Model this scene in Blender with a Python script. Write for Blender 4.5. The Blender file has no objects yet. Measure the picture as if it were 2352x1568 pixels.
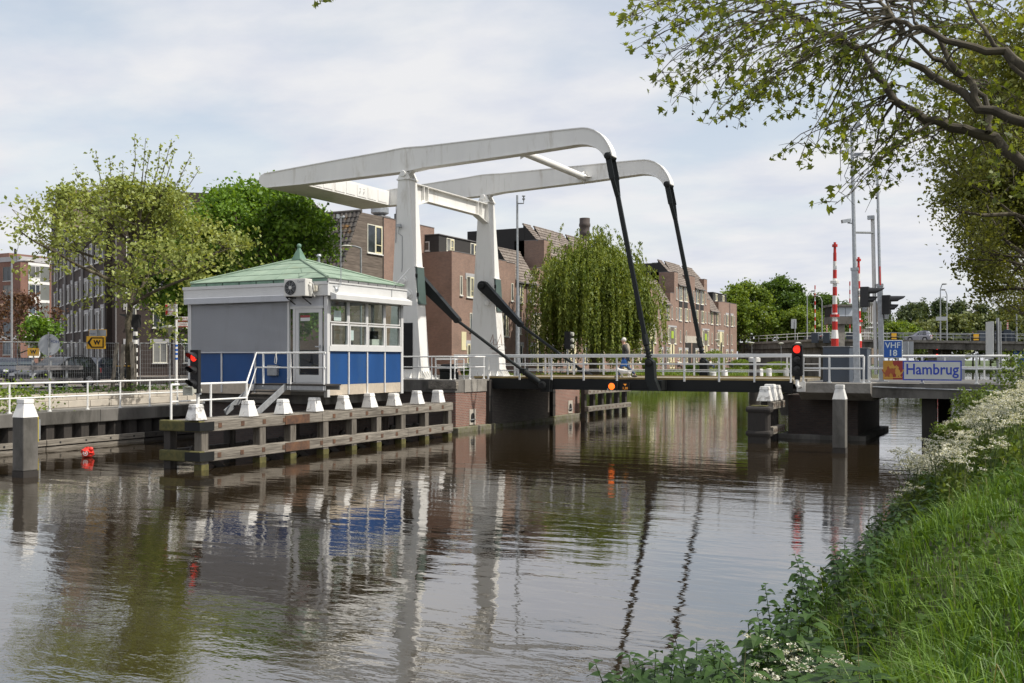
import bpy, bmesh, math, random
import numpy as np
from mathutils import Vector, Matrix
R = math.radians
SC = bpy.context.scene
COL = SC.collection
random.seed(7)

# ---------------------------------------------------------------- camera
CAM_YAW = 27.5            # degrees left of the canal axis (+Y)
EYE = 3.2                 # metres above the water
cam_d = bpy.data.cameras.new('camera')
cam = bpy.data.objects.new('camera', cam_d); COL.objects.link(cam)
cam.location = (0, 0, EYE)
cam.rotation_euler = (R(90), 0, R(CAM_YAW))
cam_d.sensor_width = 36.0
cam_d.lens = 2287.0 / 2352.0 * 36.0
cam_d.shift_y = (825.0 - 784.0) / 2352.0
cam_d.clip_start = 0.05
cam_d.clip_end = 6000
SC.camera = cam

# ---------------------------------------------------------------- sky
SUN_AZ = 8.0             # degrees from +X towards +Y
SUN_EL = 54.0
world = bpy.data.worlds.new('World'); SC.world = world; world.use_nodes = True
wt = world.node_tree; wt.nodes.clear()
def wn(t, **k):
    n = wt.nodes.new(t)
    for a, b in k.items(): setattr(n, a, b)
    return n
w_out = wn('ShaderNodeOutputWorld'); w_bg = wn('ShaderNodeBackground')
w_sky = wn('ShaderNodeTexSky', sky_type='NISHITA', sun_disc=False)
w_sky.sun_elevation = R(SUN_EL); w_sky.sun_rotation = R(90 - SUN_AZ)
w_sky.air_density = 1.0; w_sky.dust_density = 1.6; w_sky.ozone_density = 1.0
w_tc = wn('ShaderNodeTexCoord')
w_sep = wn('ShaderNodeSeparateXYZ')
wt.links.new(w_tc.outputs['Generated'], w_sep.inputs[0])
def wmath(op, a, b=None):
    n = wn('ShaderNodeMath', operation=op)
    for i, s in enumerate((a, b)):
        if s is None: continue
        if isinstance(s, (int, float)): n.inputs[i].default_value = s
        else: wt.links.new(s, n.inputs[i])
    return n.outputs[0]
w_h = wmath('ADD', wmath('MAXIMUM', w_sep.outputs['Z'], 0.0), 0.16)
w_cx = wmath('DIVIDE', w_sep.outputs['X'], w_h); w_cy = wmath('DIVIDE', w_sep.outputs['Y'], w_h)
w_cmb = wn('ShaderNodeCombineXYZ'); wt.links.new(w_cx, w_cmb.inputs[0]); wt.links.new(w_cy, w_cmb.inputs[1])
w_map = wn('ShaderNodeMapping'); w_map.inputs['Rotation'].default_value = (0, 0, R(-32)); w_map.inputs['Scale'].default_value = (0.9, 1.15, 1)
w_map.inputs['Location'].default_value = (3.1, 1.7, 0.4)
wt.links.new(w_cmb.outputs[0], w_map.inputs[0])
w_n1 = wn('ShaderNodeTexNoise'); w_n1.inputs['Scale'].default_value = 1.15; w_n1.inputs['Detail'].default_value = 7; w_n1.inputs['Roughness'].default_value = 0.52; w_n1.inputs['Distortion'].default_value = 0.1
w_n2 = wn('ShaderNodeTexNoise'); w_n2.inputs['Scale'].default_value = 2.6; w_n2.inputs['Detail'].default_value = 6; w_n2.inputs['Roughness'].default_value = 0.55; w_n2.inputs['Distortion'].default_value = 0.1
wt.links.new(w_map.outputs[0], w_n1.inputs[0]); wt.links.new(w_map.outputs[0], w_n2.inputs[0])
w_r1 = wn('ShaderNodeValToRGB'); w_r1.color_ramp.elements[0].position = 0.38; w_r1.color_ramp.elements[1].position = 0.55
w_r1.color_ramp.elements[0].color = (0.48, 0.48, 0.48, 1); w_r1.color_ramp.elements[1].color = (1, 1, 1, 1)
w_r2 = wn('ShaderNodeValToRGB'); w_r2.color_ramp.elements[0].position = 0.34; w_r2.color_ramp.elements[1].position = 0.62
w_r2.color_ramp.elements[0].color = (6.95, 7.3, 8.2, 1); w_r2.color_ramp.elements[1].color = (8.5, 8.55, 8.75, 1)
wt.links.new(w_n1.outputs[0], w_r1.inputs[0]); wt.links.new(w_n2.outputs[0], w_r2.inputs[0])
w_mix = wn('ShaderNodeMixRGB')
w_low = wn('ShaderNodeMapRange'); w_low.inputs[1].default_value = 0.10; w_low.inputs[2].default_value = 0.42; w_low.inputs[3].default_value = 0.9; w_low.inputs[4].default_value = 0.0
wt.links.new(w_sep.outputs['Z'], w_low.inputs[0])
wt.links.new(wmath('MAXIMUM', w_r1.outputs[0], w_low.outputs[0]), w_mix.inputs[0]); w_thin = wn('ShaderNodeMixRGB', blend_type='MULTIPLY'); w_thin.inputs[0].default_value = 1.0; w_thin.inputs[2].default_value = (2.2, 2.0, 1.7, 1); wt.links.new(w_sky.outputs[0], w_thin.inputs[1]); wt.links.new(w_thin.outputs[0], w_mix.inputs[1]); wt.links.new(w_r2.outputs[0], w_mix.inputs[2])
wt.links.new(w_mix.outputs[0], w_bg.inputs[0]); w_bg.inputs[1].default_value = 0.1
wt.links.new(w_bg.outputs[0], w_out.inputs[0])

# ---------------------------------------------------------------- sun
sun_d = bpy.data.lights.new('sun', 'SUN'); sun_d.energy = 4.8; sun_d.angle = R(0.6); sun_d.color = (1.0, 0.95, 0.86)
sun = bpy.data.objects.new('sun', sun_d); COL.objects.link(sun)
SUN_DIR = Vector((math.cos(R(SUN_AZ)) * math.cos(R(SUN_EL)), math.sin(R(SUN_AZ)) * math.cos(R(SUN_EL)), math.sin(R(SUN_EL))))
sun.rotation_euler = SUN_DIR.to_track_quat('Z', 'Y').to_euler()
sun.location = (60, 30, 60)

vs = SC.view_settings
vs.view_transform = 'Standard'; vs.look = 'None'; vs.exposure = 0.0; vs.gamma = 1.0; vs.use_curve_mapping = False
SC.cycles.use_denoising = True
SC.cycles.max_bounces = 6; SC.cycles.diffuse_bounces = 3; SC.cycles.glossy_bounces = 4
SC.cycles.transmission_bounces = 4; SC.cycles.transparent_max_bounces = 8
SC.cycles.caustics_reflective = False; SC.cycles.caustics_refractive = False

# ---------------------------------------------------------------- helpers
_s, _c = math.sin(R(CAM_YAW)), math.cos(R(CAM_YAW))
def at(x, y=None, X=None, Y=None, Z=None, d=None):
    """a point of the photograph (2352 px wide) on a plane of the place -> world point"""
    u = (x - 1176.0) / 2287.0
    dx, dy = -_s + _c * u, _c + _s * u
    if d is None:
        if X is not None: d = X / dx
        elif Y is not None: d = Y / dy
        else: d = (EYE - Z) * 2287.0 / (y - 825.0)
    z = Z if Z is not None else (EYE - (y - 825.0) * d / 2287.0 if y is not None else 0.0)
    return Vector((dx * d, dy * d, z))

def V(*a): return Vector(a)
def wloc(o):
    p = Vector((0, 0, 0))
    while o is not None:
        p = p + Vector(o.location); o = o.parent
    return p
def tag(o, label=None, cat=None, group=None, kind=None):
    if label: o['label'] = label
    if cat: o['category'] = cat
    if group: o['group'] = group
    if kind: o['kind'] = kind
    return o
def thing(name, label, cat, loc=(0, 0, 0), group=None, rz=0.0):
    o = bpy.data.objects.new(name, None); COL.objects.link(o)
    o.empty_display_size = 0.2
    o.location = loc; o.rotation_euler = (0, 0, rz)
    return tag(o, label, cat, group)
def link_mesh(name, me, parent=None, loc=None):
    o = bpy.data.objects.new(name, me); COL.objects.link(o)
    if parent is not None: o.parent = parent
    if loc is not None: o.location = loc
    return o
def kids(o): return [c for c in bpy.data.objects if c.parent is o]
def copy_tree(o, kidmap, parent=None):
    c = o.copy(); COL.objects.link(c); c.parent = parent
    for ch in kidmap.get(o.name, ()): copy_tree(ch, kidmap, c)
    return c
def kid_map(root):
    m = {}
    def rec(o):
        m[o.name] = list(o.children)
        for c in o.children: rec(c)
    rec(root); return m

class MB:
    def __init__(s): s.v = []; s.f = []
    def add(s, vs_, fs_):
        n = len(s.v); s.v.extend([tuple(p) for p in vs_]); s.f.extend([tuple(i + n for i in f) for f in fs_]); return s
    def box(s, x0, x1, y0, y1, z0, z1):
        return s.add([(x0, y0, z0), (x1, y0, z0), (x1, y1, z0), (x0, y1, z0), (x0, y0, z1), (x1, y0, z1), (x1, y1, z1), (x0, y1, z1)],
                     [(0, 3, 2, 1), (4, 5, 6, 7), (0, 1, 5, 4), (1, 2, 6, 5), (2, 3, 7, 6), (3, 0, 4, 7)])
    def frus(s, c, w0, d0, w1, d1, z0, z1):
        x, y = c
        return s.add([(x - w0/2, y - d0/2, z0), (x + w0/2, y - d0/2, z0), (x + w0/2, y + d0/2, z0), (x - w0/2, y + d0/2, z0),
                      (x - w1/2, y - d1/2, z1), (x + w1/2, y - d1/2, z1), (x + w1/2, y + d1/2, z1), (x - w1/2, y + d1/2, z1)],
                     [(0, 3, 2, 1), (4, 5, 6, 7), (0, 1, 5, 4), (1, 2, 6, 5), (2, 3, 7, 6), (3, 0, 4, 7)])
    def obox(s, c, sx, sy, sz, rz):
        ca, sa = math.cos(rz), math.sin(rz); vs_ = []
        for k in (-1, 1):
            for (i, j) in ((-1, -1), (1, -1), (1, 1), (-1, 1)):
                a, b = i * sx / 2, j * sy / 2
                vs_.append((c[0] + a * ca - b * sa, c[1] + a * sa + b * ca, c[2] + k * sz / 2))
        return s.add(vs_, [(0, 3, 2, 1), (4, 5, 6, 7), (0, 1, 5, 4), (1, 2, 6, 5), (2, 3, 7, 6), (3, 0, 4, 7)])
    def prism(s, poly, ax, a, b):
        """poly: 2D points; ax: axis it is extruded along ('x': poly=(y,z), 'y': (x,z), 'z': (x,y))"""
        def P(p, t):
            return {'x': (t, p[0], p[1]), 'y': (p[0], t, p[1]), 'z': (p[0], p[1], t)}[ax]
        n = len(poly)
        return s.add([P(p, a) for p in poly] + [P(p, b) for p in poly],
                     [tuple(range(n))[::-1], tuple(range(n, 2 * n))] + [(i, (i + 1) % n, n + (i + 1) % n, n + i) for i in range(n)])
    def beam(s, p, q, w, h, up=(0, 0, 1)):
        """rectangular bar from p to q, w across, h along up"""
        p, q = Vector(p), Vector(q); d = (q - p).normalized(); u = Vector(up)
        r = d.cross(u)
        if r.length < 1e-4: r = d.cross(Vector((1, 0, 0)))
        r.normalize(); u = r.cross(d)
        vs_ = [c + r * (i * w / 2) + u * (j * h / 2) for c in (p, q) for (i, j) in ((-1, -1), (1, -1), (1, 1), (-1, 1))]
        return s.add(vs_, [(0, 1, 2, 3), (7, 6, 5, 4), (0, 4, 5, 1), (1, 5, 6, 2), (2, 6, 7, 3), (3, 7, 4, 0)])
    def tube(s, pts, rad, n=8, cap=True):
        pts = [Vector(p) for p in pts]
        if not isinstance(rad, (list, tuple)): rad = [rad] * len(pts)
        ref = None; rings = []
        for i, p in enumerate(pts):
            d = (pts[min(i + 1, len(pts) - 1)] - pts[max(i - 1, 0)])
            if d.length < 1e-9: d = Vector((0, 0, 1))
            d.normalize()
            if ref is None:
                ref = d.orthogonal().normalized()
            else:
                ref = ref - d * ref.dot(d)
                if ref.length < 1e-4: ref = d.orthogonal()
                ref.normalize()
            b = d.cross(ref)
            rings.append([p + (ref * math.cos(2 * math.pi * k / n) + b * math.sin(2 * math.pi * k / n)) * rad[i] for k in range(n)])
        n0 = len(s.v)
        for r_ in rings: s.v.extend([tuple(p) for p in r_])
        for i in range(len(rings) - 1):
            a, b = n0 + i * n, n0 + (i + 1) * n
            s.f.extend([(a + k, a + (k + 1) % n, b + (k + 1) % n, b + k) for k in range(n)])
        if cap:
            s.f.append(tuple(n0 + k for k in range(n))[::-1]); s.f.append(tuple(n0 + (len(rings) - 1) * n + k for k in range(n)))
        return s
    def lathe(s, prof, c, n=16, axis='z'):
        """prof: [(r, t)...] about an axis through c"""
        n0 = len(s.v)
        for (r_, t) in prof:
            for k in range(n):
                a, b = r_ * math.cos(2 * math.pi * k / n), r_ * math.sin(2 * math.pi * k / n)
                p = {'z': (a, b, t), 'x': (t, a, b), 'y': (a, t, b)}[axis]
                s.v.append((c[0] + p[0], c[1] + p[1], c[2] + p[2]))
        for i in range(len(prof) - 1):
            a, b = n0 + i * n, n0 + (i + 1) * n
            s.f.extend([(a + k, a + (k + 1) % n, b + (k + 1) % n, b + k) for k in range(n)])
        s.f.append(tuple(n0 + k for k in range(n))[::-1]); s.f.append(tuple(n0 + (len(prof) - 1) * n + k for k in range(n)))
        return s
    def sph(s, c, r, n=10, m=6, sc=(1, 1, 1)):
        prof = [(max(1e-4, r * math.sin(math.pi * i / m)), -r * math.cos(math.pi * i / m)) for i in range(m + 1)]
        q = MB().lathe(prof, (0, 0, 0), n)
        return s.add([(c[0] + p[0] * sc[0], c[1] + p[1] * sc[1], c[2] + p[2] * sc[2]) for p in q.v], q.f)
    def grid(s, fn, nu, nv):
        n0 = len(s.v)
        for j in range(nv + 1):
            for i in range(nu + 1): s.v.append(tuple(fn(i / nu, j / nv)))
        for j in range(nv):
            for i in range(nu):
                a = n0 + j * (nu + 1) + i
                s.f.append((a, a + 1, a + nu + 2, a + nu + 1))
        return s
    def mesh(s, name, mat=None, off=(0, 0, 0), smooth=False, fix=True):
        me = bpy.data.meshes.new(name)
        me.from_pydata([(p[0] - off[0], p[1] - off[1], p[2] - off[2]) for p in s.v], [], s.f)
        if fix:
            bm = bmesh.new(); bm.from_mesh(me); bmesh.ops.recalc_face_normals(bm, faces=bm.faces); bm.to_mesh(me); bm.free()
        if mat is not None: me.materials.append(mat)
        if smooth:
            me.polygons.foreach_set('use_smooth', [True] * len(me.polygons))
            try: me.set_sharp_from_angle(angle=R(40))
            except Exception: pass
        me.update(); return me
    def build(s, name, mat, parent=None, smooth=False, bevel=0.0, local=False, fix=True):
        off = Vector((0, 0, 0)) if (parent is None or local) else wloc(parent)
        o = link_mesh(name, s.mesh(name, mat, off, smooth, fix), parent)
        if bevel:
            b = o.modifiers.new('bevel', 'BEVEL'); b.width = bevel; b.segments = 2; b.limit_method = 'ANGLE'; b.angle_limit = R(35)
        return o

def text_mesh(name, txt, size, mat, parent, origin, right=(1, 0, 0), up=(0, 0, 1), align='CENTER', depth=0.002, bold=0.0, xs=1.0):
    """flat lettering in the built-in font as a mesh at origin, reading along right / up"""
    cu = bpy.data.curves.new(name, 'FONT'); cu.body = txt; cu.size = size; cu.align_x = align; cu.align_y = 'CENTER'
    cu.extrude = depth; cu.offset = bold; cu.resolution_u = 3
    tmp = bpy.data.objects.new(name, cu)
    me = bpy.data.meshes.new_from_object(tmp)
    bpy.data.objects.remove(tmp); bpy.data.curves.remove(cu)
    r, u = Vector(right).normalized(), Vector(up).normalized(); n = r.cross(u)
    M = Matrix(((r.x * xs, u.x, n.x, 0), (r.y * xs, u.y, n.y, 0), (r.z * xs, u.z, n.z, 0), (0, 0, 0, 1)))
    me.transform(M)
    off = Vector(origin) - wloc(parent)
    me.transform(Matrix.Translation(off))
    me.materials.clear(); me.materials.append(mat); me.name = name
    return link_mesh(name, me, parent)

# ---------------------------------------------------------------- materials
def new_mat(name):
    m = bpy.data.materials.new(name); m.use_nodes = True
    nt = m.node_tree; nt.nodes.clear()
    out = nt.nodes.new('ShaderNodeOutputMaterial'); b = nt.nodes.new('ShaderNodeBsdfPrincipled')
    nt.links.new(b.outputs[0], out.inputs[0])
    return m, nt, b, out
def pos_node(nt, stretch=(1, 1, 1)):
    g = nt.nodes.new('ShaderNodeNewGeometry'); mp = nt.nodes.new('ShaderNodeMapping')
    mp.inputs['Scale'].default_value = stretch; nt.links.new(g.outputs['Position'], mp.inputs[0]); return mp.outputs[0]
def noise(nt, vec, scale, detail=5, rough=0.55, dist=0.0):
    n = nt.nodes.new('ShaderNodeTexNoise'); n.inputs['Scale'].default_value = scale; n.inputs['Detail'].default_value = detail
    n.inputs['Roughness'].default_value = rough; n.inputs['Distortion'].default_value = dist
    if vec is not None: nt.links.new(vec, n.inputs['Vector'])
    return n.outputs[0]
def ramp(nt, fac, stops):
    r = nt.nodes.new('ShaderNodeValToRGB'); e = r.color_ramp.elements
    while len(e) < len(stops): e.new(0.5)
    for i, (p, c) in enumerate(stops):
        e[i].position = p; e[i].color = tuple(c) + (1,) if len(c) == 3 else c
    nt.links.new(fac, r.inputs[0]); return r.outputs[0]
def mixc(nt, fac, a, b, mode='MIX'):
    m = nt.nodes.new('ShaderNodeMixRGB'); m.blend_type = mode
    for i, s_ in ((0, fac), (1, a), (2, b)):
        if isinstance(s_, (int, float)): m.inputs[i].default_value = s_
        elif isinstance(s_, (tuple, list)): m.inputs[i].default_value = tuple(s_) + (1,)
        else: nt.links.new(s_, m.inputs[i])
    return m.outputs[0]
def rnd_value(nt, col, amt):
    oi = nt.nodes.new('ShaderNodeObjectInfo'); mr = nt.nodes.new('ShaderNodeMapRange')
    mr.inputs[3].default_value = 1 - amt; mr.inputs[4].default_value = 1 + amt
    nt.links.new(oi.outputs['Random'], mr.inputs[0])
    h = nt.nodes.new('ShaderNodeHueSaturation'); nt.links.new(mr.outputs[0], h.inputs['Value']); nt.links.new(col, h.inputs['Color'])
    return h.outputs[0]
def sc_(c, k): return tuple(min(1.0, x * k) for x in c)
def pm(name, col, rough=0.6, var=0.2, scale=2.0, col2=None, bump=0.0, bscale=30.0, metal=0.0, stretch=(1, 1, 1), rnd=0.0, dirt=None, dirt_amt=0.5, dscale=0.6, emit=None, spec=0.5):
    m, nt, b, out = new_mat(name)
    p = pos_node(nt, stretch)
    n1 = noise(nt, p, scale, 6, 0.6)
    c = ramp(nt, n1, [(0.28, sc_(col, 1 - var)), (0.72, col2 if col2 else sc_(col, 1 + var))])
    if dirt is not None:
        n2 = noise(nt, p, dscale, 7, 0.68, 0.4)
        f = ramp(nt, n2, [(0.62 - dirt_amt * 0.35, (0, 0, 0)), (0.78 - dirt_amt * 0.2, (1, 1, 1))])
        c = mixc(nt, f, c, dirt)
    if rnd: c = rnd_value(nt, c, rnd)
    nt.links.new(c, b.inputs['Base Color'])
    rr = ramp(nt, n1, [(0.2, (max(0, rough - 0.1),) * 3), (0.8, (min(1, rough + 0.1),) * 3)])
    nt.links.new(rr, b.inputs['Roughness'])
    b.inputs['Metallic'].default_value = metal
    b.inputs['Specular IOR Level'].default_value = spec
    if bump:
        bn = nt.nodes.new('ShaderNodeBump'); bn.inputs['Strength'].default_value = min(1.0, bump); bn.inputs['Distance'].default_value = 0.01 * max(1, bump)
        nt.links.new(noise(nt, p, bscale, 4, 0.6), bn.inputs['Height']); nt.links.new(bn.outputs[0], b.inputs['Normal'])
    if emit:
        b.inputs['Emission Color'].default_value = tuple(emit[:3]) + (1,); b.inputs['Emission Strength'].default_value = emit[3]
    return m
def brick_mat(name, c1, c2, mortar, w=0.22, h=0.075, ms=0.012, var=0.3, rough=0.85, white=0.0):
    m, nt, b, out = new_mat(name)
    g = nt.nodes.new('ShaderNodeNewGeometry'); sp = nt.nodes.new('ShaderNodeSeparateXYZ'); nt.links.new(g.outputs['Position'], sp.inputs[0])
    ad = nt.nodes.new('ShaderNodeMath'); ad.operation = 'ADD'; nt.links.new(sp.outputs[0], ad.inputs[0]); nt.links.new(sp.outputs[1], ad.inputs[1])
    cb = nt.nodes.new('ShaderNodeCombineXYZ'); nt.links.new(ad.outputs[0], cb.inputs[0]); nt.links.new(sp.outputs[2], cb.inputs[1])
    bt = nt.nodes.new('ShaderNodeTexBrick'); nt.links.new(cb.outputs[0], bt.inputs['Vector'])
    bt.inputs['Scale'].default_value = 1.0; bt.inputs['Brick Width'].default_value = w; bt.inputs['Row Height'].default_value = h
    bt.inputs['Mortar Size'].default_value = ms; bt.inputs['Mortar Smooth'].default_value = 0.2; bt.inputs['Bias'].default_value = -0.1
    bt.inputs['Color1'].default_value = tuple(c1) + (1,); bt.inputs['Color2'].default_value = tuple(c2) + (1,); bt.inputs['Mortar'].default_value = tuple(mortar) + (1,)
    n1 = noise(nt, g.outputs['Position'], 0.7, 6, 0.6)
    c = mixc(nt, 1.0, bt.outputs[0], ramp(nt, n1, [(0.25, (1 - var,) * 3), (0.75, (1 + var * 0.5,) * 3)]), 'MULTIPLY')
    if white:
        n2 = noise(nt, g.outputs['Position'], 2.2, 8, 0.75)
        c = mixc(nt, ramp(nt, n2, [(0.60, (0, 0, 0)), (0.75, (white,) * 3)]), c, (0.6, 0.56, 0.52))
    nt.links.new(c, b.inputs['Base Color']); b.inputs['Roughness'].default_value = rough
    bn = nt.nodes.new('ShaderNodeBump'); bn.inputs['Strength'].default_value = 0.5; bn.inputs['Distance'].default_value = 0.01; bn.invert = True
    nt.links.new(bt.outputs['Fac'], bn.inputs['Height']); nt.links.new(bn.outputs[0], b.inputs['Normal'])
    return m
def leaf_mat(name, ca, cb_, trans=0.45, scale=0.5, rnd=0.0, rough=0.5):
    m, nt, b, out = new_mat(name)
    g = nt.nodes.new('ShaderNodeNewGeometry')
    ri = g.outputs['Random Per Island']
    n1 = noise(nt, g.outputs['Position'], scale, 3, 0.5)
    f = nt.nodes.new('ShaderNodeMath'); f.operation = 'ADD'; f.inputs[1].default_value = -0.25
    f2 = nt.nodes.new('ShaderNodeMath'); f2.operation = 'MULTIPLY_ADD'; f2.inputs[1].default_value = 0.5
    nt.links.new(ri, f2.inputs[0]); nt.links.new(n1, f2.inputs[2]); nt.links.new(f2.outputs[0], f.inputs[0])
    c = ramp(nt, f.outputs[0], [(0.2, ca), (0.8, cb_)])
    if rnd: c = rnd_value(nt, c, rnd)
    nt.links.new(c, b.inputs['Base Color']); b.inputs['Roughness'].default_value = rough; b.inputs['Specular IOR Level'].default_value = 0.35
    tr = nt.nodes.new('ShaderNodeBsdfTranslucent')
    tc = mixc(nt, 1.0, c, (1.25, 1.15, 0.5), 'MULTIPLY'); nt.links.new(tc, tr.inputs[0])
    mx = nt.nodes.new('ShaderNodeMixShader'); mx.inputs[0].default_value = trans
    nt.links.new(b.outputs[0], mx.inputs[1]); nt.links.new(tr.outputs[0], mx.inputs[2]); nt.links.new(mx.outputs[0], out.inputs[0])
    return m
def glass_mat(name, tint=(0.02, 0.025, 0.03), rough=0.03):
    """a pane seen from outside by day: dark room behind a mirror-like surface"""
    m, nt, b, out = new_mat(name)
    g = nt.nodes.new('ShaderNodeNewGeometry')
    c = ramp(nt, noise(nt, g.outputs['Position'], 0.5, 2), [(0.35, sc_(tint, 0.5)), (0.7, sc_(tint, 2.2))])
    nt.links.new(c, b.inputs['Base Color']); b.inputs['Roughness'].default_value = rough; b.inputs['IOR'].default_value = 1.6
    bn = nt.nodes.new('ShaderNodeBump'); bn.inputs['Strength'].default_value = 0.06; bn.inputs['Distance'].default_value = 0.05
    nt.links.new(noise(nt, g.outputs['Position'], 1.2, 1), bn.inputs['Height']); nt.links.new(bn.outputs[0], b.inputs['Normal'])
    return m
def clear_glass(name):
    m, nt, b, out = new_mat(name)
    nt.nodes.remove(b)
    t = nt.nodes.new('ShaderNodeBsdfTransparent'); t.inputs[0].default_value = (0.86, 0.9, 0.88, 1)
    gl = nt.nodes.new('ShaderNodeBsdfGlossy'); gl.inputs['Roughness'].default_value = 0.02
    fr = nt.nodes.new('ShaderNodeFresnel'); fr.inputs[0].default_value = 1.5; ge = nt.nodes.new('ShaderNodeNewGeometry'); fb_ = nt.nodes.new('ShaderNodeMath'); fb_.operation = 'SUBTRACT'; fb_.use_clamp = True; nt.links.new(fr.outputs[0], fb_.inputs[0]); nt.links.new(ge.outputs['Backfacing'], fb_.inputs[1])
    mx = nt.nodes.new('ShaderNodeMixShader'); nt.links.new(fb_.outputs[0], mx.inputs[0]); nt.links.new(t.outputs[0], mx.inputs[1]); nt.links.new(gl.outputs[0], mx.inputs[2])
    nt.links.new(mx.outputs[0], out.inputs[0]); return m
def water_mat():
    m, nt, b, out = new_mat('canal_water')
    g = nt.nodes.new('ShaderNodeNewGeometry'); P = g.outputs['Position']
    def mapped(sx, sy, rz):
        mp = nt.nodes.new('ShaderNodeMapping'); mp.inputs['Scale'].default_value = (sx, sy, 1); mp.inputs['Rotation'].default_value = (0, 0, R(rz)); nt.links.new(P, mp.inputs[0]); return mp.outputs[0]
    big = noise(nt, mapped(0.45, 1.35, -CAM_YAW), 1.0, 2, 0.5, 0.3)
    med = noise(nt, mapped(1.6, 4.2, -CAM_YAW + 8), 1.0, 3, 0.55, 0.5)
    fine = noise(nt, mapped(7.0, 14.0, -CAM_YAW - 6), 1.0, 2, 0.5, 0.2)
    patch = noise(nt, mapped(0.10, 0.16, 20), 1.0, 3, 0.5, 0.6)
    pf = ramp(nt, patch, [(0.42, (0.06, 0.06, 0.06)), (0.62, (1, 1, 1))])
    def mul(a, k):
        n = nt.nodes.new('ShaderNodeMath'); n.operation = 'MULTIPLY'
        for i, s_ in enumerate((a, k)):
            if isinstance(s_, (int, float)): n.inputs[i].default_value = s_
            else: nt.links.new(s_, n.inputs[i])
        return n.outputs[0]
    def add(a, k):
        n = nt.nodes.new('ShaderNodeMath'); n.operation = 'ADD'; nt.links.new(a, n.inputs[0]); nt.links.new(k, n.inputs[1]); return n.outputs[0]
    h = add(add(mul(big, 0.012), mul(med, 0.0034)), mul(mul(fine, pf), 0.0021))
    bn = nt.nodes.new('ShaderNodeBump'); bn.inputs['Strength'].default_value = 1.0; bn.inputs['Distance'].default_value = 1.0
    nt.links.new(h, bn.inputs['Height'])
    nt.nodes.remove(b)
    df = nt.nodes.new('ShaderNodeBsdfDiffuse'); df.inputs[0].default_value = (0.026, 0.018, 0.009, 1)
    gl = nt.nodes.new('ShaderNodeBsdfGlossy'); gl.inputs['Roughness'].default_value = 0.015; gl.inputs[0].default_value = (0.95, 0.95, 0.95, 1)
    nt.links.new(bn.outputs[0], gl.inputs['Normal'])
    fr = nt.nodes.new('ShaderNodeFresnel'); fr.inputs[0].default_value = 2.0; nt.links.new(bn.outputs[0], fr.inputs['Normal'])
    mx = nt.nodes.new('ShaderNodeMixShader'); fm = nt.nodes.new('ShaderNodeMath'); fm.operation = 'MULTIPLY_ADD'; fm.inputs[1].default_value = 0.78; fm.inputs[2].default_value = 0.20; nt.links.new(fr.outputs[0], fm.inputs[0])
    nt.links.new(fm.outputs[0], mx.inputs[0]); nt.links.new(df.outputs[0], mx.inputs[1]); nt.links.new(gl.outputs[0], mx.inputs[2])
    nt.links.new(mx.outputs[0], out.inputs[0]); return m

M = {}
M['water'] = water_mat()
M['white'] = pm('white_paint', (0.78, 0.77, 0.74), 0.42, 0.05, 1.3, dirt=(0.56, 0.53, 0.47), dirt_amt=0.2, dscale=1.6, stretch=(1, 1, 0.22))
M['white_rail'] = pm('white_rail_paint', (0.80, 0.80, 0.78), 0.38, 0.05, 3)
M['white_chipped'] = pm('chipped_white_paint', (0.80, 0.79, 0.76), 0.6, 0.06, 4, dirt=(0.16, 0.13, 0.10), dirt_amt=0.22, dscale=5, bump=0.5, bscale=20)
M['white_peel'] = pm('peeling_white_paint', (0.80, 0.79, 0.76), 0.6, 0.06, 4, dirt=(0.16, 0.14, 0.12), dirt_amt=0.5, dscale=5, bump=0.7, bscale=20)
M['steel_dark'] = pm('dark_green_steel', (0.009, 0.012, 0.012), 0.5, 0.25, 3, dirt=(0.03, 0.028, 0.025), dirt_amt=0.1, spec=0.3)
M['steel_black'] = pm('black_steel', (0.011, 0.012, 0.012), 0.55, 0.3, 2, spec=0.25)
M['hatch'] = pm('green_grey_hatch', (0.075, 0.11, 0.10), 0.5, 0.15, 2)
M['galv'] = pm('galvanised_steel', (0.38, 0.40, 0.42), 0.42, 0.22, 9, metal=0.6)
M['galv_dull'] = pm('dull_galvanised_steel', (0.30, 0.31, 0.32), 0.55, 0.2, 6, metal=0.3)
M['concrete'] = pm('concrete', (0.30, 0.28, 0.25), 0.85, 0.22, 1.5, dirt=(0.11, 0.10, 0.085), dirt_amt=0.45, dscale=0.9, bump=0.4, bscale=25)
M['concrete_dark'] = pm('weathered_concrete', (0.17, 0.16, 0.145), 0.88, 0.3, 1.2, dirt=(0.05, 0.047, 0.04), dirt_amt=0.5, dscale=0.7, stretch=(1, 1, 0.35), bump=0.4, bscale=25)
M['concrete_pale'] = pm('pale_concrete', (0.46, 0.42, 0.36), 0.85, 0.15, 2.5, bump=0.3, bscale=30)
M['mossy'] = pm('mossy_concrete', (0.20, 0.18, 0.14), 0.9, 0.3, 2, dirt=(0.075, 0.085, 0.02), dirt_amt=0.6, dscale=2.0, bump=0.5)
M['brick_abut'] = brick_mat('red_brick_masonry', (0.30, 0.135, 0.095), (0.22, 0.10, 0.075), (0.30, 0.27, 0.23), white=0.45)
M['brick_shaded'] = brick_mat('shaded_brick_masonry', (0.075, 0.05, 0.042), (0.05, 0.036, 0.032), (0.06, 0.055, 0.05))  # shade on walls under the bridge and cabin, put into the brick colour
M['wood'] = pm('weathered_oak', (0.19, 0.165, 0.13), 0.85, 0.45, 5, col2=(0.36, 0.325, 0.275), stretch=(3, 0.35, 6), dirt=(0.055, 0.045, 0.035), dirt_amt=0.35, dscale=1.2, bump=0.8, bscale=18, rnd=0.12)
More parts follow.
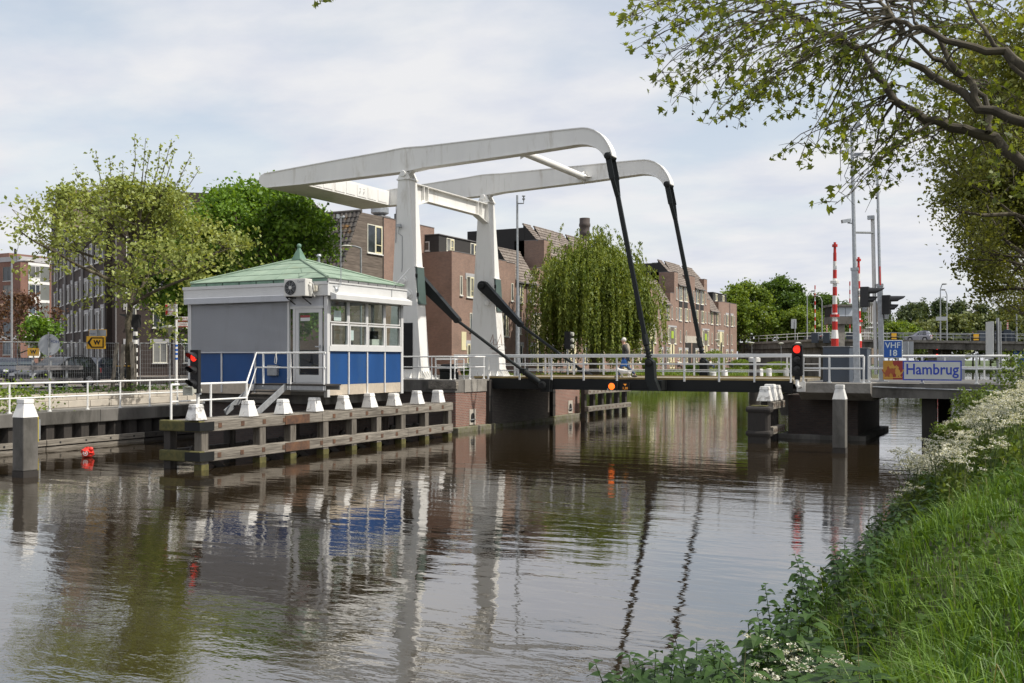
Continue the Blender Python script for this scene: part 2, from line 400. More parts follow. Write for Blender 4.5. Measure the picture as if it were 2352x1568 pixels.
M['wood_post'] = pm('weathered_oak_pile', (0.15, 0.13, 0.105), 0.85, 0.4, 5, col2=(0.25, 0.225, 0.19), stretch=(6, 6, 0.4), dirt=(0.05, 0.042, 0.03), dirt_amt=0.35, dscale=1.2, bump=0.8, bscale=18, rnd=0.1)
M['wood_dark'] = pm('tarred_and_shaded_timber', (0.035, 0.030, 0.026), 0.8, 0.4, 4, stretch=(4, 4, 0.5), bump=0.6, bscale=16, rnd=0.15)  # tarred posts; also carries the painted shade of the fender's back row
M['moss_wood'] = pm('wet_mossy_timber', (0.07, 0.075, 0.02), 0.8, 0.4, 6, col2=(0.16, 0.14, 0.045), bump=0.8, bscale=20)
M['rust'] = pm('rusted_plate', (0.06, 0.04, 0.034), 0.75, 0.4, 5, col2=(0.17, 0.085, 0.045), bump=0.4)
M['black'] = pm('black_plastic', (0.012, 0.012, 0.013), 0.35, 0.2, 3)
M['black_matt'] = pm('matt_black', (0.008, 0.008, 0.009), 0.8, 0.2, 3)
M['deck'] = pm('deck_wear_surface', (0.23, 0.20, 0.15), 0.9, 0.25, 3, bump=0.4)
M['deck_edge'] = pm('ochre_deck_edge', (0.34, 0.25, 0.10), 0.8, 0.3, 2)
M['lamp_red'] = pm('lit_red_lamp', (0.6, 0.02, 0.01), 0.4, 0.05, emit=(1.0, 0.03, 0.015, 1.25))
M['lamp_amber'] = pm('lit_amber_lamp', (0.7, 0.18, 0.02), 0.4, 0.05, emit=(1.0, 0.16, 0.015, 1.6))
M['lamp_off'] = pm('unlit_lens', (0.02, 0.02, 0.022), 0.25, 0.1)
M['glass'] = glass_mat('window_glass')
M['clear'] = clear_glass('cabin_glass')
# ================================================================ setting
def sheet(name, pts, z, mat, kind='structure'):
    b = MB(); b.add([(p[0], p[1], z) for p in pts], [tuple(range(len(pts)))])
    return tag(b.build(name, mat), kind=kind)
tag(MB().add([(-160, -60, 0), (120, -60, 0), (120, 420, 0), (-160, 420, 0)], [(0, 1, 2, 3)]).build('water', M['water']), kind='structure')

M['asphalt'] = pm('asphalt', (0.10, 0.10, 0.10), 0.9, 0.25, 2, bump=0.4, bscale=60)
M['paving'] = brick_mat('clinker_paving', (0.16, 0.13, 0.11), (0.20, 0.17, 0.145), (0.10, 0.095, 0.085))
M['soil'] = pm('soil', (0.045, 0.045, 0.02), 0.95, 0.4, 1.5, col2=(0.07, 0.075, 0.03), bump=0.6)
M['turf'] = pm('turf', (0.05, 0.075, 0.018), 0.9, 0.4, 1.2, col2=(0.085, 0.12, 0.03), bump=0.7, bscale=12)

def slab(name, pts, z0, z1, mat):
    return tag(MB().prism(pts, 'z', z0, z1).build(name, mat), kind='structure')
# the left side of the canal: street level 1.9 m above the water
STREET = 1.86
slab('ground', [(-33.4, -60), (-33.4, 37.4), (-42.0, 37.4), (-42.0, 400), (-1600, 400), (-1600, -60)], -0.6, STREET, M['paving'])
slab('street', [(-22.35, 37.6), (-22.35, 51.0), (-41.99, 51.0), (-41.99, 37.6)], -0.6, 2.26, M['paving'])
# the bank beyond the bridge slopes down to the water under grass
b = MB()
prof = [(-35.0, -0.4), (-35.2, 0.35), (-37.2, 1.55), (-41.995, 1.88)]
Ys = [51.0, 60, 80, 110, 150, 200, 270, 400]
for Y in Ys:
    for (x, z) in prof:
        k = max(0.0, 1 - (Y - 51) / 9.0)
        b.v.append((x + (12.6 * k if x > -41 else 0), Y, z))
for j in range(len(Ys) - 1):
    for i in range(3):
        a = j * 4 + i; b.f.append((a, a + 1, a + 5, a + 4))
tag(b.build('far_bank', M['turf']), kind='structure')
sheet('footpath', [(-41.9, 52), (-38.6, 60), (-38.6, 300), (-41.9, 300)], 1.905, M['paving'])
# land that closes the view behind the far bridge
slab('far_ground', [(-41.9, 300), (60, 262), (1600, 262), (1600, 2200), (-1600, 2200), (-1600, 400.5), (-41.9, 400.5)], -0.6, 0.9, M['turf'])

# the right bank on which the photographer stands
def bank_z(x, y):
    e = -2.42 + 0.25 * math.sin(y * 0.31) + 0.18 * math.sin(y * 0.83 + 1.0)
    e -= 0.45 * max(0.0, min(1.0, (9.0 - y) / 2.5))
    t = (x - e)
    if t < -0.6: return -0.5
    k = max(0.0, min(1.0, (t + 0.6) / 3.4))
    k = k * k * (3 - 2 * k)
    return -0.45 + 2.0 * k + 0.06 * math.sin(x * 1.7 + y * 0.9) + 0.05 * math.sin(x * 0.6 - y * 1.3)
xs = [-4.9 + 0.35 * i for i in range(23)] + [4, 6, 9, 14, 22, 40, 120, 1600]
ys = [-60, -20, -6] + [-4 + 0.7 * i for i in range(66)] + [46, 52, 60, 80, 110, 150, 200, 262]
b = MB()
for y in ys:
    for x in xs: b.v.append((x, y, bank_z(x, y)))
nx = len(xs)
for j in range(len(ys) - 1):
    for i in range(nx - 1):
        a = j * nx + i; b.f.append((a, a + 1, a + nx + 1, a + nx))
tag(b.build('right_bank', M['soil'], smooth=True), kind='structure')
# ================================================================ drawbridge
YN, YF = 40.0, 47.8
DK = 2.36                                    # deck level
def xz(x, y, Y):
    p = at(x, y, Y=Y); return (p.x, p.z)
bridge = thing('drawbridge', 'white steel drawbridge with two towers, curved balance beams and dark hanger rods', 'drawbridge', (-26, 44, 2.26))
F0 = YN - 0.26
beam_top = [(605.9, 398.3), (761, 369.4), (887, 347), (908, 342.4), (926.6, 339.2), (948, 337.2), (971, 335.8), (1194.7, 309), (1272.8, 299.8), (1322, 294.4), (1338, 293.2), (1350, 294), (1364, 298.5), (1378, 307.5), (1387, 317), (1393.7, 327), (1399.5, 338), (1403, 348), (1404.6, 357)]
beam_bot = [(1400, 364.5), (1391, 363.5), (1387, 357), (1383, 350.5), (1376, 343.5), (1367, 337.6), (1358, 333.6), (1349, 331.2), (1338, 330.2), (1325, 330.6), (1194.7, 351.5), (971, 383.5), (948, 389), (913.5, 394.4), (692.7, 422), (611, 430), (602, 427), (596, 421), (593, 413.5), (595, 405.5), (599, 401)]
prof = [xz(x, y, F0) for x, y in beam_top + beam_bot]
n_top = len(beam_top)
for Yc in (YN, YF):
    b = MB().prism(prof, 'y', Yc - 0.235, Yc + 0.235)
    bo = b.build('balance_beam', M['white'], bridge, smooth=True)
    # flange plates along the top and bottom edges, a little wider than the web
    fl = MB()
    for seq in (list(range(0, n_top)), list(range(n_top + 1, n_top + 16))):
        for i in range(len(seq) - 1):
            p, q = prof[seq[i]], prof[seq[i + 1]]
            fl.add([(p[0], Yc - 0.27, p[1]), (q[0], Yc - 0.27, q[1]), (q[0], Yc + 0.27, q[1]), (p[0], Yc + 0.27, p[1])], [(0, 1, 2, 3)])
    o = fl.build('flange', M['white'], bo); so = o.modifiers.new('thick', 'SOLIDIFY'); so.thickness = 0.045; so.offset = 0
    for (x, w) in ((933, 0.05), (979, 0.035)):   # web stiffeners over the bearing
        X, z0 = xz(x, 388, F0); z1 = xz(x, 342, F0)[1]
        MB().box(X - w / 2, X + w / 2, Yc - 0.26, Yc - 0.236, z0 + 0.1, z1 - 0.1).build('stiffener', M['white'], bo)
# counterweight between the tail ends of the beams
cl = [xz(x, y, F0) for x, y in ((603, 400), (692.7, 386), (692.7, 422.5), (611, 431), (598, 423), (596, 408))]
cw = MB().prism(cl, 'y', YN + 0.24, YF - 0.24).build('counterweight', M['white'], bridge)
fx = cl[1][0]; zt, zb = cl[1][1], cl[2][1]
for i in range(7):
    y0 = YN + 0.5 + i * 0.98
    MB().box(fx + 0.002, fx + 0.022, y0, y0 + (0.78 if i % 2 else 0.86), zb + 0.09, zt - 0.10).build('cover_panel', M['white'], cw)
    if i in (0, 4):
        for k in (0.2, 0.55):
            MB().tube([(fx + 0.05, y0 + k, zb + 0.25), (fx + 0.09, y0 + k, zb + 0.4), (fx + 0.05, y0 + k + 0.12, zb + 0.5), (fx + 0.05, y0 + k, zb + 0.55)], 0.018, 6).build('lifting_lug', M['white'], cw)
# tie tube between the beams
p = at(1190, 345, Y=YN); q = V(p.x, YF - 0.2, p.z)
tt = MB().tube([(p.x, YN + 0.2, p.z), q], 0.17, 16).build('tie_tube', M['white'], bridge, smooth=True)
for Yc, s in ((YN + 0.24, 1), (YF - 0.24, -1)):
    for (dx, dz) in ((0.42, 0), (-0.42, 0), (0, 0.36), (0, -0.36)):
        b = MB(); a = V(p.x + dx * 0.35, Yc, p.z + dz * 0.35); c = V(p.x + dx, Yc, p.z + dz); e = V(p.x + dx * 0.35, Yc + s * 0.5, p.z + dz * 0.35)
        t = V(0.012, 0, 0) if dz else V(0, 0, 0.012)
        b.add([a - t, c - t, e - t, a + t, c + t, e + t], [(0, 1, 2), (5, 4, 3), (0, 3, 4, 1), (1, 4, 5, 2), (2, 5, 3, 0)]).build('gusset', M['white'], tt)
# towers
tw = [xz(890, 868, YN - 0.37), xz(969, 868, YN - 0.37), xz(938.4, 411.5, YN - 0.37), xz(914, 411.5, YN - 0.37)]
TX = (tw[2][0] + tw[3][0]) / 2; TZ = tw[2][1]
for k, Yc in enumerate((YN, YF)):
    t = MB().prism(tw, 'y', Yc - 0.37, Yc + 0.37).build('tower', M['white'], bridge, bevel=0.02)
    def tower_x(z, side):
        f = (z - tw[0][1]) / (TZ - tw[0][1])
        return tw[1][0] + (tw[2][0] - tw[1][0]) * f if side > 0 else tw[0][0] + (tw[3][0] - tw[0][0]) * f
    # bearing on the head
    br = MB().box(TX - 0.36, TX + 0.36, Yc - 0.42, Yc + 0.42, TZ, TZ + 0.07)
    br.prism([(TX - 0.34, TZ + 0.07), (TX + 0.34, TZ + 0.07), (TX + 0.17, TZ + 0.40), (TX - 0.17, TZ + 0.40)], 'y', Yc - 0.36, Yc - 0.26)
    br.prism([(TX - 0.34, TZ + 0.07), (TX + 0.34, TZ + 0.07), (TX + 0.17, TZ + 0.40), (TX - 0.17, TZ + 0.40)], 'y', Yc + 0.26, Yc + 0.36)
    br.prism([(TX - 0.1, TZ + 0.22), (TX + 0.1, TZ + 0.22), (TX + 0.62, TZ + 0.62), (TX - 0.42, TZ + 0.5)], 'y', Yc - 0.16, Yc + 0.16)
    br.build('bearing', M['white'], t, bevel=0.008)
    MB().lathe([(0.135, Yc - 0.43), (0.15, Yc - 0.41), (0.15, Yc + 0.41), (0.135, Yc + 0.43)], (TX, 0, TZ + 0.30), 16, 'y').build('pivot_pin', M['white'], t, smooth=True)
    # hatch and its hinges on the side to the canal
    z0, z1 = at(1000, 698, Y=40).z, at(1000, 613, Y=40).z
    hb = MB(); xa, xb = tower_x(z0, 1), tower_x(z1, 1)
    hb.add([(xa + 0.015, Yc - 0.30, z0), (xa + 0.015, Yc + 0.36, z0), (xb + 0.015, Yc + 0.36, z1), (xb + 0.015, Yc - 0.30, z1),
            (xa + 0.07, Yc - 0.30, z0), (xa + 0.07, Yc + 0.36, z0), (xb + 0.07, Yc + 0.36, z1), (xb + 0.07, Yc - 0.30, z1)],
           [(0, 1, 2, 3), (4, 7, 6, 5), (0, 4, 5, 1), (1, 5, 6, 2), (2, 6, 7, 3), (3, 7, 4, 0)])
    hb.build('hatch', M['hatch'], t)
    for zz in (z0 + 0.45, z1 - 0.4):
        x_ = tower_x(zz, 1); MB().box(x_ + 0.01, x_ + 0.1, Yc - 0.35, Yc - 0.29, zz - 0.09, zz + 0.09).build('hinge', M['steel_black'], t)
    MB().box(tower_x(z1, 1) - 0.03, tower_x(z1, 1) + 0.06, Yc - 0.385, Yc + 0.385, z1 + 0.02, z1 + 0.05).build('drip_edge', M['white'], t)
    # shaft flanges on the face to the camera and inward
    for (px, py) in ((926, 646), (937, 676)):
        c = at(px, py, Y=YN - 0.37)
        fy = Yc - 0.37
        MB().lathe([(0.27, fy - 0.03), (0.27, fy - 0.002)], (c.x, 0, c.z), 24, 'y').build('shaft_flange', M['white'], t)
        fo = MB().lathe([(0.13, fy - 0.12), (0.17, fy - 0.10), (0.17, fy - 0.03)], (c.x, 0, c.z), 18, 'y')
        for a in range(8):
            an = a * math.pi / 4
            fo.lathe([(0.022, fy - 0.05), (0.022, fy - 0.03)], (c.x + 0.22 * math.cos(an), 0, c.z + 0.22 * math.sin(an)), 6, 'y')
        fo.build('shaft_cap', M['white'], t)
    # foot: base plate and row of gussets
    xl, xr = tw[0][0], tw[1][0]; z0 = tw[0][1]
    MB().box(xl - 0.25, xr + 0.3, Yc - 0.62, Yc + 0.62, z0 - 0.05, z0 + 0.02).build('base_plate', M['white'], t)
    for j in range(4):
        yy = Yc - 0.33 + j * 0.22
        MB().prism([(xr - 0.02, z0 + 0.02), (xr + 0.24, z0 + 0.02), (xr - 0.035, z0 + 0.42)], 'y', yy - 0.012, yy + 0.012).build('foot_gusset', M['white'], t)
    for j in range(5):
        xx = xl + 0.12 + j * (xr - xl - 0.24) / 4
        MB().prism([(Yc - 0.36, z0 + 0.02), (Yc - 0.60, z0 + 0.02), (Yc - 0.36, z0 + 0.36)], 'x', xx - 0.012, xx + 0.012).build('foot_gusset', M['white'], t)
    # dark inspection door on the near face of the near tower
    if k == 0:
        c0, c1 = at(921, 847, Y=YN - 0.37), at(948, 741, Y=YN - 0.37)
        MB().box(c0.x, c1.x, Yc - 0.395, Yc - 0.372, c0.z, c1.z).build('door', M['black_matt'], t)
        # small camera with a cable on the face
        c = at(921, 523, Y=YN - 0.37)
        cm = MB().box(c.x - 0.1, c.x + 0.12, Yc - 0.62, Yc - 0.5, c.z + 0.02, c.z + 0.16).box(c.x - 0.03, c.x + 0.03, Yc - 0.5, Yc - 0.36, c.z - 0.02, c.z + 0.06)
        cm.build('camera', M['galv'], t)
        MB().tube([(c.x - 0.05, Yc - 0.45, c.z), (c.x - 0.12, Yc - 0.43, c.z - 0.25), (c.x + 0.08, Yc - 0.39, c.z - 0.4), (c.x + 0.08, Yc - 0.39, c.z - 1.9), (c.x + 0.05, Yc - 0.4, c.z - 2.1)], 0.014, 5).build('cable', M['galv_dull'], t)
        MB().tube([(c.x - 0.28, Yc - 0.40, c.z - 0.7), (c.x - 0.26, Yc - 0.40, c.z + 1.05)], 0.018, 5).build('antenna', M['galv_dull'], t)
    else:
        # spray-painted zigzag scrawl near the foot of the far tower
        M['graffiti'] = pm('red_brown_spray_paint', (0.24, 0.09, 0.05), 0.7, 0.1)
        M['graffiti2'] = pm('grey_spray_paint', (0.10, 0.11, 0.12), 0.7, 0.1)
        yp = Yc - 0.37
        def gz(x, y): q_ = at(893 + 0.26288 * x, 583.9 + 0.26288 * y, Y=yp); return (q_.x, yp - 0.004, q_.z)
        MB().tube([gz(885, 770), gz(910, 700), gz(917, 790), gz(945, 790), gz(978, 700), gz(990, 800)], 0.02, 4).tube([gz(885, 822), gz(930, 838), gz(975, 800)], 0.016, 4).tube([gz(903, 862), gz(970, 864)], 0.013, 4).build('spray_scrawl', M['graffiti'], t)
        MB().tube([gz(890, 790), gz(930, 740), gz(950, 790), gz(1000, 785), gz(1028, 825), gz(1000, 838), gz(950, 830)], 0.010, 4).build('spray_scrawl', M['graffiti2'], t)
# portal beam between the towers
PX = TX + 0.12
zt = at(957, 423, Y=YN + 0.37).z
za, zm = at(957, 466, Y=YN + 0.37).z, zt - 0.68
yy = [YN + 0.37, YN + 1.9, YF - 1.9, YF - 0.37]
pb = MB().prism([(yy[0], zt), (yy[3], zt), (yy[3], zt - 1.0), (yy[2] + 0.5, zm), (yy[1] - 0.5, zm), (yy[0], zt - 1.0)], 'x', PX - 0.02, PX + 0.02).build('portal_beam', M['white'], bridge)
fl = MB().box(PX - 0.19, PX + 0.19, yy[0], yy[3], zt, zt + 0.04)
bp = [(yy[0], zt - 1.0), (yy[1] - 0.5, zm), (yy[2] + 0.5, zm), (yy[3], zt - 1.0)]
for i in range(3): fl.beam((PX, bp[i][0], bp[i][1]), (PX, bp[i + 1][0], bp[i + 1][1]), 0.38, 0.04)
fl.build('flange', M['white'], pb)
for y_ in (yy[0] + 0.65, yy[1] - 0.5, yy[2] + 0.5, yy[3] - 0.65):
    MB().box(PX + 0.02, PX + 0.18, y_ - 0.02, y_ + 0.02, zm + 0.02, zt).build('stiffener', M['white'], pb)
# hanger rods from the beam tips to the leaf
hp = at(1396.5, 358, Y=F0); HX, HZ = hp.x, hp.z
lp = at(1493, 834, Y=YN); LX, LZ = lp.x, lp.z
for Yc, s in ((YN, -1), (YF, 1)):
    a, e = V(HX, Yc, HZ), V(LX, Yc, LZ); d = (e - a).normalized()
    h = MB().beam(a + d * 1.6, e - d * 1.2, 0.13, 0.185, (1, 0, 0)).build('hanger_rod', M['steel_dark'], bridge)
    b = MB()
    for sy in (-0.285, 0.285):
        b.beam(a + V(0, sy, 0) - d * 0.14, a + V(0, sy, 0) + d * 1.0, 0.04, 0.24, (1, 0, 0))
        b.beam(a + V(0, sy, 0) + d * 0.98, a + V(0, sy * 0.28, 0) + d * 1.75, 0.04, 0.18, (1, 0, 0))
    b.build('fork', M['steel_dark'], h)
    MB().lathe([(0.11, Yc - 0.40), (0.15, Yc - 0.37), (0.15, Yc + 0.37), (0.11, Yc + 0.40)], (HX, 0, HZ), 16, 'y').build('hinge_pin', M['steel_black'], h, smooth=True)
    b = MB().tube([e - d * 1.25, e - d * 0.8, e - d * 0.75, e - d * 0.1], [0.14, 0.14, 0.10, 0.10], 10)
    for j in range(4): b.tube([e - d * (0.62 - j * 0.14), e - d * (0.57 - j * 0.14)], 0.16, 10)
    b.build('turnbuckle', M['steel_dark'], h)
    # bracket on the leaf
    br = MB().prism([xz(1484, 826, YN), xz(1494, 822, YN), xz(1504, 830, YN), xz(1506, 868, YN), xz(1517, 897, YN), xz(1495, 897, YN), xz(1484, 872, YN)], 'y', Yc - 0.17, Yc + 0.17).build('hanger_bracket', M['steel_dark'], bridge, bevel=0.015)
    MB().lathe([(0.10, Yc - 0.27), (0.13, Yc - 0.25), (0.13, Yc + 0.25), (0.10, Yc + 0.27)], (LX, 0, LZ), 14, 'y').build('pin', M['steel_black'], br, smooth=True)
    ya, yb = (Yc + 0.17, YN + 0.86) if s < 0 else (YF - 0.86, Yc - 0.17)
    MB().box(LX + 0.05, LX + 0.45, ya, yb, 1.9, DK - 0.05).build('outrigger', M['steel_black'], bridge)
# push rods of the drive
arm = [(972, 652), (1050.7, 735), (1203, 852), (1224, 867), (1248, 885)]
YR = YN + 0.62
pts = [at(x, y, Y=YR) for x, y in arm]
for Yc in (YR, YF - 0.62):
    P_ = [V(p.x, Yc, p.z) for p in pts]
    d = (P_[1] - P_[0]).normalized(); u = V(-d.z, 0, d.x); st = P_[0] - d * 0.5
    r = MB()
    rr = [st + u * 0.28, P_[1] + u * 0.13, P_[1] - u * 0.13, st - u * 0.28]
    r.prism([(p.x, p.z) for p in rr], 'y', Yc - 0.12, Yc + 0.12)
    r.lathe([(0.28, Yc - 0.125), (0.28, Yc + 0.125)], (st.x, 0, st.z), 20, 'y').lathe([(0.15, Yc - 0.15), (0.15, Yc + 0.15)], (P_[1].x, 0, P_[1].z), 14, 'y')
    ro = r.build('crank_arm', M['steel_black'], bridge)
    e = MB()
    e.prism([((st + u * 0.29).x, (st + u * 0.29).z), ((P_[1] + u * 0.14).x, (P_[1] + u * 0.14).z), ((P_[1] + u * 0.10).x, (P_[1] + u * 0.10).z), ((st + u * 0.25).x, (st + u * 0.25).z)], 'y', Yc - 0.17, Yc + 0.17)
    e.build('arm_flange', M['steel_dark'], ro)
    MB().lathe([(0.14, Yc - 0.24), (0.17, Yc - 0.2), (0.17, Yc - 0.12)], (st.x, 0, st.z), 14, 'y').build('crank_pin', M['steel_black'], ro)
    k = MB().tube([P_[1] + d * 0.1, P_[2]], 0.075, 10).tube([P_[2], P_[3], P_[3] + (P_[4] - P_[3]) * 0.7], [0.15, 0.15, 0.13], 10).tube([P_[3] + (P_[4] - P_[3]) * 0.7, P_[4]], 0.09, 8)
    k.box(P_[2].x - 0.13, P_[2].x + 0.13, Yc - 0.2, Yc + 0.2, P_[2].z - 0.11, P_[2].z + 0.11)
    k.build('push_rod', M['steel_dark'], bridge, smooth=True)
    MB().lathe([(0.13, Yc - 0.2), (0.20, Yc - 0.16), (0.20, Yc + 0.1)], (P_[4].x, 0, P_[4].z), 16, 'y').build('rod_pin', M['steel_black'], bridge)
    MB().box(P_[4].x - 0.1, P_[4].x + 0.35, Yc - 0.1, Yc + 0.24, P_[4].z - 0.28, P_[4].z + 0.28).build('rod_bracket', M['steel_black'], bridge)
# the leaf
LX0, LX1 = -23.3, at(1822, Y=41).x
leaf = MB().box(LX0, LX1, YN + 0.95, YF - 0.95, DK - 0.16, DK).build('deck_leaf', M['deck'], bridge)
for y0, y1 in ((YN + 0.86, YN + 0.948), (YF - 0.948, YF - 0.86)):
    MB().box(LX0 + 0.6, LX1, y0, y1, 1.88, DK - 0.03).build('girder', M['steel_black'], leaf)
    MB().box(LX0 + 0.6, LX1 + 0.003, y0 - 0.06, y1 + 0.06, 1.84, 1.879).build('girder_flange', M['steel_black'], leaf)
    MB().box(LX0, LX1, y0, y1, DK - 0.029, DK + 0.05).build('edge_strip', M['deck_edge'], leaf)
for i in range(6):
    x = LX0 + 1.5 + i * 2.4; MB().box(x, x + 0.2, YN + 0.95, YF - 0.95, 1.95, DK - 0.161).build('cross_girder', M['steel_black'], leaf)
post_x = [at(x, Y=41).x for x in (1050, 1126, 1198, 1271, 1344.6, 1420.7, 1499, 1575, 1654.6, 1735.5, 1819)]
for Yr in (YN + 0.80, YF - 0.80):
    rz = MB().box(post_x[0] - 0.05, post_x[-1] + 0.05, Yr - 0.05, Yr + 0.05, DK + 0.93, DK + 1.07).build('handrail', M['white_rail'], bridge, bevel=0.01)
    for h in (0.63, 0.33): MB().box(post_x[0], post_x[-1], Yr - 0.02, Yr + 0.02, DK + h - 0.02, DK + h + 0.02).build('rail', M['white_rail'], rz)
    for x in post_x: MB().box(x - 0.035, x + 0.035, Yr - 0.03, Yr + 0.03, DK - 0.10, DK + 0.93).build('post', M['white_rail'], rz)

# ================================================================ abutments
ab = thing('abutment', 'brick and concrete bridge abutment under the white towers', 'abutment', (-26, 43, 0))
AX = -22.3; AY0, AY1 = 37.5, 51.0
MB().box(-31.2, AX + 0.02, AY0 - 0.06, AY0 + 0.7, 1.74, 2.30).build('front_cap', M['concrete_dark'], ab, bevel=0.02)
MB().box(AX - 1.35, AX + 0.08, AY0 - 0.10, AY0 + 0.10, 1.9, 2.22).build('timber_rubbing_strip', M['wood'], ab)
MB().box(-31.2, AX - 0.02, AY0 + 0.02, AY0 + 0.6, -0.6, 1.74).build('front_wall', M['brick_shaded'], ab)
MB().box(AX - 0.6, AX, AY0 + 0.0, YN + 0.5, -0.6, 1.739).build('brick_face', M['brick_abut'], ab)
MB().box(AX - 0.7, AX + 0.04, AY0 + 0.72, YN + 0.5, 1.741, 2.29).build('canal_cap', M['concrete'], ab)
MB().box(AX - 0.6, AX, YF - 0.5, AY1, -0.6, 1.74).build('brick_face', M['brick_abut'], ab)
MB().box(AX - 0.7, AX + 0.04, YF - 0.5, AY1, 1.741, 2.29).build('canal_cap', M['concrete'], ab)
MB().box(AX - 2.2, AX - 1.2, YN + 0.5, YF - 0.5, -0.6, 1.75).build('recess_wall', M['concrete_dark'], ab)
MB().box(AX - 1.2, AX - 0.1, YN + 0.502, YF - 0.502, -0.6, 1.0).build('recess_sill', M['concrete'], ab)
for y0, y1 in ((AY0 - 0.25, YN + 0.7), (YF - 0.7, AY1 + 0.1)):
    MB().box(AX - 0.3, AX + 0.28, y0, y1, -0.6, 0.22).build('plinth', M['mossy'], ab, bevel=0.03)
MB().box(AX - 0.2, AX + 0.22, YN + 0.703, YF - 0.703, -0.6, 0.16).build('plinth', M['mossy'], ab)
for (y0, mt) in ((YN + 0.25, 'wood_dark'), (YF - 0.62, 'wood_dark')):
    q = MB().box(AX + 0.002, AX + 0.16, y0, y0 + 0.3, 0.23, 2.22).build('fender_post', M[mt], ab)
    for z in (0.75, 1.45): MB().box(AX + 0.161, AX + 0.17, y0 - 0.01, y0 + 0.31, z, z + 0.06).build('strap', M['steel_black'], q)
for yc in (38.95, 49.7):       # arched niches with mooring bars in the brick faces
    nb = MB().box(AX + 0.002, AX + 0.03, yc - 0.28, yc + 0.28, 0.26, 0.95).build('niche_block', M['concrete_pale'], ab)
    pl = [(yc - 0.17, 0.36)] + [(yc + 0.17 * math.cos(t), 0.62 + 0.17 * math.sin(t)) for t in [math.pi - i * math.pi / 8 for i in range(9)]] + [(yc + 0.17, 0.36)]
    MB().prism(pl, 'x', AX + 0.031, AX + 0.034).build('niche', M['black_matt'], nb)
    MB().tube([(AX + 0.06, yc - 0.24, 0.48), (AX + 0.06, yc + 0.2, 0.5)], 0.025, 6).build('mooring_bar', M['galv'], nb)
# railing on the left abutment
def tube_railing(name, label, pts, posts, r=0.032, mat='white_rail', hs=(1.02, 0.55), group=None, foot=True, cat='railing'):
    th = thing(name, label, cat, tuple(pts[0]), group)
    for i, h in enumerate(hs):
        MB().tube([V(*p) + V(0, 0, h) for p in pts], r if i == 0 else r * 0.8, 8).build('handrail' if i == 0 else 'rail', M[mat], th, smooth=True)
    for p in posts:
        b = MB().tube([V(*p), V(*p) + V(0, 0, hs[0])], r * 0.9, 8)
        if foot: b.tube([V(*p), V(*p) + V(0, 0, 0.04)], r * 2.0, 8)
        b.build('post', M[mat], th, smooth=True)
    return th
z = 2.30
lx = [at(x, Y=37.85).x for x in (905, 925, 960, 991.6, 1035)]
tube_railing('railing', 'white tube railing at the foot of the near bridge tower', [(lx[0], 37.85, z), (lx[-1], 37.85, z), (AX - 0.15, 37.95, z), (AX - 0.15, 40.4, z)],
             [(x, 37.85, z) for x in lx[1:]] + [(AX - 0.15, 39.0, z), (AX - 0.15, 40.3, z)])
tube_railing('railing', 'low white hoop guard around the dark drive motor by the tower', [(-24.0, 38.6, z), (-23.0, 38.6, z), (-23.0, 39.4, z)], [(-24.0, 38.6, z), (-23.0, 38.6, z), (-23.0, 39.4, z)], hs=(0.9, 0.5))
mt = thing('motor_housing', 'small dark machine housing behind the railing by the near tower', 'machine', (-23.55, 39.0, 2.28))
MB().box(-23.9, -23.2, 38.75, 39.3, 2.28, 2.62).build('housing', M['steel_black'], mt, bevel=0.03)
MB().lathe([(0.2, -23.95), (0.24, -23.85), (0.24, -23.3), (0.18, -23.2)], (0, 39.0, 2.75), 14, 'x').build('motor', M['steel_black'], mt, smooth=True)
tube_railing('railing', 'white tube railing behind the far bridge tower', [(-31.5, 50.6, z), (AX - 0.15, 50.6, z)], [(-31.5 + i * 1.5, 50.6, z) for i in range(7)])

# right pier and approach
rp = thing('bridge_pier', 'dark brick pier with concrete deck carrying the right end of the bridge', 'pier', (-6.8, 43, 0))
px0, px1 = -9.0, -6.05
MB().box(px0 + 0.25, px1, 41.2, 47.6, -0.6, 1.75).build('pier_wall', M['brick_shaded'], rp)
MB().box(px0 - 0.1, px1 + 0.35, 40.9, 48.0, -0.6, 0.18).build('plinth', M['concrete_dark'], rp, bevel=0.03)
MB().prism([(px0 - 0.05, 0.9), (px0 + 0.3, 0.9), (px0 + 0.3, 1.75), (px0 - 0.35, 1.75)], 'y', 41.3, 47.5).build('bearing_ledge', M['concrete_dark'], rp)
xa = at(1826, Y=39.3).x; xb = at(2000, Y=39.3).x
fc = [(39.3, 2.30), (39.3, 1.92), (40.0, 1.62), (48.6, 1.62), (49.3, 1.92), (49.3, 2.30)]
MB().prism(fc, 'x', xa + 0.1, xb).build('deck_slab', M['concrete'], rp, bevel=0.02)
MB().prism([(39.72, 2.295), (39.72, 1.75), (49.0, 1.75), (49.0, 2.295)], 'x', xb + 0.003, 3.0).build('approach_slab', M['concrete_dark'], rp)
MB().tube([(xb + 0.02, 39.66, 2.16), (-1.0, 39.66, 2.06)], 0.025, 6).build('conduit', M['galv'], rp)
for x in (at(2133, Y=40.3).x,):
    for y_ in (40.4, 47.9): MB().box(x - 0.25, x + 0.25, y_, y_ + 0.5, -0.6, 1.75).build('support_column', M['wood_dark'], rp)
MB().box(xa + 0.08, xa + 0.4, 39.24, 39.3, 1.95, 2.32).build('lamp_bracket_plate', M['white'], rp)
sheet('roadway', [(xa + 0.1, 41.2), (3.0, 41.2), (3.0, 46.8), (xa + 0.1, 46.8)], 2.305, M['asphalt'])
z = 2.30
xs_ = [at(x, Y=39.5).x for x in (1845, 1905, 1984)]
tube_railing('railing', 'white tube railing on the concrete deck beside the barrier cabinet', [(xs_[0], 39.5, z), (xs_[-1], 39.5, z)], [(x, 39.5, z) for x in xs_], r=0.045)
